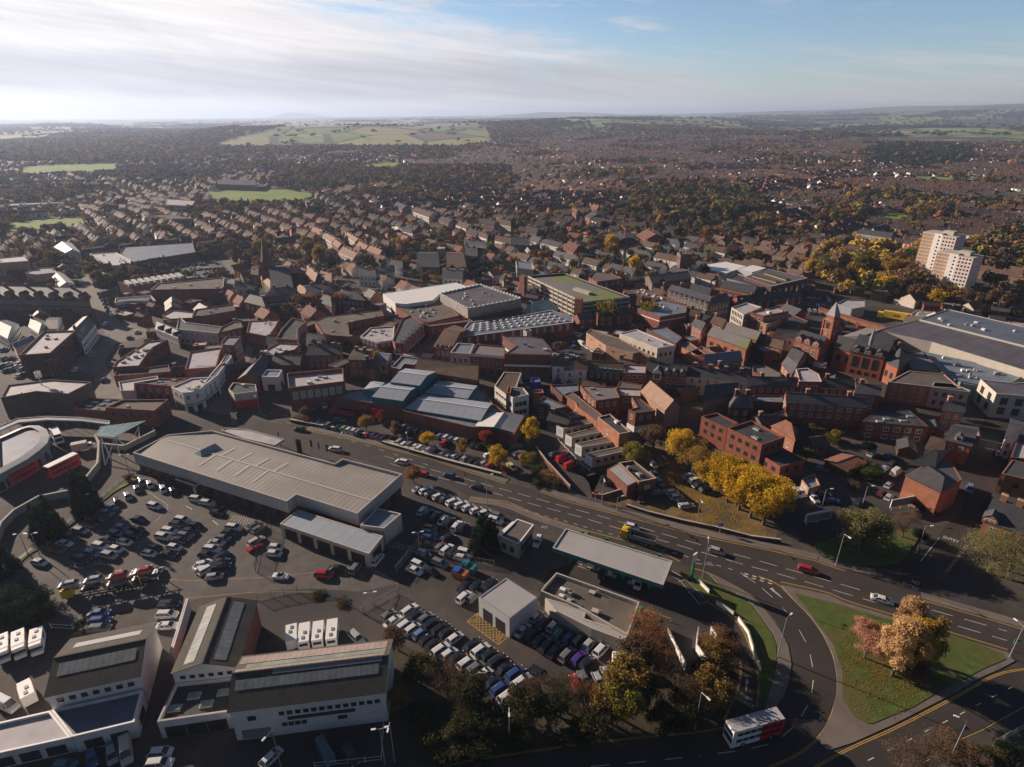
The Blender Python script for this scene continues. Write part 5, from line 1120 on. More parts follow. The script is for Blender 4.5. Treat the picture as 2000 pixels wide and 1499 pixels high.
mroof(['c3 600,1355','c3 545,1400','b3 175,78'],['c3 1222,1442','c3 1185,1490','b3 832,186'],'bluemetal',7.4)
mroof(['b3 1205,140','b3 1030,115','b3 872,118'],['b3 1122,288','b3 942,240','b3 782,232'],'whiteroof',6.9)
q=W('e2 340,1112 840,1122 835,1190 322,1160',3.4); k=MB(); k.face([(*q[0],3.8),(*q[1],3.8),(*q[2],3.0),(*q[3],3.0)][::-1],'redtile'); k.face([(*q[0],3.6),(*q[1],3.6),(*q[2],2.8),(*q[3],2.8)],'redtile'); k.build('awning',r)
B('shop_entrance','red shopfront porch with white lettering plate beside the market hall awning','porch','e2 835,1130 1010,1150 1000,1200 840,1190',3.6,'red','redtile',par=.1,foot=False)
B('white_office','white and brick office slab with brown roof right of the market hall','offices','c3 1245,1285 1332,1155 1492,1165 1442,1300 1395,1400',8.5,'cream','browntile',win=[K_('wide',1.6,1.2,2.2,5.8,3)],par=.3)
B('white_office','square white fronted office tower with brick stair end next to market hall','offices','c3 1352,1352 1400,1292 1512,1303 1560,1362 1412,1392',9.5,'whiteclad','felt',win=[K_('dark',1.2,1.6,1.7,5.6,2.4)],par=.3)
B('stair_block','narrow orange brick stair block against the white fronted office tower','block','c3 1350,1345 1368,1285 1402,1285 1392,1348',10.5,'orangebrick','felt',foot=False)
hs=[('c4 370,1098 482,1108 492,1045 385,1040',7.5,'white','slate','gable','narrow white house with bay window on the High Street, left end of the row'),('c4 482,1142 575,1148 590,1075 495,1068',6.5,'white','slate','gable','low white house second from left in the High Street row'),('c4 575,1130 684,1135 690,1065 592,1060',8,'white','browntile','gable','taller white house third from left in the High Street row')]
for s, h, wm, rm, ty, lb in hs:B('town_house',lb,'house',s,h,wm,rm,ty,2.2,win=[S_(h-2.6,h-5.2,g=2.8),K_('shop',2,1.8,3,.2)],ch=1)
r, P=B('copper_dormer_shops','dark brick shops with pale green copper dormer band and brown roof','shops','c4 684,1120 1018,1150 1012,1088 692,1068',7.8,'darkbrick','browntile','gable',2.2,win=[K_('sash',1.1,1.7,2.4,4.2),K_('shop',2.2,2,3,.2)],band=(6.5,7.9,'copper'))
dormers(r,P[0],P[1],7.0,7,-.1,'copper','copper',1.3,1.2,1.6,gab=False)
B('brick_shops','three storey red brick shops with pale flat roof and two window rows','shops','c4 1020,1162 1225,1168 1232,1092 1035,1082',8.6,'redbrick','frost',win=[K_('wide',1.5,1.3,2.3,6.2,3.6),K_('shop',2,1.8,3,.2)],band=(2.2,2.9,'darkgreen'))
r, P=B('timber_gable_shop','dark roofed shop with one tall white gable in the High Street row','shop','c4 1228,1165 1385,1185 1380,1080 1245,1062',7.6,'redbrick','slate','gable',3,win=[S_(4.4,g=3),K_('shop',2,1.8,3,.2)],ch=1)
dormers(r,P[0],P[1],5.6,1,-.15,'white','slate',3.2,3.0,3.4,t0=.35,t1=.95,style='sash')
r, P=B('ornate_gable_shops','brick and stone shops with curved gable between two small dormers','shops','c4 1385,1178 1592,1198 1592,1110 1395,1095',7.8,'redbrick','slate','gable',2.6,win=[K_('wide',1.6,1.5,2.6,5.2,2.6)])
dormers(r,P[0],P[1],7.3,3,-.12,'stone','slate',2.4,1.6,2.2,style='arch')
B('long_cream_shops','long cream rendered two storey shops with dark slate roof and chimneys','shops','c5 188,1192 755,1262 758,1180 205,1110',7.4,'cream','slate','gable',2.4,win=[K_('arch',1.0,1.6,2.9,5.0,2.0)],ch=4)
B('brick_shops','red brick shops with slate roof and five white windows right of the long cream shops','shops','c5 755,1290 1225,1290 1218,1225 760,1200',7.0,'redbrick','slate','gable',2.2,win=[K_('sash',1.1,1.5,3.2,4.8,1.8)],ch=2)
B('tall_white_end_shop','tall brick shop with white side wall and two very large windows','shop','c5 1222,1240 1430,1245 1400,1175 1300,1120 1190,1130',9.5,'brick','frost',win=[K_('wide',2.2,3.2,3.4,4.6)],cop='whitepaint')
B('stone_trim_shops','dark brick shops with pale stone cornice right of the tall white sided shop','shops','c5 1425,1292 1725,1312 1700,1250 1440,1225',7.6,'darkbrick','slate','gable',2.2,win=[K_('sash',1.0,1.6,2.4,4.6,1.8)],band=(6.9,7.5,'palecon'),ch=1)
B('shop_row','dark roofed brick shops with pale lit gable behind the stone corniced shops','shops','c6 330,1350 560,1370 545,1290 370,1270',7.2,'brick','slate','gable',2.2,win=[S_(4.4,1.6,g=3)],ch=1)
r, P=B('long_back_terrace','very long three storey red brick rear terrace with white windows and black roof','terrace','e3 912,575 1958,642 1990,540 885,465',8.2,'redbrick','slate','gable',2.4,win=[K_('sash',1.2,1.3,3.0,6.0,3.2)],ch=2)
B('rear_house','dark steep roofed brick house with tall chimney gables left of the long rear terrace','house','e3 170,640 470,640 430,500 180,480',7,'darkbrick','slate','hip',3,win=[S_(4,1.2)],ch=2)
B('rear_house','black roofed hall with tan gable end behind the tan tiled chapel','hall','c5 350,1420 640,1360 660,1300 370,1290',7.5,'tanbrick','slate','gable',3.5)
B('blue_roof_extension','long low blue grey roof left of the long rear terrace','extension','e3 450,560 870,575 860,480 470,480',5,'darkbrick','bluefrost')
B('blue_roof_extension','small square blue grey roof below the long rear terrace','extension','e3 740,760 930,770 900,690 760,690',4.5,'brick','bluefrost')
r, P=B('brick_factory','red brick factory wing with dark roof and square windows behind the golden trees','factory','b4 970,148 1105,115 1290,205 1192,252',8.4,'redbrick','darkfelt',win=[D_(6,3,g=3.4,w=1.1)])
r, P=B('brick_factory','taller red brick factory block with flat roof, two long skylights and fire stair','factory','b4 1198,248 1402,180 1690,325 1492,392',9.6,'redbrick','darkfelt',win=[D_(6.8,3.4,g=3.0,w=1.2)],sky=2,par=.6)
k=MB(); a=W('b4 1280,290',9)[0]; c=W('b4 1440,560')[0]; k.tube((*a,9),(*lerp(a,c,.5),5),.14,.14,'darkmetal'); k.tube((*lerp(a,c,.5),5),(*c,.3),.14,.14,'darkmetal')
for i in range(12):p=lerp(a,c,i/12); k.obox(p,(1,0),1.1,.25,9-8.7*i/12-.1,9-8.7*i/12,'darkmetal')
k.build('fire_stair',r)
B('brick_factory','low brick factory end with black blue roof nearest the golden trees','factory','b4 1475,475 1655,410 1862,520 1652,582',5.6,'redbrick','darkfelt',win=[D_(3,g=3.6)])
B('orange_house','orange tiled hipped house right of the red brick factory','house','b4 1575,228 1775,352 1792,248 1690,190',5,'orangebrick','redtile','hip',2.6,win=[S_(1.2)])
B('rust_shed','long shed with rusty red corrugated roof in the shaded yard','shed','b5 275,520 420,470 620,545 480,600',3,'darkbrick','redtile','gable',.8)
B('garden_store','small flat blue roofed garage beside the row of pale vans','garage','b5 65,685 180,640 230,740 130,770',3.2,'tanbrick','bluefrost',win=[K_('door',2.2,2,3,.1)])
for i, s in enumerate(('e4 205,852 580,750 675,800 282,882','e4 315,945 730,850 803,905 402,985','e4 430,1060 832,960 935,1020 512,1102','e4 558,1180 1000,1080 1072,1150 642,1222','e4 690,1310 1140,1210 1220,1270 782,1368')):
 r, P=B('low_shed','flat brown roofed shed with white end wall, %s of the five stepping rows'%ORD[i],'shed',s,3.6,'concrete','felt',par=.15,win=[K_('dark',1.2,1.0,2.4,1.5)])
 e=min(range(4),key=lambda q:(lerp(P[q],P[(q+1)%4],.5))[0]); o=inset(P,-.05); k=MB(); k.face([(*o[e],0),(*o[(e+1)%4],0),(*o[(e+1)%4],3.7),(*o[e],3.7)],'whitepaint'); k.build('end_panel',r)
fence('white_railing','e4 330,1140 660,1480 740,1540','white railing beside the red vans below the five sheds',1.0,'whitepaint',bars=False)
fence('brick_wall','b3 1310,450 1400,570 1600,790','long red brick wall sloping beside the shrub bed',1.8,wall=(.3,'brick'),cat='wall')
fence('brick_wall','b4 30,840 120,855 330,790','low brick wall below the small pub roof',1.3,wall=(.3,'brick'),cat='wall')
B('brick_block','red brick block with two white framed windows on its blank lit side','block','e4 848,832 1010,790 1282,1022 1130,1052',8.2,'orangebrick','darkfelt',par=.4,cop='palecon',win=[S_(5,g=8)],vents=1)
B('long_link_block','long narrow grey felt roofed brick wing leading to the two window block','block','e4 400,545 490,495 570,540 910,805 838,885 580,695 560,640',5.6,'orangebrick','felt',par=.2)
B('olive_block','brick block with olive brown flat roof and orange lit end','block','e4 620,420 1078,440 1142,578 828,618 705,522',7.4,'redbrick','mossroof',par=.3,win=[S_(4.6,g=3),D_(1,g=3)],vents=2)
B('pale_link','small pale roofed link beside the olive roofed block','block','e4 1080,445 1412,462 1412,562 1142,552',6.6,'redbrick','frost',win=[S_(4,w=2)],vents=1)
B('brick_white_block','brick block with white ground floor and dark flat roof by the brown tree','block','e4 1250,735 1368,702 1290,575 1402,590 1602,748 1342,782',7.8,'redbrick','darkfelt',par=.3,win=[S_(5,g=3)],band=(.3,2.6,'whitepaint'))
r, P=B('tan_chapel','tan brick chapel with smooth tan ridged roof glowing in the sun','chapel','e4 1415,500 1722,742 1918,688 1640,430',7.2,'tanbrick','tantile','gable',3.2)
B('blue_flat_block','block with bright blue grey flat roof behind the market offices','block','e4 232,415 600,395 605,490 470,520 390,560',5.6,'darkbrick','bluefrost')
B('blue_flat_block','dark brick block with blue black roof above the stepping sheds','block','e4 38,640 150,560 470,690 320,722',6.4,'darkbrick','bluefrost',win=[K_('wide',1.5,1.3,3,3.5,1)])
B('blue_hut','small hut with yellow olive roof and blue side','hut','e4 -30,380 110,375 90,318 -20,320',5.5,'blue','mossroof')
B('brick_house','brick house beside the small hut with the blue side','house','e4 0,520 150,515 130,470 0,475',6,'orangebrick','mossroof',win=[S_(3)])
B('pub','small brick pub with ribbed pale front roof and sunken rear roof by the ring road','pub','b4 160,600 255,548 430,705 330,752',4,'brick','finemetal',par=.05)
B('pub_extension','sunken dark flat roof part of the brick pub with rooftop box','pub','b4 258,545 385,525 585,680 430,712',4.6,'brick','darkfelt',par=.6,cop='palecon',vents=2,sky=1,win=[K_('panel',1.6,1.2,5,1.6)])
r, P=B('multi_storey_car_park','large multi storey car park with mossy roof deck and ribbed open sides','car park','c4 150,280 480,255 1072,470 652,517',10.8,'shadowbay','mossroof',par=.9,cop='palecon')  # dark core walls stand in for shade between the open decks
k=MB(); o=inset(P,-.25)
for i in range(4):
 j=(i+1)%4
 for z in(.2,2.7,5.2,7.7,9.9):k.face([(*o[i],z),(*o[j],z),(*o[j],z+1.15),(*o[i],z+1.15)],'palecon'); k.face([(*P[i],z+1.15),(*o[i],z+1.15),(*o[j],z+1.15),(*P[j],z+1.15)][::-1],'palecon')
 n=int(dist(P[i],P[j])/5)
 for t in range(n+1):p=lerp(o[i],o[j],t/n); k.obox(p,unit(P[i],P[j]),.5,.3,0,10.8,'concrete')
k.build('deck_fronts',r)
for s, lb, hh in(('c4 68,275 95,262 140,275 112,290','left',14),('c4 572,485 590,470 652,478 640,498','right',13.6)):
 k=MB(); k.prism(W(s,hh),0,hh,'brick'); k.build('stair_tower',r)
k=MB(); a, b_=W('c4 575,388 720,432',11); k.obox(lerp(a,b_,.5),unit(a,b_),dist(a,b_),3,9.9,11.2,'palecon'); k.build('ramp_cover',r)
B('brick_block','brick tower block and low brown roof behind the car park','block','c4 780,330 1010,300 900,250 745,235 700,290',8,'redbrick','felt',win=[S_(5,g=4)])
B('mall_wing','shopping mall wing with frosted blue roof right of the car park','shopping centre','c4 1098,565 1225,520 1345,490 1605,545 1592,612 1352,652',7.6,'redbrick','bluefrost',par=.6,vents=4,band=(5.0,5.5,'whitepaint'))
B('roof_car_park','brown car park deck full of vents and cars behind the mall wing','car park','c4 1020,400 1180,385 1600,540 1340,490',7,'darkbrick','felt',vents=14)
B('curved_brick_hall','tan brick hall with long curved blank wall and red doors','hall','c4 680,795 722,762 990,850 1260,1000 1168,972 1106,988 860,915',7.6,'tanbrick','felt',par=.3,ud=(1,-.5),win=[K_('slit',1.0,.3,8,5.6)])
B('cream_hall','long cream sided hall with frosted flat roof right of the curved tan hall','hall','c4 983,803 1140,765 1492,912 1332,938',8.6,'cream','frost',par=.3,win=[D_(4.5,g=2.6,w=1)],vents=2)
B('dark_flat_block','dark blue flat roofed block in shade behind the cream hall','block','c4 1230,760 1400,740 1560,840 1500,900',5.5,'darkbrick','bluefrost')
for i, s in enumerate(('c4 1500,900 1620,880 1780,990 1700,1010','c5 185,985 330,920 500,1000 420,1040')):
 B('low_brick_store',('low mossy roofed store right of the cream hall','low store with green grey roof before the brick barns')[i],'store',s,4.5,'orangebrick','mossroof')
B('hall_house','pale arched gable building with dark blue roof below the brick barns','house','c5 345,1075 700,1050 640,975 380,1020',6.5,'tanbrick','bluefrost','gable',2.5,win=[K_('arch',1.2,2.2,3,2.5)])
B('brick_barn','big orange brick barn with two flat windows pairs and olive ridged roof','barn','c5 385,818 738,942 792,868 468,758',8.2,'orangebrick','mossroof','gable',2.4,win=[D_(4,g=4,w=1.6,h=1.6)])
B('brick_barn','second olive ridged brick barn behind the orange one','barn','c5 540,772 828,862 885,808 592,728',8.2,'orangebrick','mossroof','gable',2.4)
r, P=B('cinema','tan art deco building with tall pale centrepiece and vertical windows','cinema','c5 690,640 742,612 1010,600 1130,640 1010,690 925,716',9.2,'tanbrick','darkfelt',par=.4,win=[K_('dark',.8,3.2,3.2,4)],cop='cream')
B('cinema_box','high red brick box with frosted roof on top of the art deco building','block','c5 772,608 1005,562 1128,600 900,642',12.5,'redbrick','frost',vents=3,win=[K_('wide',1.6,1.2,2.4,9.6)],foot=False)
B('concrete_office','concrete ribbed office block with frosted roof left of the art deco building','offices','c5 605,565 742,520 882,562 715,632',11.5,'palecon','frost',win=[K_('dark',.7,2.0,1.5,8.6,5.6,2.6)])
B('low_brick_block','low brick block with dark roof and tan lit wall behind the town hall','block','c5 1130,620 1308,690 1150,780 940,790',6,'brick','darkfelt',par=.5)
B('tudor_shop','small white timbered gable with long dark roof left of the town hall','shop','c5 1000,830 1240,860 1250,790 1030,780',6.5,'white','slate','gable',2.4,win=[S_(3.6,g=2.4)])
for i, s in enumerate(('c5 215,642 310,655 322,600 250,588','c5 330,702 440,692 452,640 372,620','c5 412,702 520,742 572,692 472,660','c5 240,720 330,770 380,720 300,690','c5 900,900 1060,950 1080,880 920,850','c5 840,870 920,900 930,830 860,820')):
 B('brick_house','%s small red brick gabled house from the left between the mall and the cinema'%ORD[i],'house',s,6.5,'redbrick',('browntile','slate')[i%2],'gable',2.2,win=[S_(4,1.2,g=2.4)],ch=1,group='small houses near the cinema')
B('orange_gable_house','orange brick gable with two white round windows below the town hall','house','c5 1115,1010 1215,1060 1290,1000 1190,960',6,'orangebrick','slate','gable',2.5,win=[S_(3.2)])
B('orange_gable_house','orange brick gabled house left of the tall white sided shop','house','c5 1065,1080 1150,1180 1240,1100 1150,1050',6.5,'orangebrick','slate','gable',2.5,win=[S_(4,1)])
B('olive_hall','low wide hall with olive brown roof behind the long cream shops','hall','c5 790,1080 880,1080 1060,1170 1040,1215 900,1210 800,1150',5,'darkbrick','mossroof')
r, P=B('town_hall','terracotta town hall wing with tall windows and steep slate roof','town hall','c6 285,960 600,1022 700,930 420,850',10.5,'terracotta','slate','gable',4.5,win=[K_('dark',2.0,4.5,4.2,4),K_('dark',1.2,1.6,3,1)])
dormers(r,P[0],P[1],10.3,3,-.15,'terracotta','slate',2.6,1.5,2.5,style='arch')
c=W('c6 470,900',15)[0]; k=MB(); k.tube((*c,14.5),(*c,17),.8,.8,'greyled',8); k.tube((*c,17),(*c,22),.9,.05,'greyled',8); k.build('fleche',r)
B('library','terracotta front range with ornate gables left of the clock tower','library','c5 1180,862 1410,935 1500,870 1290,808',9,'terracotta','slate','gable',3.2,win=[K_('arch',1.4,2.4,3,4.4),S_(1.2)])
dormers(bpy.data.objects['library'],*W('c5 1180,862 1410,935',9),8.8,3,-.15,'terracotta','slate',2.8,1.8,2.5,style='arch')
B('corn_exchange','dark roofed range between the clock tower and terracotta wing','hall','c5 1545,930 1735,985 1860,890 1620,840',9,'terracotta','slate','gable',3,win=[K_('dark',1.4,3,3.4,3.4)])
B('hip_hall','terracotta hall with pyramid roof and white ridges right of the town hall','hall','c6 600,1060 720,1120 830,1045 705,965',8.5,'terracotta','slate','hip',5,hip=4,win=[K_('dark',1.4,2.4,3.4,3)])
x, y=W('c5 1452,1010')[0]; s=2.35; r=empty('clock_tower',(x,y,0),.45); tag(r,'tall terracotta clock tower with arched belfry and pale green pointed spire','clock tower')
k=MB(); k.box(-s,s,-s,s,0,17.2,'terracotta')
for a in(-1,1):
 for b_ in(-1,1):k.box(a*s-.3,a*s+.3,b_*s-.3,b_*s+.3,0,17.8,'terracotta')
k.box(-s-.25,s+.25,-s-.25,s+.25,12.6,13.1,'tanbrick'); k.box(-s-.3,s+.3,-s-.3,s+.3,17.2,17.7,'tanbrick'); k.build('shaft').parent=r
k=MB(); k.box(-s*.8,s*.8,-s*.8,s*.8,17.7,19.4,'terracotta'); k.build('belfry').parent=r
k=MB()
for i in range(4):a, b_=PI/4+i*PI/2, PI/4+(i+1)*PI/2; k.face([(s*1.25*math.cos(a),s*1.25*math.sin(a),19.4),(s*1.25*math.cos(b_),s*1.25*math.sin(b_),19.4),(0,0,25.6)],'greyled')
k.tube((0,0,25),(0,0,27),.07,.03,'darkmetal'); k.build('spire').parent=r
for a in(0,1,2,3):
 an=a*PI/2; n=(math.cos(an),math.sin(an))
 inst('belfry_opening',win_mesh('dark',1.6,2.6),r,(n[0]*(s+.004),n[1]*(s+.004),13.6),an-PI/2)
 inst('window',win_mesh('dark',1.0,2.0),r,(n[0]*(s+.004),n[1]*(s+.004),5),an-PI/2)
 k=MB(); d=Vector((n[0],n[1],0)); k.tube(d*s,d*(s+.12),.8,.8,'tanbrick',16); k.tube(d*(s+.12),d*(s+.16),.12,.12,'darkmetal',6); k.box(-.01,.01,-.01,.01,0,.02,'darkmetal')
 for v in k.v:pass
 o=k.build('clock_face'); o.parent=r; o.location=(0,0,11.2)
B('supermarket','vast supermarket with purple grey ridged roof and long beige wall','supermarket','e5 78,568 640,428 2350,860 2350,1195 1682,988 800,720',9,'beige','purple',par=.25,cop='greyled',win=[])
B('retail_store','rear supermarket roof in blue grey with rooftop plant and sunken yard','supermarket','e5 642,425 1010,292 2350,600 2350,855',9.6,'beige','bluegrey',par=.3,cop='greyled',vents=9)
B('glass_mall','low mall roof of blue grey glass and sheet before the supermarket wall','mall','e5 655,835 930,895 1690,1055 1990,1160 1850,1240 1400,1290 1200,1262 960,1132',6,'skyglass','bluefrost',par=.3,vents=14)
r, P=B('corner_offices','orange brick and white stone corner building with shallow brown roof','offices','e5 232,1240 500,1095 962,1140 1185,1330 790,1302',8.2,'orangebrick','felt',par=.3,win=[K_('sash',1.1,1.7,2.8,5.2,1.8)],cop='palecon')
B('stone_building','pale stone fronted building with small windows at the right of the orange corner','offices','e5 792,1308 830,1240 1080,1262 1305,1352 1290,1372',8.2,'concrete','slate',par=.3,win=[K_('dark',1.0,1.6,2.6,5,1.6)],foot=False)
B('dark_theatre','broad dark olive flat roofs between the pyramid hall and the glass mall','hall','e5 430,865 662,832 965,1130 520,1075',7.5,'darkbrick','mossroof',par=.3)
B('dark_theatre','black green hipped roof above the town hall wing','hall','c6 200,835 430,755 735,845 570,905',7.6,'darkbrick','mossroof','hip',2)
B('beige_modern_block','modern beige block with sunlit white end wall at the right edge','offices','e5 1432,1205 1642,1390 2300,1450 2300,1230 1860,1255',9.5,'beige','purple',par=.3,win=[K_('dark',2.2,2.6,5,5.4,1.6)])
B('brick_yard','long low brick wall and red roofed ramp beside the right car park','wall','c6 0,560 600,735 610,760 0,590',2.2,'orangebrick','redtile',par=.1,foot=False)
B('service_yard_block','dark grey service block with pale fence behind the yellow lorry','block','c6 160,530 230,490 420,500 420,560 300,580',5.5,'greyled','frost')
B('white_service_block','pale service bays and hoppers between yard and supermarket','block','c6 780,650 900,590 1040,605 960,640',4.5,'palecon','frost',vents=3)
B('shaded_flats','brick flats with black roof, four dormer windows and garden','flats','b5 590,190 690,120 1000,95 1165,235 740,205',6.5,'darkbrick','darkfelt',par=.1,sky=4,win=[K_('wide',1.6,1.5,3.4,3.6,.8)])
B('end_house','brick house with white porch at the head of the right hand street','house','b5 1285,95 1465,115 1470,30 1330,20',7.5,'orangebrick','slate','gable',2,win=[S_(4.8,1.8,g=2.4)],ch=1)
B('slate_shop','slate roofed shop with single dormer facing down the right hand street','shop','b5 1300,345 1528,405 1590,240 1400,215',7,'redbrick','slate','gable',2,win=[S_(4.4,g=2.6)])
dormers(bpy.data.objects['slate_shop'],*W('b5 1300,345 1528,405',7),7.2,1,1.0,'white','slate',1.8,1.3,2)
B('small_red_roof','little cream house with red brown roof left of the slate roofed shop','house','b5 1140,420 1285,440 1300,350 1210,320',5,'cream','browntile','gable',2)
r, P=B('big_brick_warehouse','large orange brick gabled warehouse with triple slate roofs beside the street','warehouse','b5 970,650 1270,790 1450,690 1350,520 1240,540 1100,580',8.5,'orangebrick','slate',par=.1)
for s in('b5 968,655 1268,795 1360,745 1215,590','b5 1000,560 1210,590 1330,440 1260,440'):
 q=W(s,8.5)
 a_=sum(q[i][0]*q[(i+1)%4][1]-q[(i+1)%4][0]*q[i][1]for i in range(4))
 if a_<0:q=[q[1],q[0],q[3],q[2]]
 gable_roof(r,q,8.6,2.6,'slate','orangebrick',hip=1.5)
wins(r,*W('b5 1420,720 1500,560',0)[:2],[5],'sash',1,1.5,3)if False else None
B('street_house','white fronted house with black timber at the far side of the right hand street','house','b5 1825,340 1905,350 1990,200 1880,170',7,'white','slate','gable',2,win=[S_(4,1.4)])
B('street_house','orange brick shop with curved wall on the right hand street','shop','b5 1790,640 1830,650 2050,700 2050,560 1880,520',6.5,'orangebrick','slate',par=.2,win=[D_(3)])
B('street_house','flat roofed shop between the orange brick shop and the white fronted house','shop','b5 1870,500 2060,520 2060,380 1920,360',6.5,'brick','frost',win=[D_(3)])
r, P=B('corner_pub','red brick corner pub with shaped gable, steep slate roof and tall chimneys','pub','b5 1640,1040 2080,1200 2160,960 1760,830',7.6,'orangebrick','slate','gable',3,win=[S_(4.6,1.0,g=3.2,h=1.7)],ch=3)
dormers(r,P[0],P[1],7.3,1,-.2,'orangebrick','slate',3,1.2,3,t0=0,t1=.22,style='arch')
for s, lb in(('a4 9999,0',''),)if False else(('b4 1850,1085 2050,1040','white advertising hoarding by the golden trees'),('b5 90,1090 310,1050','second advertising hoarding beside the big willow like tree'),('b5 820,960 1010,925','white framed billboard below the brick warehouse')):
 a, b_=W(s); r=empty('billboard',(a[0],a[1],0)); tag(r,lb,'billboard'); d=unit(a,b_); L=dist(a,b_); k=MB(); c=lerp(a,b_,.5); k.obox(c,d,L,.2,1.0,3.6,'whitepaint'); k.obox((c[0]+d[1]*.16,c[1]-d[0]*.16),d,L*.92,.1,1.25,3.35,'greyled'); k.build('panel',r); k=MB()
 for t in(.1,.5,.9):k.obox(lerp(a,b_,t),d,.15,.15,0,1.0,'steel')
 k.build('posts',r)
r, P=B('leisure_centre','leisure centre with dark roof and long yellow striped rooflights','leisure centre','c5 720,288 925,210 1300,296 970,372',9.5,'darkbrick','purple',par=.2,cop='whitepaint',win=[K_('panel',1.6,2.2,6,4)])
for s in('c5 800,275 1010,330 1030,322 830,265','c5 910,250 1100,310 1130,300 940,240'):k=MB(); k.prism(W(s,10),9.2,10,'asbestos'); k.prism(inset(W(s,10),-.3),9.2,9.5,'yellow'); k.build('rooflight',r)
B('white_sports_hall','sports hall with broad white metal roof beside the church tower','sports hall','c5 228,196 542,145 740,190 560,252',9,'clad','sunlitroof',par=.1)
B('white_sports_hall','smaller white roofed hall between the church tower and the dark leisure centre','sports hall','c5 662,212 790,176 922,206 790,247',9.8,'clad','sunlitroof',par=.1)
B('brick_gym','brick gabled gym with blue brown roof before the dark leisure centre','gym','c5 502,378 800,445 850,375 565,330',7,'orangebrick','slate','gable',2.4,win=[K_('dark',.7,.9,1.6,4.4)])
B('grey_link_hall','grey blue sloping roof with small yellow rooflight in the leisure complex','hall','c5 560,300 650,252 980,365 850,380',8,'greyled','slate')
r, P=B('dormered_school','long brown brick range with white dormers near the grey church tower','school','c5 15,420 388,535 440,475 90,370',9,'brownbrick','slate','gable',2.4,win=[K_('sash',1.1,1.5,2.3,5.6,2.4)])
dormers(r,P[0],P[1],8.7,8,-.05,'white','slate',1.3,1.2,1.6,gab=False)
B('school_end','brown brick end block with slate roof right of the dormered range','school','c5 395,545 590,500 560,435 430,470',9,'brownbrick','slate','hip',2.6,win=[S_(5.6,2.4,g=2.4)])
B('church_hall','low slate roofed church hall behind the dormered range','hall','c5 215,412 392,462 432,402 262,360',7,'brownbrick','slate','gable',2.6)
r, P=B('tower_church','grey stone church with square tower and low dark roof','church','c4 1285,345 1640,300 1560,240 1220,280',7.5,'brownbrick','slate','gable',2.6,win=[K_('arch',1.2,2.6,3.2,2.8)])
x, y=W('c4 1560,300')[0]; k=MB(); s=4.0; k.box(x-s,x+s,y-s,y+s,0,17,'brownbrick')
for i in range(5):
 for a, b_ in((i,0),(i,4),(0,i),(4,i)):k.box(x-s+a*s/2-.4,x-s+a*s/2+.4,y-s+b_*s/2-.4,y-s+b_*s/2+.4,17,18 if(a in(0,4)and b_ in(0,4))else 17.6,'brownbrick')
k.tube((x,y,17),(x,y,22),.06,.04,'whitepaint'); k.build('tower',r)
for a in((-1,0),(0,-1)):
 for zz in(12.5,7):inst('belfry_window',win_mesh('dark',1.2,2.0),r,(x+a[0]*(s+.004)-r['_loc'][0],y+a[1]*(s+.004)-r['_loc'][1],zz),math.atan2(a[1],a[0])-PI/2)
def slabtower(name,label,x,y,rz,dims,h,floors,cat='tower block'):
 r=empty(name,(x,y,0),rz); tag(r,label,cat); fh=h/floors
 for nm, x0, x1, y0, y1, m, dz in dims:
  k=MB(); k.box(x0,x1,y0,y1,0,h+dz,m)
  if m=='flatbrown':
   for f in range(floors):k.box(x0-.06,x1+.06,y0-.06,y1+.06,(f+1)*fh-.16,(f+1)*fh,'whitepaint')
  k.box(x0-.08,x1+.08,y0-.08,y1+.08,h+dz,h+dz+.35,'palecon'); k.build(nm).parent=r
  for f in range(floors):
   z=f*fh+fh*.28
   if m=='white' and x1-x0<6:inst('window',win_mesh('dark',.8,fh*.4),r,((x0+x1)/2+.8,y0-.004,z),PI)
   else:
    for t in(.18,.40,.62,.84):inst('window',win_mesh('sash' if m=='flatbrown' else 'dark',.8,fh*.42),r,(x0+(x1-x0)*t,y0-.004-(.06 if False else 0),z),PI)
 k=MB(); k.box(-3,3,-1,4,h,h+2.6,'palecon'); k.build('lift_housing').parent=r
 return r
c=W('c6 1300,490')[0]; d=math.atan2(*(lambda a,b_:(b_[1]-a[1],b_[0]-a[0]))(*W('c6 1090,382 1350,435')))
slabtower('tower_block','nearer slab of the tall flats, brown left side, white stair strip and pale pink front',c[0]-3,c[1]+4,d,(('brown_wing',-14,-5,-1.5,11,'flatbrown',0),('stair_wing',-6,-1.5,-4,4,'white',.8),('pink_wing',-1.4,6.6,-4.6,8,'pinkish',0)),25,12)
slabtower('tower_block','farther slab of the tall flats standing behind, brown left side and white front',c[0]+3,c[1]+30,d,(('brown_wing',-14,-5,-1.5,11,'flatbrown',0),('stair_wing',-6,-1.5,-4,4,'white',.8),('pink_wing',-1.4,6.6,-4.6,8,'pinkish',0)),32,15)
def LM(name,label,cat,pts,h,wm,rm,typ='gable',rise=2.5,win=None,**k):return B(name,label,cat,pts,h,wm,rm,typ,rise,win=win if win is not None else[S_(h-3,h-6,g=2.6)],**k)
LM('flats','low brick flats with white bands and pyramid roofs left of the tower block','flats','d4 482,1110 560,1140 680,1100 600,1075',8,'orangebrick','browntile','hip',2.4,band=(5,5.5,'whitepaint'))
LM('flats','wider brick flats with white bands nearest the autumn trees','flats','d4 515,1190 700,1240 815,1185 640,1145',8,'orangebrick','browntile','hip',2.4,band=(5,5.5,'whitepaint'))
LM('flats','grey rendered four bay flats behind the brick flats','flats','d4 690,1060 960,1100 975,1060 730,1035',9,'concrete','slate','gable',1.6)
LM('school_hall','tall blank tan brick hall by the road in the upper left','hall','d1 1195,920 1345,950 1500,950 1330,915',9,'tanbrick','slate','flat',win=[])
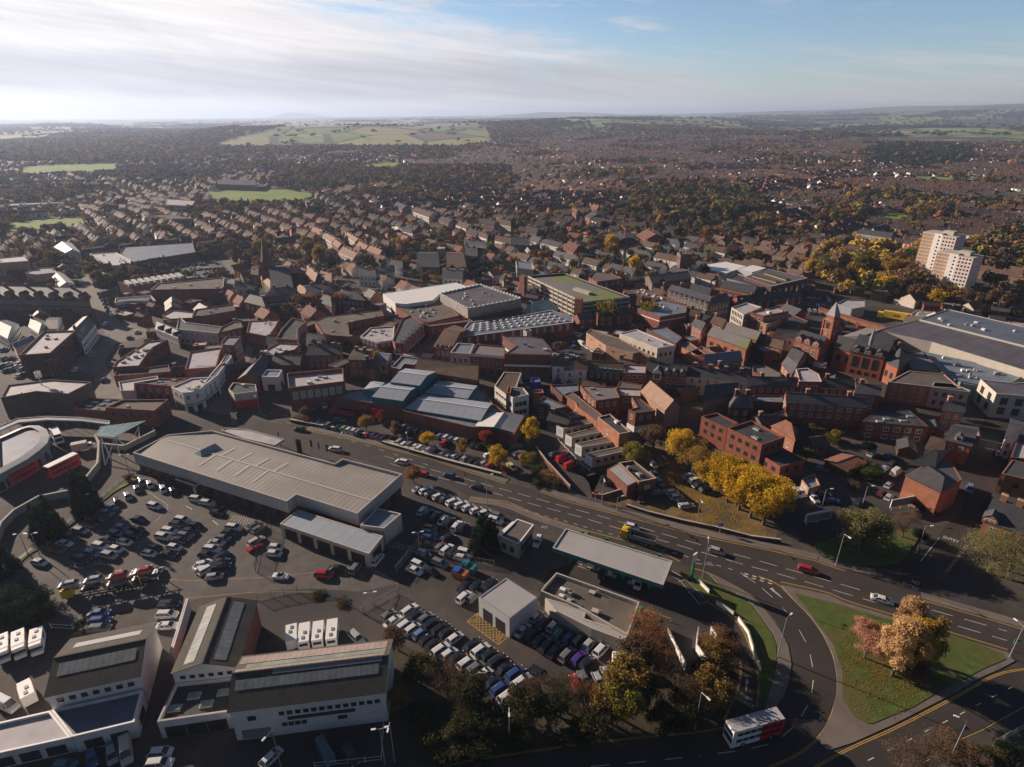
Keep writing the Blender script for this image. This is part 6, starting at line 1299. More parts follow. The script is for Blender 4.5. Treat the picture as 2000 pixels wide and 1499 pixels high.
LM('college','pale framed college slab with many windows near the upper left road','college','d1 1290,840 1500,850 1520,810 1300,795',10,'cream','frost','flat',win=[D_(7,4,1,g=2)])
LM('school_terrace','long low grey school range beside the upper left sports field','school','d1 60,850 500,825 540,815 80,830',7,'concrete','bluefrost','flat',win=[D_(4,1,g=3)])
LM('great_hall','long dark hall with rows of windows at the edge of the green field','hall','d1 1700,680 2000,690 2000,650 1710,645',9,'redbrick','slate','gable',3)
LM('long_terrace','three storey cream and brick terrace with chimneys in the upper middle','terrace','d2 1225,895 1350,940 1415,905 1260,860',9,'cream','browntile','gable',2,ch=4)
LM('brick_villa','paired red brick villas left of the long cream terrace','house','d2 1075,850 1140,880 1205,850 1120,825',8,'redbrick','slate','gable',2.5,ch=2)
for i, s in enumerate(('d2 430,1045 500,1075 545,1040 470,1015','d2 520,1090 590,1135 660,1110 570,1065','d2 595,1145 640,1180 700,1145 650,1115','d2 695,1080 770,1135 830,1115 740,1065','d2 780,1160 850,1195 900,1165 840,1130','d2 645,1210 760,1260 830,1220 720,1165','d2 850,1190 960,1235 1010,1200 920,1160')):
 LM('terrace','%s of the terraces with ranked chimneys behind the spire, from the left'%ORD[i],'terrace',s,7,('redbrick','cream')[i%2],'tantile','gable',2,ch=4,group='terraces behind the spire')
LM('chapel','white gabled chapel with dark roof right of the spire terraces','chapel','d2 1150,1050 1225,1070 1200,1030 1060,1015',6,'white','slate')
LM('brick_chapel','blank red brick gable in the trees right of the terraces','house','d2 975,1150 1030,1170 1060,1130 1000,1120',7,'redbrick','browntile')
for i, s in enumerate(('d2 1425,960 1500,990 1560,960 1480,940','d2 1560,1000 1640,1030 1700,1000 1620,975','d2 1640,1060 1715,1090 1760,1050 1690,1030','d2 1715,1080 1800,1110 1810,1070 1740,1050','d2 1745,980 1860,1000 1880,970 1770,950','d2 1885,990 1990,1010 1985,965 1900,950','d2 1625,1150 1790,1180 1800,1130 1640,1120','d2 1865,1120 1990,1150 1995,1100 1880,1080')):
 LM('town_house','%s house from the left along the road climbing right of the brick tower church'%ORD[i],'house',s,8,('redbrick','cream','redbrick','white')[i%4],('slate','browntile')[i%2],'gable',2.2,ch=2,group='houses along the climbing road')
r, P=B('brick_church','orange brick church with square tower above the white roofed hall','church','c3 815,190 985,195 940,60 810,60',7,'orangebrick','browntile','gable',4,win=[K_('arch',1.2,2.6,3,2.4)])
p=W('c3 765,190')[0]; k=MB(); k.obox(p,(1,0),5,5,0,13,'tanbrick'); k.obox(p,(1,0),5.4,5.4,13,13.5,'palecon'); k.build('tower',r)
B('dark_chapel','steep black roofed chapel left of the orange brick church','chapel','c3 540,190 740,200 730,60 550,60',6,'brick','slate','gable',4)
B('white_inn','white rendered inn above the white roofed hall','inn','c3 770,300 950,310 960,210 775,205',7,'white','slate','gable',2.4,win=[D_(4.4,1.4,g=3)],ch=2)
B('stone_office','pale blue grey classical office left of the car park','offices','c3 1450,200 1600,220 1590,150 1440,140',9,'palecon','bluefrost',win=[S_(6.5,4,1.4,g=2.4)])
LM('long_shops','row of dark roofed shops with white fronts left of the white roofed hall','shops','c3 0,270 160,280 150,210 0,205',7,'white','slate',ch=2)
LM('long_shops','row of slate roofed shops with blue grey fronts nearer the orange church','shops','c3 165,260 330,240 325,190 160,195',7.5,'palecon','slate',ch=2)
LM('villa','white cottage block above the shop rows','house','c3 290,180 400,200 410,160 310,140',6.5,'white','slate')
B('brick_villa','brick house block right of the white inn','house','c3 980,90 1090,100 1085,10 980,0',8,'orangebrick','slate','gable',2.5,win=[S_(5,2)],ch=2)
B('brick_mansion','square brown brick mansion above the orange church','house','d2 1630,1165 1800,1185 1795,1120 1650,1110',9,'brownbrick','felt',win=[S_(6,3)])
for i, s in enumerate(('d3 0,1150 130,1160 125,1100 0,1095','d3 400,1180 480,1215 560,1160 480,1130','d3 735,1110 800,1135 985,1110 930,1060','d3 970,1080 1050,1110 1190,1090 1130,1040','d3 105,1050 190,1070 215,1035 130,1020','d3 460,900 500,915 520,890 480,870','d3 570,930 610,945 720,930 690,895','d3 615,870 660,880 700,865 650,845')):
 LM('brick_mansion','%s large Victorian brick house from the left beneath the central wood'%ORD[i],'house',s,8,'redbrick',('slate','redtile')[i%2],'gable',3,ch=2,group='Victorian houses beneath the central wood')
# vehicles
FARC=MB()
def carfill(pts,n,ang,cols='wskglbrw',seed=1):
 rr=random.Random(seed); P=W(pts); xs=[p[0]for p in P]; ys=[p[1]for p in P]; ca, sa=math.cos(ang), math.sin(ang); L=[]; cx, cy=sum(xs)/len(xs), sum(ys)/len(ys)
 for i in range(-60,60):
  for j in range(-60,60):
   u, v=i*2.7, (j//2)*16.5+(j%2)*5.2; x, y=cx+u*ca-v*sa, cy+u*sa+v*ca
   if abs(u)<120 and abs(v)<120 and inpoly([x],[y],P)[0]and rr.random()<.85:L.append((x,y))
 rr.shuffle(L)
 for x, y in L[:n]:farcar(x,y,(-sa,ca),rr.choice(cols))
def farcar(x,y,d,c):
 m_=PAINT[c]; FARC.obox((x,y),d,4.3,1.8,.25,.95,m_); a=inset([(x+d[0]*a_+d[1]*b_,y+d[1]*a_-d[0]*b_)for a_,b_ in((-1.7,-.8),(1.1,-.8),(1.1,.8),(-1.7,.8))],.1)
 t=inset(a,.3)
 for k in range(4):l=(k+1)%4; FARC.face([(*a[k],.95),(*a[l],.95),(*t[l],1.45),(*t[k],1.45)],'glass')
 FARC.face([(*p,1.46)for p in t],m_); CARS.append((x,y))
cars('b1','340,1405,w 555,1240,w 490,1295,d 600,1185,k 690,1130,s 770,1080,k 840,1030,d 915,985,g 950,935,l',(1,.2),'the sloping line beside the grass strip','cars parked beside the grass strip')
cars('b1','1010,885,k 1100,835,s 1180,775,g 1225,715,g 1292,735,w 1405,775,w 1490,795,k',(.45,1),'the top arc of the big car park','cars in the top arc of the big car park',1)
cars('b1','1330,920,w',(1,.25),'alone on the open tarmac at the top of the big car park','cars in the big car park'); cars('b1','1190,1030,k',(1,.2),'alone left of the middle of the big car park','cars in the big car park')
cars('b1','1045,1105,l 1185,1120,k 995,1155,g 1135,1170,k 930,1205,k 1075,1230,w 865,1265,w 1000,1290,w 790,1325,l 940,1345,s 710,1375,k',(1,.22),'the left double row of the big lot','cars in the left double row')
cars('b1','1570,1040,w 1530,1080,k 1680,1085,k 1460,1135,w 1630,1135,k 1405,1185,w 1595,1172,g 1545,1212,k 1335,1280,k 1500,1275,w 1285,1327,w 1450,1330,k',(1,.18),'the middle double row of the big lot','cars in the middle double row')
cars('b1','1695,860,w 1785,890,w 1850,930,k 1870,975,k',(1,.1),'the group by the showroom side door','cars by the showroom side door')
cars('b2','250,1105,w 205,1150,k 155,1195,g 100,1235,s 60,1292,w 10,1340,k',(1,.12),'the right hand line of the big car park','cars in the right hand line')
cars('b2','420,1085,g 465,1115,g 440,1220,c 430,1270,rO 150,1345,k 130,1410,kS -20,1420,w 25,1465,w',(1,-.55),'the slanted group left of the wire fence','cars left of the wire fence')
cars('b2','610,1275,w 595,1330,w',(1,.08),'the pair behind the fence before the service wing','cars before the service wing'); cars('b2','1485,1380,w',(.6,-.75),'parked against the corner of the service wing','cars before the service wing')
cars('a1','1495,45,w 1570,100,s 1620,25,k 1490,10,w',(1,-.15),'the short row above the yard entrance','cars above the yard entrance')
cars('a1','725,365,l 735,420,b 730,480,g',(1,-.1),'the three stacked behind the conifer hedge','cars behind the hedge'); cars('a1','1240,305,k 1225,380,w 1225,460,w',(1,-.05),'the three beside the white topped wall','cars beside the white wall')
cars('a1','50,1040,wV 820,1400,s,.15,1 675,1425,b,.15,1 1175,1390,w,1,-.1 1165,1470,w,1,-.1 470,1485,t,1,0',(.8,.4),'the yard before the bottom left workshops','vehicles at the bottom left')
cars('a1','925,1385,cV',(.12,1),'with long roof before the bottom left workshops','vehicles at the bottom left')
cars('a2','370,95,wO 685,85,r 785,40,k',(1,.05),'the middle lane of the yard','cars in the middle of the yard'); cars('a2','920,35,g',(.6,-.8),'beside the corner of the service wing on the tarmac','cars in the middle of the yard')
cars('a2','925,548,s 300,1425,w,.75,-.75 700,1390,tV,.5,1 880,1405,k,.5,1',(.7,.7),'the shaded ground around the long white workshop','vehicles around the long white workshop')
cars('a2','1310,345,w 1360,385,k 1430,405,g 1475,450,k 1535,480,k 1585,512,k 1645,552,w 1775,600,k 1835,640,w a'.replace(' a',''),(1,-.72),'the upper row of the used car yard','cars in the used car yard')
cars('a3','90,600,k 150,640,w 205,675,k 265,720,k 318,775,k 400,810,b 445,865,w',(1,-.72),'the upper row right of the yellow hatching','cars in the used car yard')
cars('a2','1155,385,g 1195,425,w 1285,455,w 1340,478,w 1395,515,l 1445,560,k 1490,597,k 1540,637,w 1602,667,w 1665,695,k 1735,728,w 1800,772,g 1855,830,w',(1,-.72),'the lower row of the used car yard','cars in the used car yard')
cars('a3','45,732,w 110,775,g 170,820,w 232,872,k 292,920,b 345,970,w',(1,-.72),'the lowest row by the roadside trees','cars in the used car yard')
cars('a3','555,390,w 610,427,k 680,460,w 730,512,t 795,545,b 865,562,kS 945,590,s 1030,635,w',(.85,-.9),'the row along the petrol shop wall','cars along the petrol shop wall')
cars('a3','455,490,w 525,520,k 575,568,k 630,607,k 690,642,k 780,672,g 865,695,p 920,732,k',(.85,-.9),'the second row from the petrol shop wall','cars along the petrol shop wall')
cars('a3','580,810,k 845,890,r,-.45,-1 905,850,g,.5,1 1010,862,s,.5,1 1075,820,s,.5,1 400,1000,g',(.9,.6),'the loose line before the roadside trees','cars in front of the roadside trees')
cars('a3','30,165,k 25,250,w 110,165,k 205,155,k 90,250,g',(.9,-.8),'the cluster left of the wash hall','cars left of the wash hall')
cars('b3','305,770,s 365,787,w 412,812,k 470,837,w 530,857,k 597,885,w 662,907,w 727,932,w 795,957,w 870,978,w',(1,-.42),'the display row along the ring road','cars in the display row')
cars('b3','980,1003,g 957,1043,w',(1,.3),'the pair at the end of the display row','cars in the display row')
cars('b3','330,960,w 385,982,k 440,1010,k 507,1040,w 560,1062,k 625,1090,w 680,1107,k',(.62,-.78),'the second display row','cars in the second display row')
cars('b3','395,1107,e 390,1150,t 385,1200,b 380,1247,e',(1,.15),'the short colourful stack behind the display rows','cars in the colourful stack',1); cars('b3','550,1190,k',(1,-.5),'alone beside the dark conifer','cars in the fenced yard')
cars('b3','480,1275,g 540,1292,w 600,1312,k 650,1322,k',(.8,-.7),'the shaded row before the conifer','cars in the fenced yard',1); cars('b3','700,1320,w 670,1367,w',(1,.25),'the line tucked against the conifer','cars in the fenced yard',1)
cars('b3','340,1328,w 345,1362,k 300,1428,w 262,1472,w 480,1412,g 400,1480,k',(1,.42),'the shaded corner behind the grey steel fence','cars in the fenced yard',1)
cars('b3','1325,1220,w',(-.5,1),'leaving the wash kiosk','cars at the petrol station'); cars('e1','818,575,k 1190,680,w',(-.25,1),'the pair refuelling under the canopy edge','cars at the petrol station')
for t, s, dv, lb in(('b3','155,540,w',(-1,-.2),'driving past on the ring road behind the showroom'),('b3','325,640,r',(-1,-.25),'partly behind a small orange tree on the ring road'),('b3','560,655,b',(-1,-.2),'driving on the ring road left of the black one'),('b3','800,757,k',(-1,-.25),'driving on the ring road near the tall lamp'),('b2','815,258,k',(-1,-.1),'driving by the market car park entrance'),('b2','1120,430,w',(-1,-.15),'driving behind the black slab sign'),('b2','265,133,k',(-1,-.1),'passing the small red and white corner shop'),('b4','375,1097,w',(1,.25),'overtaking the tipper lorry'),('b4','1105,1307,s',(1,.3),'following behind the tipper lorry'),('a4','858,50,r',(1,.25),'driving alone toward the junction'),('a5','275,268,w',(1,.3),'passing the bright autumn trees on the island')):
 cars(t,s,dv,lb,'cars driving on the ring road')
cars('b2','900,182,d 945,190,k 987,203,l 1030,212,k 1070,222,g 1150,242,k 1202,250,n 1243,262,w 1287,272,w 1325,287,g 1412,300,r 1460,307,l 1502,322,r 1545,335,b 1602,342,v 1680,367,s 1720,387,w 1772,390,g 1815,407,w 1855,422,w',(.8,-.55),'the front row of the market car park','cars in the front row of the market car park',1)
cars('b3','408,440,sV 510,470,w 560,490,s 610,492,w 705,507,s 760,532,k 815,547,k 862,552,s 910,572,r',(.8,-.55),'the right part of the market front row','cars in the front row of the market car park',1); cars('b3','1100,580,y',(.6,.6),'driving out of the market car park','cars in the market car park')
cars('b3','40,210,k 90,232,s 175,242,g 215,260,b 290,272,k 350,277,k 425,300,k 480,317,l 540,325,w 580,342,l 630,352,w 690,355,k 730,357,k 775,387,k 820,402,k 525,377,r',(.8,-.6),'the back row against the market wall','cars against the market wall',1)
cars('b2','1130,117,rV 1237,132,rV',(1,0),'the pair under the market awning','vans under the awning',1); cars('b2','1032,52,w,.1,1 937,65,g,.1,1 1160,180,g',(1,.1),'the shaded yard left of the market awning','cars left of the awning',1)
cars('b3','1135,410,g 1165,465,w 1207,490,r 935,400,w 910,480,w',(1,-.3),'the group beyond the yellow tree','cars beyond the yellow tree',1)
cars('b3','1465,470,g 1540,465,r 1540,512,rV 1607,572,rV',(1,-.45),'the slope before the five stepping sheds','cars before the sheds',1)
cars('b4','555,562,w 605,552,d 650,532,g 570,650,g 607,712,l',(.7,.75),'the pub car park','cars beside the pub',1); cars('b4','865,660,s 917,702,w 950,742,k 1012,777,k',(1,-.25),'the line beneath the golden trees','cars beneath the golden trees',1)
cars('b4','720,800,w 757,842,w 800,882,k 842,917,s 600,800,t',(1,-.1),'the leafy car park by the ring road','cars in the leafy car park'); cars('b4','440,852,d',(.4,1),'in deep shade below the pub','cars in the leafy car park')
cars('b4','1692,842,w 1742,822,w 1790,808,w 1832,797,w 1935,850,w',(.65,.7),'the row by the blue roofed garage','cars by the blue roofed garage')
cars('b5','262,822,d 330,872,b 235,600,t',(1,.1),'the plot left of the willowy tree','cars left of the big tree',1); cars('b5','675,470,s 810,482,b 850,550,k 780,597,s 880,632,wV',(.8,-.6),'the yard behind the brick warehouse','cars behind the warehouse',1); cars('b5','820,737,s 755,807,d 822,842,s 560,880,k',(.7,-.7),'the plot left of the warehouse wall','cars left of the warehouse',1)
cars('b5','1520,772,l',(-.25,1),'parked alone in the right hand street','cars in the right hand street'); cars('b5','1760,472,k',(.2,1),'far up the right hand street in shade','cars in the right hand street',1)
cars('c1','680,215,k 735,332,w 690,285,g 915,472,k 935,502,k 948,532,g 965,562,k 980,592,k 1022,632,w 900,440,d',(.45,1),None,None); cars('c1','965,715,wV 840,995,s 685,1132,w 950,1227,k 1250,790,w 1180,840,g',(.5,-.7),None,None)
cars('c1','30,950,l 40,1030,t 95,1030,d 70,1085,w 175,1080,w 20,1100,k 100,1130,l 150,1110,w 60,1140,k 200,1130,s 250,1120,k 230,1170,k 180,1190,w',(.8,-.45),None,None)
P0=W('c2 -150,215 300,135 440,240 510,330'); Q0=W('c2 -100,330 120,345 230,330 300,300')
carfill('c2 -160,210 290,128 440,215 520,300 480,330 300,290 60,345 -100,330',62,.35,seed=4)
carfill('c3 60,405 350,370 430,380 300,440 120,440',16,.2,'wsswk',seed=5)
carfill('c3 1110,100 1250,110 1330,160 1120,170',14,.1,seed=6)
carfill('c4 500,790 640,800 560,960 800,1000 700,1060 380,1030 350,960 520,930',15,-.6,'kgbwkl',seed=7)
carfill('c5 1110,560 1420,550 1900,720 1700,760',24,-.35,'wskbrgw',seed=8)
carfill('c5 1080,480 1500,470 1500,510 1150,520',5,-.3,'wkb',seed=9)
cars('c4','640,905,wV 695,935,w 755,970,w 800,990,s',(1,.5),'the line under the curved tan wall','cars under the curved tan wall',1)
o=FARC.build('distant_parked_cars'); tag(o,'small parked cars in the far town car parks','cars',kind='stuff')
def bus(name,label,tile_pts,dv,cols,L=10.6,H=4.3,z=.06,group=None):
 x, y=G(*PX(tile_pts)[0]); p=PX(tile_pts)[0]; a, b_=G(p[0]-dv[0]*20,p[1]-dv[1]*20), G(p[0]+dv[0]*20,p[1]+dv[1]*20)
 r=empty(name,(x,y,z),math.atan2(b_[1]-a[1],b_[0]-a[0])); tag(r,label,'bus',group)
 f, bk, rf=cols; hl=L/2; w=1.25
 k=MB(); k.box(-hl*.1,hl,-w,w,.3,H-.12,f); k.box(-hl,-hl*.1,-w,w,.3,H-.12,bk); k.build('body').parent=r
 k=MB(); k.box(-hl+.1,hl-.1,-w+.05,w-.05,H-.12,H,rf); k.build('roof').parent=r
 for lv, nm in((1.35,'lower_windows'),(2.95,'upper_windows')):
  k=MB()
  for s in(-1,1):
   y0, y1=(w,w+.02)if s>0 else(-w-.02,-w)
   for i in range(7):x0=-hl+.5+i*(L-1.2)/7; k.box(x0,x0+(L-1.2)/7-.15,y0,y1,lv,lv+.8,'glass')
  k.build(nm).parent=r
 k=MB(); k.box(hl,hl+.02,-1.1,1.1,1.2,2.3,'glass'); k.box(hl,hl+.02,-1.1,1.1,2.9,3.8,'glass'); k.build('windscreen').parent=r
 k=MB(); k.box(-hl-.02,-hl,-.9,.9,2.9,3.7,'glass'); k.build('rear_window').parent=r
 wm=car_meshes('hatch')[2]
 for sx in(-hl*.55,hl*.55):
  for sy in(-w+.05,w-.05):inst('wheel',wm,r,(sx,sy,.48),0,(1.55,1.4,1.55))
 return r
bus('double_decker_bus','white and red double decker bus rounding the bend at the bottom right','a4 445,1270',(-1,.28),('whitepaint','red','frost'),L=10.2)
bus('double_decker_bus','red double decker bus with grey roof beside the curved glass bus station wall','b1 205,680',(1,-.55),('red','red','frost'),L=9,group='buses at the bus station')
bus('double_decker_bus','red double decker bus with white roof and green rear, alone in the bus station lane','b1 560,625',(1,-.5),('red','red','whitepaint'),L=9.2,group='buses at the bus station')
bus('single_decker_bus','white bus standing behind the rounded end of the bus station','b1 500,350',(.55,1),('whitepaint','whitepaint','whitepaint'),L=9,H=3.1,group='buses at the bus station')
x, y=G(*PX('b1 725,440')[0]); r=empty('box_van',(x,y,.05),.5); tag(r,'small cream box van on the bus station forecourt','van')
k=MB(); k.box(-3,1.3,-1.1,1.1,.6,3.1,'cream'); k.build('box').parent=r; k=MB(); k.box(1.35,2.9,-1.0,1.0,.4,1.5,'whitepaint'); k.prism([(1.35,-1),(2.5,-.95),(2.5,.95),(1.35,1)],1.5,2.2,'glass','whitepaint'); k.build('cab').parent=r
for sx in(-1.8,2):
 for sy in(-.95,.95):inst('wheel',car_meshes('hatch')[2],r,(sx,sy,.35))
p=PX('e1 1190,235')[0]; x, y=G(*p,.5); a, b_=G(p[0]-20,p[1]-6), G(p[0]+20,p[1]+6); r=empty('tipper_lorry',(x,y,.05),math.atan2(b_[1]-a[1],b_[0]-a[0])+PI); tag(r,'tipper lorry with yellow cab and long grey open body on the ring road','lorry')
k=MB(); k.box(2.6,4.6,-1.15,1.15,.5,1.9,'yellow'); k.prism([(2.6,-1.1),(4.3,-1.1),(4.3,1.1),(2.6,1.1)],1.9,2.9,'yellow'); k.box(4.6,4.62,-1,1,1.5,2.4,'glass'); k.box(3.0,4.0,-.6,.6,2.9,3.1,'yellow'); k.build('cab').parent=r
k=MB(); k.box(-4.6,2.2,-1.25,-1.12,1.1,2.4,'greyled'); k.box(-4.6,2.2,1.12,1.25,1.1,2.4,'greyled'); k.box(2.1,2.25,-1.2,1.2,1.1,2.7,'greyled'); k.box(-4.65,-4.5,-1.2,1.2,1.1,2.4,'tanbrick'); k.box(-4.6,2.2,-1.15,1.15,1.0,1.2,'shadowbay'); k.build('tipping_body').parent=r
k=MB(); k.box(-4.5,4.3,-.5,.5,.6,.95,'darkmetal'); k.build('chassis').parent=r
for sx in(-3.6,-2.4,2.2,3.6):
 for sy in(-1.05,1.05):inst('wheel',car_meshes('hatch')[2],r,(sx,sy,.48),0,(1.55,1.5,1.55))
x, y=W('e5 330,440',0)[0]; a, b_=W('e5 215,400 445,435',0); r=empty('lorry',(x,y,.05),math.atan2(b_[1]-a[1],b_[0]-a[0])); tag(r,'bright yellow box lorry in the yard left of the supermarket','lorry')
k=MB(); k.box(-6.2,6.5,-1.5,1.5,1.0,4.4,'yellow'); k.build('box').parent=r; k=MB(); k.box(-9,-6.4,-1.4,1.4,.5,3.4,'yellow'); k.box(-9.02,-9,-1.2,1.2,1.8,2.8,'glass'); k.build('cab').parent=r
k=MB(); k.box(-1.5,1.5,-1.53,-1.51,2.2,3.2,'darkmetal'); k.box(-1.2,1.2,-1.55,-1.53,2.5,2.6,'yellow'); k.box(-1.2,1.2,-1.55,-1.53,2.8,2.9,'yellow'); k.build('logo').parent=r
for sx in(-7.8,-4.5,3.5,5):
 for sy in(-1.3,1.3):inst('wheel',car_meshes('hatch')[2],r,(sx,sy,.48),0,(1.6,1.5,1.6))
a, b_=W('a1 470,240 1180,110',.5); d=unit(a,b_); ang=math.atan2(d[1],d[0]); r=empty('car_transporter',(*lerp(a,b_,.5),.05),ang); tag(r,'long loaded car transporter with yellow cab parked across the big car park','lorry')
L=dist(a,b_)
k=MB(); k.box(-L/2,-L/2+2.0,-1.2,1.2,.5,2.6,'yellow'); k.box(-L/2-.02,-L/2,-1,1,1.5,2.3,'glass'); k.build('cab').parent=r
k=MB()
for s in(-1,1):
 k.box(-L/2+2,L/2,s*1.15-.08,s*1.15+.08,.8,1.0,'darkmetal'); k.box(-L/2+.5,L/2,s*1.15-.06,s*1.15+.06,2.75,2.9,'darkmetal')
 for i in range(6):xx=-L/2+2.2+i*(L-2.6)/5; k.box(xx-.1,xx+.1,s*1.2-.06,s*1.2+.06,.5,2.9,'yellow' if i%2==0 else 'darkmetal')
for i in range(8):xx=-L/2+1+i*(L-1.5)/7; k.box(xx-.12,xx+.12,-1.1,1.1,2.72,2.8,'steel'); k.box(xx-.12,xx+.12,-1.1,1.1,.82,.9,'steel')
k.build('deck_frame').parent=r
for sx in(-L/2+1,0,2,L/2-3):
 for sy in(-1,1):inst('wheel',car_meshes('hatch')[2],r,(sx,sy,.42),0,(1.35,1.3,1.35))
for i, (t,zz,c)in enumerate(((.02,2.9,'s'),(.27,2.9,'s'),(.52,2.9,'r'),(.78,2.9,'r'),(.22,.95,'k'),(.48,.95,'g'),(.74,.95,'k'))):
 q=lerp(a,b_,t+.06); car(q[0],q[1],ang+PI,c,'hatch','%s hatchback, %s on the %s deck of the car transporter from its cab'%(CN[c],ordn(i if i<4 else i-4),'upper' if i<4 else 'lower'),'cars on the transporter',0,zz)
cars('a1','845,95,w 990,78,w 1070,65,w 1155,70,w',(.5,-.9),'the row right behind the car transporter','cars behind the transporter')
def camper(tp,dv,label,L=6.2,cab=True):
 p=PX(tp)[0]; x, y=G(*p,1.0); a, b_=G(p[0]-dv[0]*9,p[1]-dv[1]*9), G(p[0]+dv[0]*9,p[1]+dv[1]*9)
 r=empty('motorhome' if cab else 'caravan',(x,y,.03),math.atan2(b_[1]-a[1],b_[0]-a[0])); tag(r,label,'motorhome' if cab else 'caravan','motorhomes and caravans')
 hl=L/2; k=MB(); k.box(-hl,hl-(1.6 if cab else 0),-1.1,1.1,.4,2.8,'whitepaint')
 if cab:k.prism([(hl-1.6,-1.05),(hl-.5,-1.0),(hl-.5,1.0),(hl-1.6,1.05)],2.0,2.75,'whitepaint',bottom=True); k.box(hl-1.6,hl,-1,1,.4,1.2,'whitepaint')
 k.build('body').parent=r
 k=MB()
 if cab:k.box(hl-1.6,hl-.75,-.95,.95,1.2,1.98,'glass')
 else:k.box(-hl-.02,-hl,-.8,.8,1.5,2.2,'glass')
 for s in(-1,1):k.box(-hl*.6,0,s*1.11-.01,s*1.11+.01,1.6,2.2,'glass')
 k.build('windows').parent=r
 for xx, yy in((-hl*.6,.1),(-.2,-.2)):k=MB(); k.box(xx-.35,xx+.35,yy-.3,yy+.3,2.8,2.92,'greyled'); k.build('roof_hatch').parent=r
 for sx in(-hl*.5,hl*.6)if cab else(0,):
  for sy in(-.95,.95):inst('wheel',car_meshes('hatch')[2],r,(sx,sy,.33))
for tp, dv, lb, L, c in(('a1 30,640',(.0,1),'white motorhome at the left edge, leftmost of three',6.4,1),('a1 150,610',(.0,1),'white motorhome with green windscreen, middle of three at the left edge',6.4,1),('a1 278,590',(-.1,1),'white motorhome beside the gate, right one of three at the left edge',5.8,1),('a1 205,960',(-.3,-1),'white coachbuilt motorhome alone in the shaded yard',5,1),('a2 455,555',(.0,1),'half shaded white caravan, leftmost of four behind the long workshop',4.6,0),('a2 547,552',(.08,-1),'plain white caravan, second of four behind the long workshop',5.2,0),('a2 648,540',(.08,-1),'white caravan with square roof hatch, third of four behind the long workshop',5.2,0),('a2 750,527',(.08,-1),'white caravan with large dark hatch, rightmost of four behind the long workshop',5.4,0)):camper(tp,dv,lb,L,bool(c))
for tp, lb, c1, c2 in(('a3 60,60','teal skip lorry load in the shaded corner left of the wash hall','teal','teal'),('a3 0,105','orange and blue crate beside the teal container','orange' if False else 'terracotta','blue')):
 x, y=W(tp)[0]; r=empty('container',(x,y,.03),-.5); tag(r,lb,'container'); k=MB(); k.box(-1.8,1.8,-1.1,1.1,.2,1.9,c1); k.box(-1.7,-.2,-1,1,1.9,2.3,c2); k.build('body').parent=r; k=MB(); k.box(-1.9,1.9,-.9,.9,0,.2,'darkmetal'); k.build('skid').parent=r
# lamps, fences, hedges
for s, lb, h, arm in(('p 1518,1284','tall white street lamp on the pavement of the slip road bend',10.5,(.8,.6)),('p 1357,1425','street lamp in the dark scrub at the bottom, right one',9.5,(.5,-.9)),('p 1853,1488','street lamp among bare shrubs at the bottom right',10,(-.8,.5)),('p 1971,1285','white lamp post with sign at the sharp corner of the grass island',8.5,(-.3,1)),('p 995,1459','street lamp in front of the roadside thicket',10,(0,-1)),('p 771,1489','street lamp right of the fenced plot of the long white workshop',10,(0,-1)),('p 549,1498','street lamp rising over the white car below the long workshop',9,(-.5,-1)),('p 1632,1105','street lamp before the round shaded lawn',9.5,(.3,-1)),('b5 1060,1320','street lamp at the mouth of the right hand side road',8,(1,0)),('b5 590,920','thin lamp in the shaded plot behind the willowy tree',6.5,(1,0)),('b5 240,945','thin lamp left of the willowy tree',6.5,(1,0)),('b4 930,1075','lamp post at the kerb of the leafy car park',8,(0,-1)),('b4 112,910','lamp post beside the orange sign below the pub',9,(0,-1)),('b3 951,986'.replace('951,986','888,912'),'tall lamp post standing over the display row',9.5,(1,.6)),('b3 212,455','lamp post beside the market front row',7.8,(0,-1)),('b2 1195,500','lamp post behind the stepped showroom parapet',8,(0,1)),('b2 478,130','lamp post right of the red and white corner shop',8,(0,-1)),('p 1372,1130','lamp post between the totem and the ring road',10.5,(.3,1)),('b4 240,962','short lamp at the ring road kerb below the pub',4.5,(1,.3)),('b3 1878,905','lamp post left of the low brick wall under the pub',8.5,(0,-1))):
 lamp(s,lb,h,arm)
for s, lb, h in(('b1 775,995','twin headed lamp left of the big conifer pair',6.5),('b1 245,1345','twin headed lamp nearest the bottom of the grass strip',6.5),('b1 345,1350','second twin headed lamp from the bottom of the grass strip',6.8),('b1 1115,640','twin headed lamp by the showroom corner and bus station ramp',6.5),('b2 1850,1330','twin headed floodlight pole in the fenced yard',6.5),('a2 1035,300','small floodlight pole beside the rolling gate',3.2),('c1 620,1090','tall pole before the three storey offices',9),('c1 490,1210','twin headed lamp right of the rooftop mast',8),('c1 1040,980','lamp on the gyratory island',9),('a2 1135,1480','thin pole at the corner of the fenced plot',9)):
 lamp(s,lb,h,(1,.2),True,.8)
x, y=W('c1 380,1275',8)[0]; r=empty('telecom_mast',(x,y,8)); tag(r,'white telecom mast with antenna drum on the streaked store roof','mast'); k=MB(); k.tube((0,0,0),(0,0,6),.2,.15,'steel'); k.build('pole').parent=r; k=MB()
for i in range(6):a=i*PI/3; k.obox((.9*math.cos(a),.9*math.sin(a)),(-math.sin(a),math.cos(a)),.5,.25,3.0,5.4,'whitepaint')
k.build('antennas').parent=r
fence('steel_fence','b2 438,1490 470,1330 562,1065','tall dark steel fence running up to the service wing',2.6,'darkmetal')
fence('steel_fence','b2 1650,1500 1830,1270','steel fence left of the shaded fenced yard',2.4)
fence('steel_fence','b3 -30,1260 300,1330 700,1400 950,1440','long steel fence across the shaded yard before the wash hall',2.0)
fence('rolling_gate','a2 960,370 1225,225','long steel rolling gate at the used car yard entrance',2.0)
fence('steel_fence','a2 1225,225 1130,460 980,370 700,225 490,215','curving steel fence round the caravan yard',1.8)
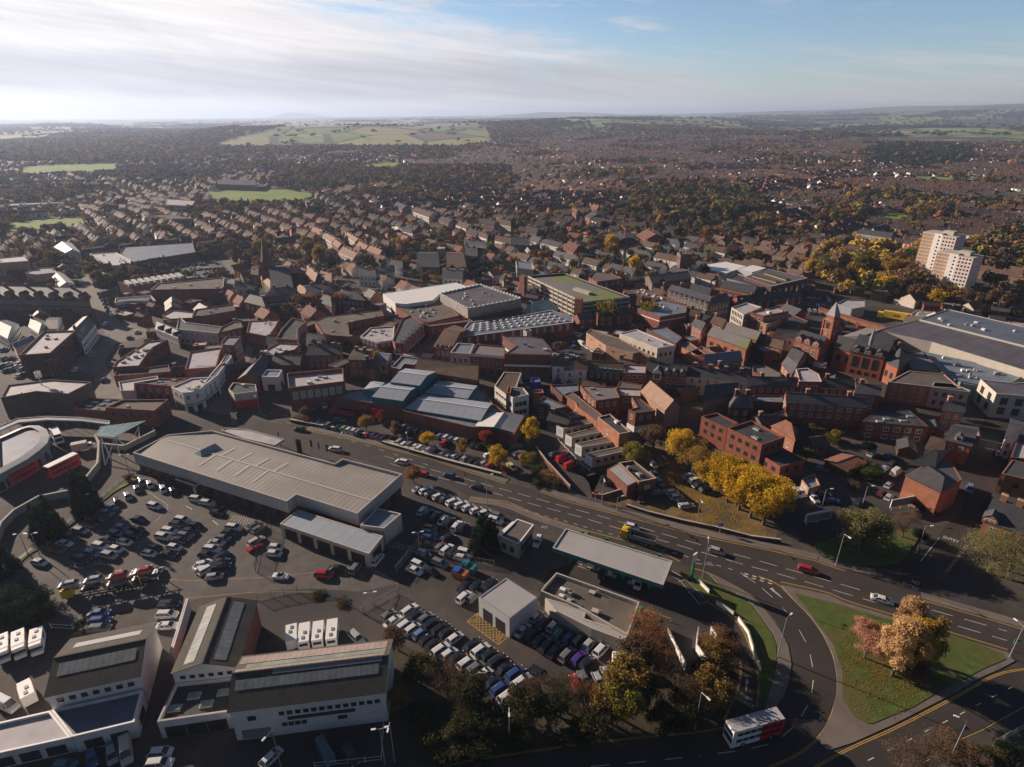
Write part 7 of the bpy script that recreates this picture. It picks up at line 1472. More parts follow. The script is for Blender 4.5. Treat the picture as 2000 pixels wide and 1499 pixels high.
fence('steel_fence','a2 490,215 300,250 200,280','steel fence stub beside the brown workshop',2.2)
fence('white_gate','a1 380,480 540,490','white five bar gate beside the conifer hedge',1.5,'whitepaint',bars=False)
fence('white_fence','a2 620,1499 1110,1450 1130,1150','pale post and rail fence round the shaded plot',1.4,'whitepaint',bars=False)
fence('steel_fence','a5 1090,1340 1315,1220','pale mesh fence at the bottom right corner',1.8)
fence('low_hedge_wall','b2 750,195 1000,240 1400,320 1984,500 b3 0,385 540,540 1000,660','long low dark wall and hedge along the market car park',1.0,wall=(.8,'darkgreen'),cat='hedge')
fence('dark_wall','b4 330,930 500,985 800,1060 1130,1130 1400,1200 1640,1230','low dark wall between leafy car park and ring road',.9,wall=(.4,'darkbrick'),cat='wall')
for s, lb, c in(('b3 1820,870','orange red sign post at the pub corner','red'),('b4 1125,1150','blue round road sign on the kerb of the ring road','blue'),('a5 1235,640','green and white direction sign at the corner of the grass island','green')):
 x, y=W(s)[0]; r=empty('road_sign',(x,y,0)); tag(r,lb,'road sign'); k=MB(); k.tube((0,0,0),(0,0,2.6),.06,.06,'steel'); k.build('pole').parent=r; k=MB(); k.box(-.6,.6,-.05,.05,1.9,3.0,c); k.box(-.5,.5,-.07,-.05,2.0,2.3,'whitepaint'); k.build('panel').parent=r
x, y=W('e1 1215,985')[0]; r=empty('air_point',(x,y,0)); tag(r,'yellow barrier frame and green air machine beside the petrol shop','machine'); k=MB(); k.box(-.3,.3,-.3,.3,0,1.7,'green'); k.build('cabinet').parent=r; k=MB(); k.tube((1,0,.9),(6,-2.6,.9),.06,.06,'yellow'); k.tube((6,-2.6,0),(6,-2.6,.9),.06,.06,'yellow'); k.tube((1,0,0),(1,0,.9),.06,.06,'yellow'); k.build('barrier').parent=r
# trees near
def T(s,label,h,w,col,kind='round',lod=1,group=None,name='tree',seed=None):
 x, y=W(s)[0]; return tree(name,label,x,y,h,w,col,kind,lod,group,seed=seed)
ga=[('b4 790,560',14,12,'gold'),('b4 890,640',13,12,'goldbrown'),('b4 990,740',13,12,'goldbrown'),('b4 1090,810',14,12.5,'gold'),('b4 1190,880',14.5,13,'gold'),('b4 1290,950',15,13.5,'gold'),('b4 1390,1020',15.5,14,'gold'),('b4 1500,1080',16,15,'gold'),('b4 1590,1040',14,12,'gold'),('b4 1480,930',13.5,12,'gold'),('b4 1180,760',12.5,12,'gold'),('b4 1330,850',13,12,'gold')]
ga=[(s,h*.9,w*1.1,c)for s,h,w,c in ga]
for i, (s,h,w,c)in enumerate(sorted(ga,key=lambda q:PX(q[0])[0][0])):
 T(s,'%s tree from the left in the golden avenue by the ring road, %s'%(ORD[i],'bright gold' if c=='gold' else 'duller brown gold'),h,w,c,lod=0,group='trees of the golden avenue',name='golden_tree',seed=i%4)
for s, lb, h, w, c, k in(('b4 550,450','round brown autumn tree left of the golden avenue',9,12,'brown','round'),('b4 380,570','yellow green round tree behind the pub',8,10,'yellowgreen','round'),('b3 1275,430','bright yellow tree right of the market hall end',11.5,8.5,'gold','birch'),('b3 900,400','round dark pink bushy tree against the market wall',6,7.5,'red','round'),('b3 380,420','bright yellow small tree in the market front row',6,6.5,'gold','round'),('b3 675,480','thin yellow tree in the market front row, second of the yellow ones',6,5.5,'goldbrown','birch'),('b3 985,590','golden tree at the right end of the market front row',8,8,'gold','birch'),('b3 255,720','small orange tree at the showroom corner beside the ring road',5.5,6,'rust','round'),('b2 1395,280','orange yellow tree behind the green hatchback',6.5,6.5,'goldbrown','round'),('b2 880,165','small brown tree at the left end of the market car park',5,5.5,'brown','round'),('b2 1530,230','dark red small tree by the shop entrance',6,5,'red','birch'),('b2 1660,330','thin brown tree in the market front row',6,5,'brown','birch'),('b3 100,310','thin bare brown tree behind the front row',5.5,5,'goldbrown','birch'),('b3 860,1290','tall dark conifer between the display rows and the wash kiosk',12,8.5,'dark','cone'),('b3 930,1270','smaller dark conifer leaning beside the tall one',9.5,6.5,'dark','cone'),('b1 740,990','tall dark conifer, left one of the pair by the showroom ramp',16,7,'dark','cone'),('b1 800,960','tall dark conifer, right one of the pair by the showroom ramp',14,6.5,'dark','cone'),('b1 375,1215','dark conifer, left one of the close pair by the grass strip',12.5,6,'dark','cone'),('b1 480,1165','dark conifer, right one of the close pair by the grass strip',13.5,6.5,'dark','cone'),('b1 30,1499','dark conifer at the left edge below the close pair',10.5,8,'dark','cone'),('b5 560,1290','large grey green willow like tree on the round lawn',11,15,'willow','round'),('b5 700,1240','second grey green crown on the right of the round lawn',9.5,11,'willow','round'),('b5 930,1190','slender bare tree with pale stem on the round lawn',8.5,8,'bare','bare'),('b5 1680,1499','large spreading grey green tree below the corner pub',10.5,19,'willow','bare'),('b5 1850,1480','second spreading greyish tree at the right edge',10,15,'willow','bare'),('a5 345,830','tall birch with peach gold crown in the middle of the grass island',14.5,11,'peach','birch'),('a5 460,790','slimmer golden birch right of the peach crown',13,9,'gold','birch'),('a5 560,770','reddish brown tree at the right of the island clump',13,9,'goldbrown','birch'),('a5 400,650','brown gold birch at the back of the island clump',14,9,'peach','birch'),('a5 140,700','coral red low tree at the left of the island clump',7,7.5,'coral','round'),('a5 130,560','small coral tree behind the low coral one',5.5,6,'coral','round'),('a5 510,840','leafless purple brown shrub beneath the island birches',3.5,7,'bare','bush')):
 T(s,lb,h,w,c,k,lod=0 if s[:2]in('a5','b5')else 1,name={'cone':'conifer','birch':'autumn_tree','bush':'shrub'}.get(k,'autumn_tree'))
belt=[('a2 1230,640',6,7,'brown','round'),('a2 1400,900',7,8,'olive','round'),('a2 1230,1100',6,6,'goldbrown','round'),('a2 1600,980',8,9,'brown','round'),('a2 1780,1080',8,9,'olive','round'),('a2 1450,1200',6,8,'green','round'),('a2 1680,1300',6,8,'olive','round'),('a3 60,1130',7,9,'olive','round'),('a3 200,1250',6,8,'green','round'),('a3 450,1180',8,8,'olive','round'),('a3 600,1060',8,9,'brown','round'),('a3 640,1220',7,8,'green','round'),('a3 780,1100',8,9,'olive','round'),('a3 900,1130',8,9,'brown','round'),('a3 1040,1150',8,9,'goldbrown','round'),('a3 1000,1290',7,8,'olive','round'),('a3 1190,1000',10,10,'goldbrown','round'),('a3 1180,1150',9,9,'yellowgreen','round'),('a3 1360,1080',7,8,'green','round'),('a3 1330,640',11,9,'rust','bare'),('a3 1420,780',10,10,'rust','bare'),('a3 1300,800',9,9,'brown','round'),('a3 1560,1000',8,9,'brown','round'),('a3 1700,1080',8,9,'brown','bare'),('a3 1620,1160',6,8,'olive','round'),('a3 1820,1050',8,9,'goldbrown','round'),('a3 1850,780',7,8,'goldbrown','round'),('a4 180,700',7,9,'rust','bare'),('a4 280,800',6,7,'brown','bare'),('a4 250,640',5,6,'brown','round'),('a4 100,900',6,8,'olive','round'),('a3 1480,1250',6,8,'green','round'),('a3 850,1330',5,8,'green','bush'),('a3 400,1330',5,8,'green','bush'),('a2 1560,1420',5,9,'olive','bush'),('a3 100,1380',5,9,'green','bush')]
for i, (s,h,w,c,k)in enumerate(sorted(belt,key=lambda q:PX(q[0])[0][0])):
 if c in('brown','olive')and i%2:k='bare'
 c0=c; c={'brown':'tbrown','olive':'tolive','goldbrown':'tgold','green':'tgreen'}.get(c,c)
 T(s,'%s tree from the left in the thicket along the bottom road, %s'%(ordn(i),{'brown':'brown','olive':'olive','goldbrown':'dull gold','green':'green','yellowgreen':'yellow green','rust':'rust brown'}[c0]),h,w,c,k,lod=1,group='trees of the roadside thicket',name='thicket_tree')
hed=[('a1 30,420',5.5,8),('a1 140,400',5.5,8),('a1 250,390',5.5,8),('a1 330,440',5,7),('a1 80,300',5,8),('a1 200,290',5,8),('a1 320,310',5,6),('a1 -60,440',5.5,8),('a1 605,480',2.5,3.2)]
for i, (s,h,w)in enumerate(hed):T(s,'dense dark green conifer bush, %s in the clump above the motorhomes'%ordn(i)if i<8 else 'small round dark bush beside the white gate',h,w,'dark','bush',1,'dark bushes above the motorhomes','conifer_bush')
for i, (s,h,w,c)in enumerate((('b3 1250,590',2.6,6,'olive'),('b3 1330,640',2.8,6,'green'),('b3 1390,700',2.8,6,'goldbrown'),('b3 1320,730',2.2,5,'olive'),('b3 1450,740',2.5,6,'olive'),('b3 1240,530',2.8,6,'yellowgreen'),('b3 950,430',2.5,6,'olive'),('b3 870,420',2,4,'green'),('b3 1060,340',2.5,4,'dark'),('b3 780,330',2.6,4,'dark'),('b3 1050,620',1.6,4,'red'),('b3 1900,720',1.8,4,'dark'),('b3 1960,740',1.8,4,'green'),('b2 780,175',1.6,4,'yellowgreen'),('b2 850,185',1.8,4,'brown'),('b4 170,730',1.8,4,'dark'),('b4 1280,520',2.5,4,'dark'),('b4 1330,560',2.5,4,'green'),('b4 1400,600',2.5,4,'dark'),('b4 1480,610',2.5,4,'green'),('b5 1080,940',3,5,'green'),('b5 1150,970',3,5,'dark'),('b5 200,300',3.5,7,'olive'),('b5 260,330',3,6,'yellowgreen'),('b5 330,380',3,6,'olive'),('b5 560,640',4,7,'olive'),('b5 640,680',4,7,'green'),('b5 700,660',3.5,6,'dark'),('b5 500,770',3,5,'brown'),('b5 590,600',3.5,6,'olive'),('b5 1080,1200',2.5,5,'dark'),('a5 1040,1440',3,5,'olive'),('a5 940,1470',3,5,'green'),('a5 1200,1420',3,6,'dark'),('a3 1560,640',2,3,'brown'),('a4 200,570',2.4,4,'olive'),('a2 820,290',1.0,4,'olive'),('a2 640,240',.9,4,'olive'),('e1 1660,620',1.2,3,'olive'),('e1 210,850',1.5,3,'olive'),('b1 1120,700',2.5,4,'brown'),('a5 700,1420',4.5,8,'bare'),('a5 560,1480',4.5,8,'bare'),('a5 820,1400',4,7,'rust'),('a5 420,1499',4.5,8,'bare'),('a5 900,1499',4,7,'bare'))):
 T(s,'%s shrub, %s of the scattered shrubs'%({'olive':'olive','green':'green','goldbrown':'dull gold','yellowgreen':'yellow green','dark':'dark green','red':'reddish','brown':'brown','bare':'bare twiggy','rust':'rusty twiggy'}[c],ordn(i)),h,w,c,'bush' if c!='bare' else 'bare',1,'scattered shrubs','shrub')
mid=[('c1 330,150',11,10,'rust'),('c1 430,190',11,11,'olive'),('c1 520,210',12,12,'olive'),('c1 860,330',11,11,'olive'),('c1 910,380',10,9,'brown'),('c1 1480,90',4,5,'gold'),('c1 1380,290',5,4,'goldbrown'),('c2 1100,640',11,12,'brown'),('c2 1200,620',10,10,'rust'),('c2 1000,650',7,7,'olive'),('c2 1480,600',10,9,'rust'),('c2 1220,740',5,5,'olive'),('c2 1260,800',4,4,'yellowgreen'),('c2 780,60',10,12,'goldbrown'),('c2 480,40',9,10,'rust'),('c2 1210,170',16,12,'olive'),('c2 1300,200',15,11,'goldbrown'),('c2 1400,230',7,6,'brown'),('c2 1720,210',10,12,'olive'),('c2 590,200',5,8,'yellowgreen'),('c2 630,140',4,6,'dark'),('c3 440,240',8,6,'green'),('c3 860,300',9,6,'dark'),('c3 250,130',10,12,'olive'),('c3 410,90',12,12,'rust'),('c4 860,730',12.5,13,'yellowgreen'),('c4 1250,690',9.5,12,'yellowgreen'),('c4 1050,700',7,8,'brown'),('c4 910,150',13,13,'goldbrown'),('c4 760,120',10,14,'brown'),('c4 1130,260',12,10,'gold'),('c4 1170,300',9,8,'olive'),('c4 1060,300',6,6,'dark'),('c4 1120,370',5,8,'rust'),('c4 1240,390',6,5,'green'),('c4 1360,440',9,8,'dark'),('c4 1740,350',12,10,'dark'),('c4 430,960',4,7,'brown'),('c4 340,860',3.5,6,'goldbrown'),('c5 600,160',12,13,'brown'),('c5 800,180',11,12,'goldbrown'),('c5 1180,250',8,9,'brown'),('c5 1320,290',11,11,'gold'),('c5 1440,310',13,13,'olive'),('c5 700,500',5,8,'goldbrown'),('c5 1030,230',7,8,'olive'),('c5 1440,130',8,7,'dark'),('c5 1110,210',6,8,'dark'),('c6 60,340',12,13,'brown'),('c6 310,330',12,13,'goldbrown'),('c6 400,300',14,14,'olive'),('c6 520,400',10,12,'gold'),('c6 620,330',15,14,'goldbrown'),('c6 600,450',11,12,'gold'),('c6 720,470',11,12,'brown'),('c6 780,330',13,13,'rust'),('c6 850,290',13,13,'olive'),('c6 800,440',12,12,'goldbrown'),('c6 880,530',11,12,'brown'),('c6 960,540',10,12,'goldbrown'),('c6 1060,570',10,12,'gold'),('c6 1120,520',11,12,'brown'),('c6 1230,540',10,12,'goldbrown'),('c6 1350,570',10,13,'brown'),('c6 1470,600',9,12,'olive'),('c6 1600,620',12,15,'brown'),('c6 1700,610',10,13,'brown'),('c6 1840,440',8,10,'gold'),('c6 1680,260',9,13,'brown'),('c6 1600,270',8,11,'dark'),('c6 1020,420',9,11,'gold'),('c6 250,160',9,11,'olive'),('c6 100,200',9,11,'yellowgreen'),('d3 780,1230',15,13,'gold'),('d3 650,1210',12,15,'brown'),('d3 720,1060',10,10,'dark'),('d3 1290,1140',12,9,'dark'),('d3 1200,1150',9,9,'dark'),('d3 1540,1140',12,16,'rust'),('d3 1780,1130',9,13,'dark'),('d3 350,960',9,9,'goldbrown'),('d3 160,990',9,8,'dark'),('d3 1100,1090',8,6,'rust'),('d2 670,1040',8,14,'goldbrown'),('d2 610,1030',8,12,'rust'),('d2 480,950',13,20,'dark'),('d2 1100,1180',8,10,'yellowgreen'),('d2 1280,1150',9,12,'brown'),('d2 1160,800',10,14,'rust'),('d2 1040,800',10,12,'goldbrown'),('d2 230,980',8,13,'yellowgreen'),('d2 30,1220',9,12,'goldbrown'),('d2 400,1180',9,12,'goldbrown'),('d1 1760,840',8,13,'goldbrown'),('d1 1600,700',12,14,'rust'),('d1 480,1090',12,16,'brown'),('d1 390,1080',10,12,'dark'),('d1 200,1120',11,20,'olive'),('d1 20,1090',13,22,'brown'),('d1 1280,1100',12,20,'olive'),('d1 840,930',13,20,'brown'),('d4 1120,1060',10,14,'yellowgreen'),('d4 1150,810',12,16,'dark'),('d4 350,830',9,18,'yellowgreen'),('d4 550,740',11,16,'gold'),('d4 520,980',12,20,'olive'),('d4 620,970',12,18,'rust'),('d4 400,1000',11,17,'brown'),('d4 1230,960',12,20,'brown'),('d4 1320,930',12,20,'brown'),('d4 1780,920',11,18,'goldbrown'),('d4 1890,900',10,12,'dark'),('d4 310,1190',9,11,'brown')]
_adj={'rust':'rust orange','olive':'olive','brown':'brown','gold':'bright gold','goldbrown':'dull gold','yellowgreen':'yellow green','dark':'dark evergreen','green':'green'}
MIDT=[]
for s, h, w, c in mid:
 h*=1.15; w*=1.12
 k='cone' if c=='dark' and w<=10 else 'round'
 p=PX(s)[0]; o=T(s,'',h,w,c,k,2 if p[1]>560 else 2,'single trees in the town',{'dark':'evergreen_tree'}.get(c,'autumn_tree')); MIDT.append((o,p,c))
# the town beyond: streets of houses, gardens, woods
t_=TILES
WOODS=['p 560,330 700,325 900,340 1010,350 1000,372 900,368 760,362 620,380 540,365','p 0,245 120,250 300,255 420,262 380,285 300,300 380,320 200,322 0,320','p 1235,385 1330,378 1470,385 1490,420 1440,438 1300,440 1230,425','p 1690,292 1760,283 1900,290 1890,325 1780,330 1690,312','p 380,290 520,283 700,282 940,290 930,300 700,300 560,300 400,305','p 950,250 1060,248 1080,262 1000,275 950,270','p 1550,265 1660,262 1665,276 1560,278','p 1590,405 1680,400 1690,440 1600,445','p 1770,400 1870,400 1880,440 1780,445','p 1170,243 1300,246 1380,252 1440,258 1350,262 1240,256','p 700,372 800,376 900,384 880,395 760,395 690,385','p 1400,255 1490,256 1560,262 1500,268 1420,266','p 240,255 420,246 480,242 470,250 400,262 300,268','p 540,344 640,360 560,372 520,366','p 1570,505 1690,495 1800,500 1812,560 1790,592 1700,585 1640,580 1590,560','p 1890,590 2010,600 2010,570 1930,560']
CLEAR=['p 390,290 560,245 950,250 960,275 900,290','p 1640,262 2050,262 2050,285 1900,282 1640,275']
Wp=[PX(s)for s in WOODS]; Cp=[PX(s)for s in CLEAR]
fa=[np.array(f)for f in FOOT]
def blocked(x,y,m=3.0):
 b=np.zeros(len(x),bool)
 for f in fa:
  x0, y0=f.min(0)-m; x1, y1=f.max(0)+m
  c=(x>x0)&(x<x1)&(y>y0)&(y<y1)
  if c.any():
   cen=f.mean(0); g=cen+(f-cen)*(1+m/max(6,np.linalg.norm(f-cen,axis=1).mean())); idx=np.where(c)[0]; b[idx]|=inpoly(x[idx],y[idx],[tuple(q)for q in g])
 return b
NOGO=[W(s)for s in(RING_FAR+' '+RING_NEAR,'a5 1400,745 1315,765 350,1200 0,1350 p 1560,1510 1700,1700 2600,1500 2500,1100 2150,1200','c1 880,1400 860,1200 600,1100 840,950 980,850 930,740 880,640 800,480 740,360 640,240 600,200 720,180 850,300 960,440 1050,640 1100,700 1420,760 1380,830 1050,900 960,1080 1030,1230 1300,1400','c2 -160,210 290,128 440,80 700,490 620,540 480,330 300,290 60,345 -100,330','c3 60,405 350,370 430,380 300,440 120,440','c3 1110,100 1250,110 1330,160 1120,170','c5 1110,560 1420,550 1900,720 1700,760','c5 1080,470 1500,430 1900,480 c6 600,600 0,600','c6 960,-20 1540,40 1480,420 1360,450 1080,400 950,360','p 1560,590 1800,600 1800,640 1560,640','d3 470,930 700,960 690,1010 520,1000')]
HX, HY, HA, HT=[], [], [], []; STR=[]
rg=np.random.default_rng(11)
cell=170.0
for ci in range(-22,23):
 for cj in range(0,19):
  cx0, cy0=(ci+.5)*cell, (cj+.5)*cell
  r0=math.hypot(cx0,cy0)
  if r0>3000 or abs(cx0)>cy0*1.3+260:continue
  ang=rg.choice([-.85,-1.0,-1.1,-.95,.6,.5,-.75])+rg.normal()*.12; ca, sa=math.cos(ang), math.sin(ang)
  typ=rg.integers(0,4); spc=(11.0,9.0,13.0,8.0)[typ]; rs=(26,22,30,20)[typ]; wcol=rg.integers(0,5)
  n=int(cell*.75/spc)
  for b_ in range(-int(cell*.75/rs),int(cell*.75/rs)+1,2):
   pv=None
   for a in range(-n,n+2,3):
    x, y=cx0+a*spc*ca-(b_+.5)*rs*sa, cy0+a*spc*sa+(b_+.5)*rs*ca
    if abs(x-cx0)>cell/2 or abs(y-cy0)>cell/2 or r0<520:pv=None; continue
    if pv:STR.append((pv,(x,y),(-sa,ca)))
    pv=(x,y)
  for a in range(-n,n+1):
   for b_ in range(-int(cell*.75/rs),int(cell*.75/rs)+1):
    x, y=cx0+a*spc*ca-b_*rs*sa, cy0+a*spc*sa+b_*rs*ca
    if abs(x-cx0)>cell/2 or abs(y-cy0)>cell/2 or rg.random()<.09:continue
    HX.append(x+rg.normal()*.5); HY.append(y+rg.normal()*.6); HA.append(ang+(PI/2 if rg.random()<.07 else 0)); HT.append(wcol)
HX, HY, HA, HT=map(np.array,(HX,HY,HA,HT))
def copse(x,y):
 r_=np.hypot(x,y); return(r_>520)&(np.sin(x/71+1.4*np.sin(y/113))*np.sin(y/88+1.2*np.sin(x/127))>np.where(x>200,.42,.55))
HZ=ter(HX,HY); px, py=project(HX,HY,HZ)
ok=(px>-420)&(px<2420)&((py<640)|((px>2045)&(py<1050))|((px<-45)&(py<900)))&(np.hypot(HX,HY)>250)&~blocked(HX,HY,5)&~copse(HX,HY)
for w in Wp+Cp:ok&=~inpoly(px,py,w)
for w in NOGO:ok&=~inpoly(HX,HY,w)
lim=np.interp(px,[-420,250,400,700,950,1000,1200,1400,1600,2090],[268,285,305,300,288,262,262,268,270,272]); ok&=py>lim
dens=np.where((px<560)&(py<330),.22,np.where((px<420)&(py<420),.6,np.where((px>400)&(px<800)&(py<400),.5,.82))); ok&=rg.random(len(px))<dens
HX, HY, HA, HT, HZ, px, py=(v[ok]for v in(HX,HY,HA,HT,HZ,px,py))
order=np.argsort(np.hypot(HX,HY)+1e5*((px<-20)|(px>2020))); HX, HY, HA, HT, HZ, px, py=(v[order]for v in(HX,HY,HA,HT,HZ,px,py))
NI=190
sb=MB()
for p0, p1, nn in STR:
 z0, z1=float(ter(*p0)), float(ter(*p1)); u_, v_=project(p0[0],p0[1],z0)
 if u_<-60 or u_>2060 or v_<262 or any(inpoly([u_],[v_],w)[0]for w in Wp+Cp)or any(inpoly([p0[0]],[p0[1]],w)[0]or inpoly([p1[0]],[p1[1]],w)[0]for w in NOGO)or blocked(np.array([p0[0],p1[0]]),np.array([p0[1],p1[1]]),4).any():continue
 sb.face([(p0[0]-nn[0]*3,p0[1]-nn[1]*3,z0+.5),(p1[0]-nn[0]*3,p1[1]-nn[1]*3,z1+.5),(p1[0]+nn[0]*3,p1[1]+nn[1]*3,z1+.5),(p0[0]+nn[0]*3,p0[1]+nn[1]*3,z0+.5)],'paving')
o=sb.build('suburb_streets'); o['kind']='structure'
WALLS=['orangebrick','redbrick','white','brownbrick','cream']; ROOFS=['slate','browntile','redtile','slate','browntile']
_hm={}
def house_meshes(v):
 if v in _hm:return _hm[v]
 rr=random.Random(v); L, Wd, h, rise=rr.choice((7.5,9,11,14)), rr.choice((6.5,7.5,8.5)), rr.choice((4.6,5.2,5.6)), rr.choice((2.2,2.7,3.2)); wm, rm=M[WALLS[v%5]], M[ROOFS[(v//2)%5]]
 P=[(-L/2,-Wd/2),(L/2,-Wd/2),(L/2,Wd/2),(-L/2,Wd/2)]
 k=MB(); k.prism(P,-1.5,h,wm,cap=False); k.face([(L/2,-Wd/2,h),(L/2,Wd/2,h),(L/2,0,h+rise-.03)],wm); k.face([(-L/2,Wd/2,h),(-L/2,-Wd/2,h),(-L/2,0,h+rise-.03)],wm)
 if rr.random()<.5:k.prism([(-L/2,Wd/2),(-L/2+3.4,Wd/2),(-L/2+3.4,Wd/2+3.2),(-L/2,Wd/2+3.2)],-1.5,h-2,wm,rm)
 w=k.mesh('wall')
 k=MB(); o=.3
 k.face([(-L/2-o,-Wd/2-o,h-.2),(L/2+o,-Wd/2-o,h-.2),(L/2+o,0,h+rise),(-L/2-o,0,h+rise)],rm); k.face([(L/2+o,Wd/2+o,h-.2),(-L/2-o,Wd/2+o,h-.2),(-L/2-o,0,h+rise),(L/2+o,0,h+rise)],rm)
 rf=k.mesh('roof'); k=MB(); cx=L/2-.8; k.box(cx-.5,cx+.5,-.4,.4,h+rise-1.2,h+rise+1.2,'brick'); k.box(cx-.3,cx-.1,-.1,.1,h+rise+1.2,h+rise+1.6,'terracotta'); k.box(cx+.1,cx+.3,-.1,.1,h+rise+1.2,h+rise+1.6,'terracotta'); ch=k.mesh('chimney')
 _hm[v]=(w,rf,ch,L,Wd,h); return _hm[v]
HOUSE=[]
for i in range(min(NI,len(HX))):
 v=int(HT[i])+5*rg.integers(0,4); w, rf, ch, L, Wd, h=house_meshes(int(v))
 r=empty(('brick_house','brick_house','white_house','brick_house','rendered_house')[v%5],(HX[i],HY[i],HZ[i]),HA[i]); inst('wall',w,r,(0,0,0)); inst('roof',rf,r,(0,0,0)); inst('chimney',ch,r,(0,0,0))
 wmsh=win_mesh('sash',1.0,1.2)
 if i<110:
  side=-1 if(math.sin(HA[i])*HX[i]-math.cos(HA[i])*HY[i])<0 else 1
  for z in(.9,h-1.9):
   for t in(-.3,.3):inst('window',wmsh,r,(L*t,(Wd/2+.005)*(-side if side<0 else-1)*(1 if side<0 else 1)if False else-(Wd/2+.005),z),PI)
 HOUSE.append((r,(px[i],py[i]),('red brick','bright red brick','white','brown brick','cream')[v%5]+' house with '+{'slate':'slate','browntile':'brown','redtile':'red tiled'}[ROOFS[(v//2)%5]]+' roof'))
CORE=W('p 60,600 420,560 900,560 1500,560 1990,590 2000,800 1950,900 1600,920 1330,800 1100,850 1020,800 680,770 420,760 200,700 60,640'); a=np.array(CORE); cx_=rg.uniform(a[:,0].min(),a[:,0].max(),9000); cy_=rg.uniform(a[:,1].min(),a[:,1].max(),9000)
cl=np.array(CARS); SQ=[W('c3 420,1010 640,830 830,790 720,900 620,1060'),W('c1 600,1400 600,1000 850,900 1000,640 1400,800 1100,1000 1000,1400')]; made=[]
fa0=fa; okc=inpoly(cx_,cy_,CORE)
for q in ROADS+SQ+NOGO:okc&=~inpoly(cx_,cy_,q)
cx_, cy_=cx_[okc], cy_[okc]; fr=blocked(cx_,cy_,3.6); cx_, cy_=cx_[~fr], cy_[~fr]; SH=[]
for x, y in zip(cx_,cy_):
 if len(made)>=170:break
 if np.min(np.hypot(cl[:,0]-x,cl[:,1]-y))<5.5 or any(math.hypot(x-p[0],y-p[1])<7.5 for p in made):continue
 made.append((x,y)); i=len(made); an=(-.45,.25,1.1,-.2)[int(x//60)%4]+rg.normal()*.06; d=(math.cos(an),math.sin(an)); L_, W_=rg.uniform(5,9), rg.uniform(4,6.5); h_=float(rg.choice([2.8,3.4,4.6,5.8])); n_=(-d[1],d[0])
 Q=[(x+d[0]*a_*L_/2+n_[0]*b_*W_/2,y+d[1]*a_*L_/2+n_[1]*b_*W_/2)for a_,b_ in((-1,-1),(1,-1),(1,1),(-1,1))]; g_=rg.random()<.5
 wm=str(rg.choice(['brick','darkbrick','redbrick','brick','brownbrick','brownbrick'])); rm=str(rg.choice(['slate','browntile','slate']if g_ else['felt','darkfelt','bluefrost','frost','darkfelt']))
 r, P=B('outbuilding' if h_<4 else 'rear_extension','','outbuilding',Q,h_,wm,rm,'gable' if g_ else 'flat',1.6,win=[D_(h_-1.9,g=2.6,w=.9,h=1.0)],ch=1 if(g_ and h_>4)else 0,par=.2,vents=int(rg.random()<.3),group='small outbuildings between the town buildings')
 SH.append((r,project(x,y,h_),{'white':'white','redbrick':'red brick','darkbrick':'dark brick','brownbrick':'brown brick','brick':'brick'}[wm]+' outbuilding with '+('ridged ' if g_ else 'flat ')+{'slate':'slate','browntile':'brown','felt':'brown','darkfelt':'black','bluefrost':'bluish','frost':'pale'}[rm]+' roof'))
cx_=rg.uniform(a[:,0].min(),a[:,0].max(),1500); cy_=rg.uniform(a[:,1].min(),a[:,1].max(),1500); fa=[np.array(f)for f in FOOT]; okc=inpoly(cx_,cy_,CORE)&~blocked(cx_,cy_,1.5)
for q in ROADS+SQ+NOGO:okc&=~inpoly(cx_,cy_,q)
for x, y in list(zip(cx_[okc],cy_[okc]))[:60]:
 c=str(rg.choice(['olive','brown','dark','green','goldbrown'])); w_=rg.uniform(3,6); MIDT.append((tree('garden_tree','',x,y,w_*.9,w_,c,'round',2,'single trees in the town'),tuple(float(v)for v in project(x,y,2)),c))
n=len(HX)-NI
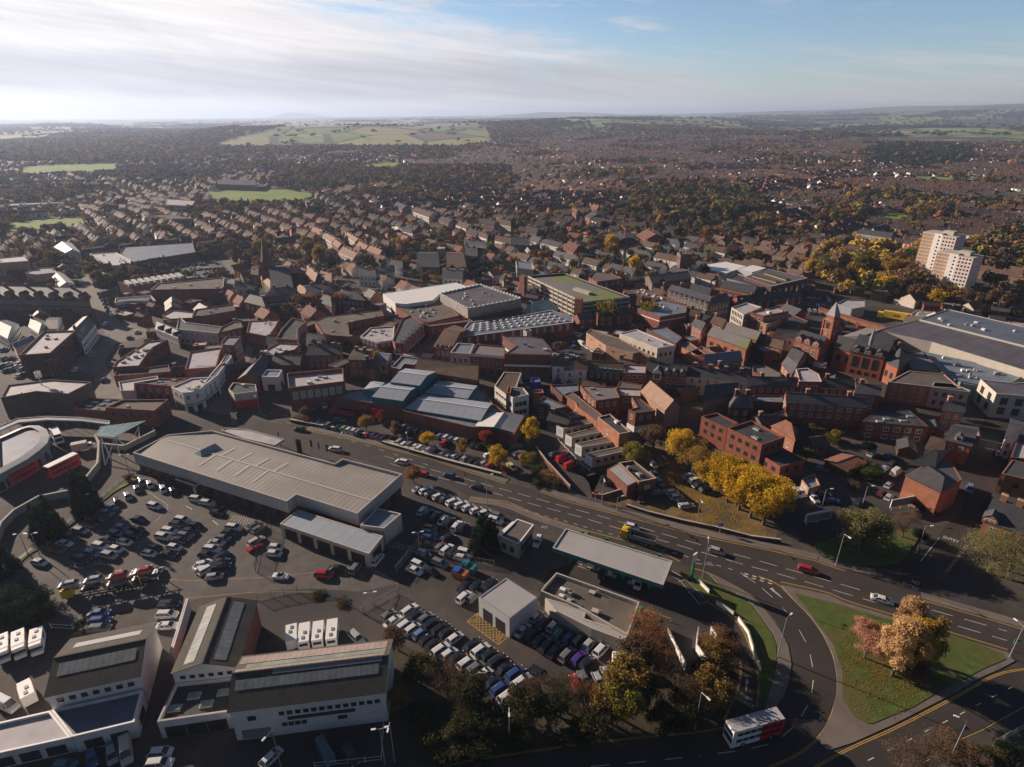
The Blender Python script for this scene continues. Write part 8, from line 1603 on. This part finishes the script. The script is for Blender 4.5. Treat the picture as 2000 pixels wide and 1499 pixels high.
if n>0:
 X, Y, A, Z, TT=HX[NI:], HY[NI:], HA[NI:], HZ[NI:], HT[NI:]
 L=rg.choice([8,9.5,12,16],n)*.52; Wd=rg.uniform(3.2,4.3,n); h=rg.uniform(5.2,6.8,n); rs=rg.uniform(2.2,3.4,n)
 base=np.array([[-1,-1,0,0],[1,-1,0,0],[1,1,0,0],[-1,1,0,0],[-1,-1,1,0],[1,-1,1,0],[1,1,1,0],[-1,1,1,0],[-1,0,1,1],[1,0,1,1],[-1.05,-1.1,.95,0],[1.05,-1.1,.95,0],[1.05,1.1,.95,0],[-1.05,1.1,.95,0],[-1.05,0,1,1.02],[1.05,0,1,1.02]],float)
 wq=[(0,1,5,4),(2,3,7,6),(1,2,6,5),(3,0,4,7),(5,6,9,9),(7,4,8,8),(10,11,15,14),(12,13,14,15)]
 wf=[]; nb=16; extra=[]
 for s in(-1,1):
  for(u,z0)in((-.55,.15),(0,.15),(.55,.15),(-.55,.6),(0,.6),(.55,.6)):extra.append([(u-.13,s*1.01,z0),(u+.13,s*1.01,z0),(u+.13,s*1.01,z0+.24),(u-.13,s*1.01,z0+.24)])
 ev=np.array(extra).reshape(-1,3); ev=np.hstack([ev,np.zeros((len(ev),1))])
 chv=np.array([[a,b_,1,c]for c in(.5,1.45)for a,b_ in((.75,-.09),(.95,-.09),(.95,.09),(.75,.09))],float)
 B0=np.vstack([base,ev,chv]); q=wq+[tuple(16+4*i+np.arange(4))for i in range(12)]; o=16+48; q+=[(o,o+1,o+5,o+4),(o+1,o+2,o+6,o+5),(o+2,o+3,o+7,o+6),(o+3,o,o+4,o+7),(o+4,o+5,o+6,o+7)]
 q=np.array(q); nv=len(B0)
 lx=B0[None,:,0]*L[:,None]; ly=B0[None,:,1]*Wd[:,None]; lz=B0[None,:,2]*h[:,None]+B0[None,:,3]*rs[:,None]; lz[:,:4]-=1.5
 c, s=np.cos(A)[:,None], np.sin(A)[:,None]; V=np.stack([X[:,None]+lx*c-ly*s,Y[:,None]+lx*s+ly*c,Z[:,None]+lz],-1).reshape(-1,3)
 F=(q[None]+(np.arange(n)*nv)[:,None,None]).reshape(-1,4)
 wc=np.array([(.19,.085,.06),(.24,.10,.068),(.60,.58,.55),(.17,.11,.085),(.56,.47,.40),(.26,.12,.085),(.66,.64,.61)]); rc=np.array([(.06,.058,.062),(.105,.07,.055),(.16,.085,.062),(.08,.065,.06),(.11,.095,.085)])
 wt=1.7*wc[np.where(rg.random(n)<.50,TT%5,rg.integers(0,7,n))]*rg.uniform(.75,1.15,(n,1)); rt=.8*rc[(TT+rg.integers(0,2,n))%5]*rg.uniform(.75,1.2,(n,1))  # wall colours raised so that distant walls read as sunlit
 tint=np.zeros((n,len(q),3)); tint[:,:6]=wt[:,None]; tint[:,6:8]=rt[:,None]; tint[:,8:20]=(.05,.055,.06); tint[:,20:]=(.24,.10,.07)
 tri=np.zeros(len(q),bool); tri[4:6]=True; trm=np.tile(tri,n)
 Vq=V
 F2=F.copy(); F2[trm,3]=F2[trm,0]
 tf=F[trm][:,:3]; qf=F[~trm]; tt=tint.reshape(-1,3)
 me=npmesh('distant_houses',V,qf,[M['farhouse']],tint=tt[~trm]); o1=bpy.data.objects.new('distant_houses',me); COL.objects.link(o1); tag(o1,'thousands of small brick and white houses filling the suburbs up to the hills','houses',kind='stuff')
 me=npmesh('distant_gables',V,tf,[M['farhouse']],tint=tt[trm]); o2=bpy.data.objects.new('distant_house_gables',me); COL.objects.link(o2); o2.parent=o1
# trees: street and garden trees, woods, hedges
def farcrowns(name,label,X,Y,H,Wd,C,nq,cone=None,ls=.20):
 n=len(X); Z=ter(X,Y); r=rg
 v=r.normal(size=(n,nq,3)); v/=np.linalg.norm(v,axis=2)[...,None]; v[...,2]=np.where(v[...,2]<-.5,-v[...,2],v[...,2])
 nb=5; bl=r.normal(size=(n,nb,3))*.33; bl[...,2]*=.7; wh=r.integers(0,nb,(n,nq)); off=np.take_along_axis(bl,wh[...,None],1)
 P=v*.62*r.uniform(.75,1.05,(n,nq,1))+off
 if cone is not None:
  t=r.uniform(0,1,(n,nq)); a=r.uniform(0,2*PI,(n,nq)); rad=(1-t)*.9+.05; Pc=np.stack([rad*np.cos(a),rad*np.sin(a),t*2-1],-1); P=np.where(cone[:,None,None],Pc,P)
 nn=v+r.normal(size=v.shape)*.5; nn/=np.linalg.norm(nn,axis=2)[...,None]
 u=np.cross(nn,r.normal(size=v.shape)); u/=np.linalg.norm(u,axis=2)[...,None]; t_=np.cross(nn,u)
 s=(ls*r.uniform(.6,1.4,(n,nq,1)))
 Q=np.stack([P-u*s-t_*s,P+u*s-t_*s*.7,P+u*s*.8+t_*s,P-u*s*.7+t_*s*.9],2)
 Q[...,0]*=(Wd/2)[:,None,None]; Q[...,1]*=(Wd/2)[:,None,None]; Q[...,2]=Q[...,2]*(H*.42)[:,None,None]+(H*.56)[:,None,None]
 Q+=np.stack([X,Y,Z],-1)[:,None,None,:]
 V=Q.reshape(-1,3); F=np.arange(len(V)).reshape(-1,4)
 tint=(C[:,None,:]*r.uniform(.7,1.3,(n,nq,1))).reshape(-1,3)
 me=npmesh(name,V,F,[M['farleaf']],tint=tint); o=bpy.data.objects.new(name,me); COL.objects.link(o); tag(o,label,'trees',kind='stuff'); return o
PAL=np.array([(.18,.115,.06),(.21,.13,.065),(.16,.135,.05),(.11,.10,.04),(.028,.04,.018),(.035,.05,.02),(.32,.18,.07),(.46,.30,.05),(.24,.22,.05),(.34,.15,.07),(.14,.095,.065)])
def scatter(n,ang=(-50,50),r=(330,3300),pw=1.0):
 a=np.radians(rg.uniform(ang[0],ang[1],n)); rr=np.sqrt(rg.uniform(r[0]**2,r[1]**2,n))if pw==1 else rg.uniform(r[0],r[1],n); return rr*np.sin(a), rr*np.cos(a)
HK=None
def near_house(x,y,d=3.4,hx=None):
 g=12.0; key={}
 for a, b_ in zip(HX,HY):key.setdefault((int(a//g),int(b_//g)),[]).append((a,b_))
 o=np.zeros(len(x),bool)
 for i, (a,b_)in enumerate(zip(x,y)):
  for da in(-1,0,1):
   for db in(-1,0,1):
    for h_ in key.get((int(a//g)+da,int(b_//g)+db),()):
     if abs(h_[0]-a)<d and abs(h_[1]-b_)<d:o[i]=True
 return o
def ptree(x,y,wood):
 n=len(x); z=ter(x,y); px, py=project(x,y,z); ok=(px>-400)&(px<2400)&~blocked(x,y,2)
 for w in NOGO:ok&=~inpoly(x,y,w)
 return px, py, ok
x, y=scatter(46000,r=(420,3200)); px, py, ok=ptree(x,y,0)
for w in Cp:ok&=~inpoly(px,py,w)
x2, y2=scatter(7000,r=(250,900)); p2, q2, k2=ptree(x2,y2,0); k2&=(q2<560)
x, y, ok, px, py=np.r_[x,x2], np.r_[y,y2], np.r_[ok,k2], np.r_[px,p2], np.r_[py,q2]
leftwood=(px<560)&(py<330); ok&=(py<575)|(((px>2045)|(px<-45))&(py<1000)); keep=rg.random(len(x))<np.where(leftwood,1,np.where(px>950,.70,.9)); ok&=keep
x, y, px, py=x[ok], y[ok], px[ok], py[ok]; nh=near_house(x,y); x, y, px, py=x[~nh], y[~nh], px[~nh], py[~nh]
wx, wy=scatter(75000,r=(380,3600)); wpx, wpy=project(wx,wy,ter(wx,wy)); ok=np.zeros(len(wx),bool)
for w in Wp:ok|=inpoly(wpx,wpy,w)
ok|=copse(wx,wy)&(wpy>270)&(rg.random(len(wx))<.8)
for w in Cp+[PX('p 0,318 240,318 240,350 0,350'),PX('p 0,428 190,420 190,475 0,475'),PX('p 385,368 630,368 610,408 390,405')]:ok&=~inpoly(wpx,wpy,w)
ok|=(wpx<430)&(wpy<322)&(wpy>262)&(rg.random(len(wx))<.5)
ok&=~blocked(wx,wy,2)&(wpx>-80)&(wpx<2080); wx, wy, wpx, wpy=wx[ok], wy[ok], wpx[ok], wpy[ok]
near=np.hypot(wx,wy)<1500; sel=near|(rg.random(len(wx))<.7); wx, wy, wpx, wpy=wx[sel], wy[sel], wpx[sel], wpy[sel]
AX, AY=np.r_[x,wx], np.r_[y,wy]; APX, APY=np.r_[px,wpx], np.r_[py,wpy]; isw=np.r_[np.zeros(len(x),bool),np.ones(len(wx),bool)]
R_=np.hypot(AX,AY); n=len(AX); pi_=rg.choice(len(PAL),n,p=np.array([4,4,4,4,3,3,2,1.2,1.6,1.5,4])/32.3)
dk=inpoly(APX,APY,PX('p 1690,283 1900,283 1900,330 1690,330'))&(rg.random(n)<.8); pi_[dk]=4
cone=np.isin(pi_,(4,5))&(rg.random(n)<.6)
H=rg.uniform(5,9.5,n)*np.where(isw,1.5,1); Wd=rg.uniform(5,10,n)*np.where(isw,1.35,1)*np.where(cone,.7,1)
cw=inpoly(APX,APY,Wp[2]); H[cw]*=1.35; Wd[cw]*=1.35; pi_[cw]=rg.choice([2,3,8,10,1,5],cw.sum()); cone&=~cw
aw=inpoly(APX,APY,Wp[-2]); pi_[aw]=rg.choice([7,6,1,8,7,2],aw.sum()); H[aw]*=1.15; Wd[aw]*=1.2; cone&=~aw
C=PAL[pi_]*rg.uniform(.85,1.4,(n,1))
od=np.argsort(R_+1e5*((APX<0)|(APX>2000)))
NT=12; FT=[]
kc=['brown','brown','olive','olive','dark','dark','rust','goldbrown','yellowgreen','rust','brown']
for i in od[:NT]:
 c=kc[pi_[i]]; o=tree('evergreen_tree' if c=='dark' else 'autumn_tree','',AX[i],AY[i],H[i],Wd[i],c,'cone' if cone[i]else 'round',2,'single trees in the town',z=float(ter(AX[i],AY[i]))); MIDT.append((o,(APX[i],APY[i]),c))
rest=od[NT:]; a=rest[R_[rest]<900]; b_=rest[(R_[rest]>=900)&(R_[rest]<1700)]; c_=rest[R_[rest]>=1700]
farcrowns('town_trees','autumn coloured garden and street trees between the nearer houses',AX[a],AY[a],H[a],Wd[a],C[a],150,cone[a],.15)
farcrowns('suburb_trees','woods and garden trees of the middle distance suburbs',AX[b_],AY[b_],H[b_],Wd[b_],C[b_],60,cone[b_],.24)
farcrowns('far_trees','brown and dark green trees thinning toward the hills',AX[c_],AY[c_],H[c_]*1.1,Wd[c_]*1.2,C[c_],26,cone[c_],.38)
x, y=scatter(90000,r=(2300,9000),pw=2); z=ter(x,y); px, py=project(x,y,z)
hn=np.sin(x/310+1.7*np.sin(y/420))*np.sin(y/260+1.3*np.sin(x/500))
hedge=(np.abs(np.sin(x/115+.8*np.sin(y/900)))<.035)|(np.abs(np.sin(y/95+.7*np.sin(x/800)))<.035)
inhill=inpoly(px,py,PX('p 370,292 370,258 560,236 950,246 975,275 900,294')); hedge&=~(inhill&(rg.random(len(x))<.55))
ok=(hedge&(rg.random(len(x))<.8))|((hn>.42)&~inhill); ok&=(px>-50)&(px<2050)&((py<268)|inhill)
x, y=x[ok], y[ok]; n=len(x); rr=np.hypot(x,y)
farcrowns('hill_trees','dark hedgerows and woods on the far hills',x,y,rg.uniform(6,12,n)*(1+rr/12000),rg.uniform(9,18,n)*(1+rr/7000),PAL[rg.choice([0,2,3,4,5,10],n)]*.8,9,None,.6)
def litter(name,label,pts,n,col,z):
 P=W(pts); a=np.array(P); x=rg.uniform(a[:,0].min(),a[:,0].max(),n); y=rg.uniform(a[:,1].min(),a[:,1].max(),n); c_=a.mean(0); dd=np.hypot(x-c_[0],y-c_[1])/np.ptp(a,0).max(); k=inpoly(x,y,P)&(rg.random(n)<np.exp(-(dd*3.0)**2)*(.55+.45*np.sin(x*.9)*np.sin(y*.7))); x, y=x[k], y[k]; n=len(x)
 t=rg.uniform(0,2*PI,n); s=rg.uniform(.05,.11,n); u=np.stack([np.cos(t)*s,np.sin(t)*s,rg.uniform(-.03,.03,n)],-1); v=np.stack([-np.sin(t)*s,np.cos(t)*s,rg.uniform(-.03,.03,n)],-1)
 Pn=np.stack([x,y,np.full(n,z)+rg.uniform(.01,.05,n)],-1); V=np.stack([Pn-u-v,Pn+u-v,Pn+u+v,Pn-u+v],1).reshape(-1,3); me=npmesh(name,V,np.arange(len(V)).reshape(-1,4),[M['L'+col]]); o=bpy.data.objects.new(name,me); COL.objects.link(o); tag(o,label,'fallen leaves',kind='stuff')
litter('fallen_leaves','golden fallen leaves scattered under the avenue','b4 600,500 900,600 1350,900 1700,1150 1500,1210 1000,1130 700,950 650,700',26000,'gold',.05)
litter('fallen_leaves','peach coloured fallen leaves on the grass island','a5 -60,480 250,430 620,800 650,940 350,1150 100,1150 -20,900',16000,'goldbrown',.21)
# labels for the individuals of the town
LAND={'the spire church':(535,540),'the white roofed hall':(850,570),'the multi storey car park':(1120,570),'the square church tower':(1325,510),'the leisure centre':(1490,560),'the tall flats':(1870,510),'the upper left road':(180,560),'the green sports field':(500,385),'the central wood':(1350,410),'the brick flats':(1650,480),'the spire terraces':(680,470),'the long cream terrace':(820,415),'the clock tower':(1625,620),'the small left field':(90,440),'the climbing road':(930,450),'the market hall':(820,790),'the five low sheds':(1130,830),'the brick factory':(1450,850),'the long cream shops':(1400,740),'the left gyratory':(210,700),'the rounded white corner':(390,740),'the curved tan hall':(1200,690),'the supermarket':(1850,660),'the Victorian houses':(1200,465),'the far right suburbs':(1950,420),'the pedestrian square':(850,690)}
def relabel(items):
 cnt={}; L=[]
 for o, p, base in items:
  k=min(LAND,key=lambda q:(LAND[q][0]-p[0])**2+((LAND[q][1]-p[1])*1.8)**2); dx, dy=p[0]-LAND[k][0], (p[1]-LAND[k][1])*1.8
  s=('right of' if dx>0 else 'left of')if abs(dx)>abs(dy)else('below' if dy>0 else 'above'); L.append((math.hypot(dx,dy),o,base,s,k))
 L.sort(key=lambda q:q[0])
 for d, o, base, s, k in L:
  key=(base,s,k); cnt[key]=cnt.get(key,0)+1; i=cnt[key]
  o['label']=('%s, nearest %s %s' if i==1 else '%s, '+ordn(i-1)+' nearest %s %s')%(base,s,k)
  o['category']=o.get('category')or 'house'
relabel([(o,p,_adj[c]+' tree')for o,p,c in MIDT])
for o, p, b0 in HOUSE:o['group']='single houses in the town'
relabel(HOUSE); relabel(SH)
# haze: one closed box of even thin air
hm=bpy.data.materials.new('haze'); hm.use_nodes=True; nt=hm.node_tree; nt.nodes.clear(); o_=nt.nodes.new('ShaderNodeOutputMaterial'); v=nt.nodes.new('ShaderNodeVolumePrincipled')
v.inputs['Color'].default_value=(.58,.72,1.0,1); v.inputs['Density'].default_value=0.000088; v.inputs['Anisotropy'].default_value=.35; nt.links.new(v.outputs[0],o_.inputs['Volume'])
b=MB(); b.box(-42000,42000,-42000,42000,-60,340,hm); o=b.build('haze'); tag(o,'thin bluish haze','haze',kind='stuff')
for o in COL.objects:
 if o.parent is None and o.get('label')and len(o['label'].split())>16:print('LONG',o['label'])
seen={}
for o in COL.objects:
 if o.parent is None and o.get('label'):seen.setdefault(o['label'],[]).append(o)
for k, v in seen.items():
 if len(v)>1:print('SAME LABEL',k,len(v))
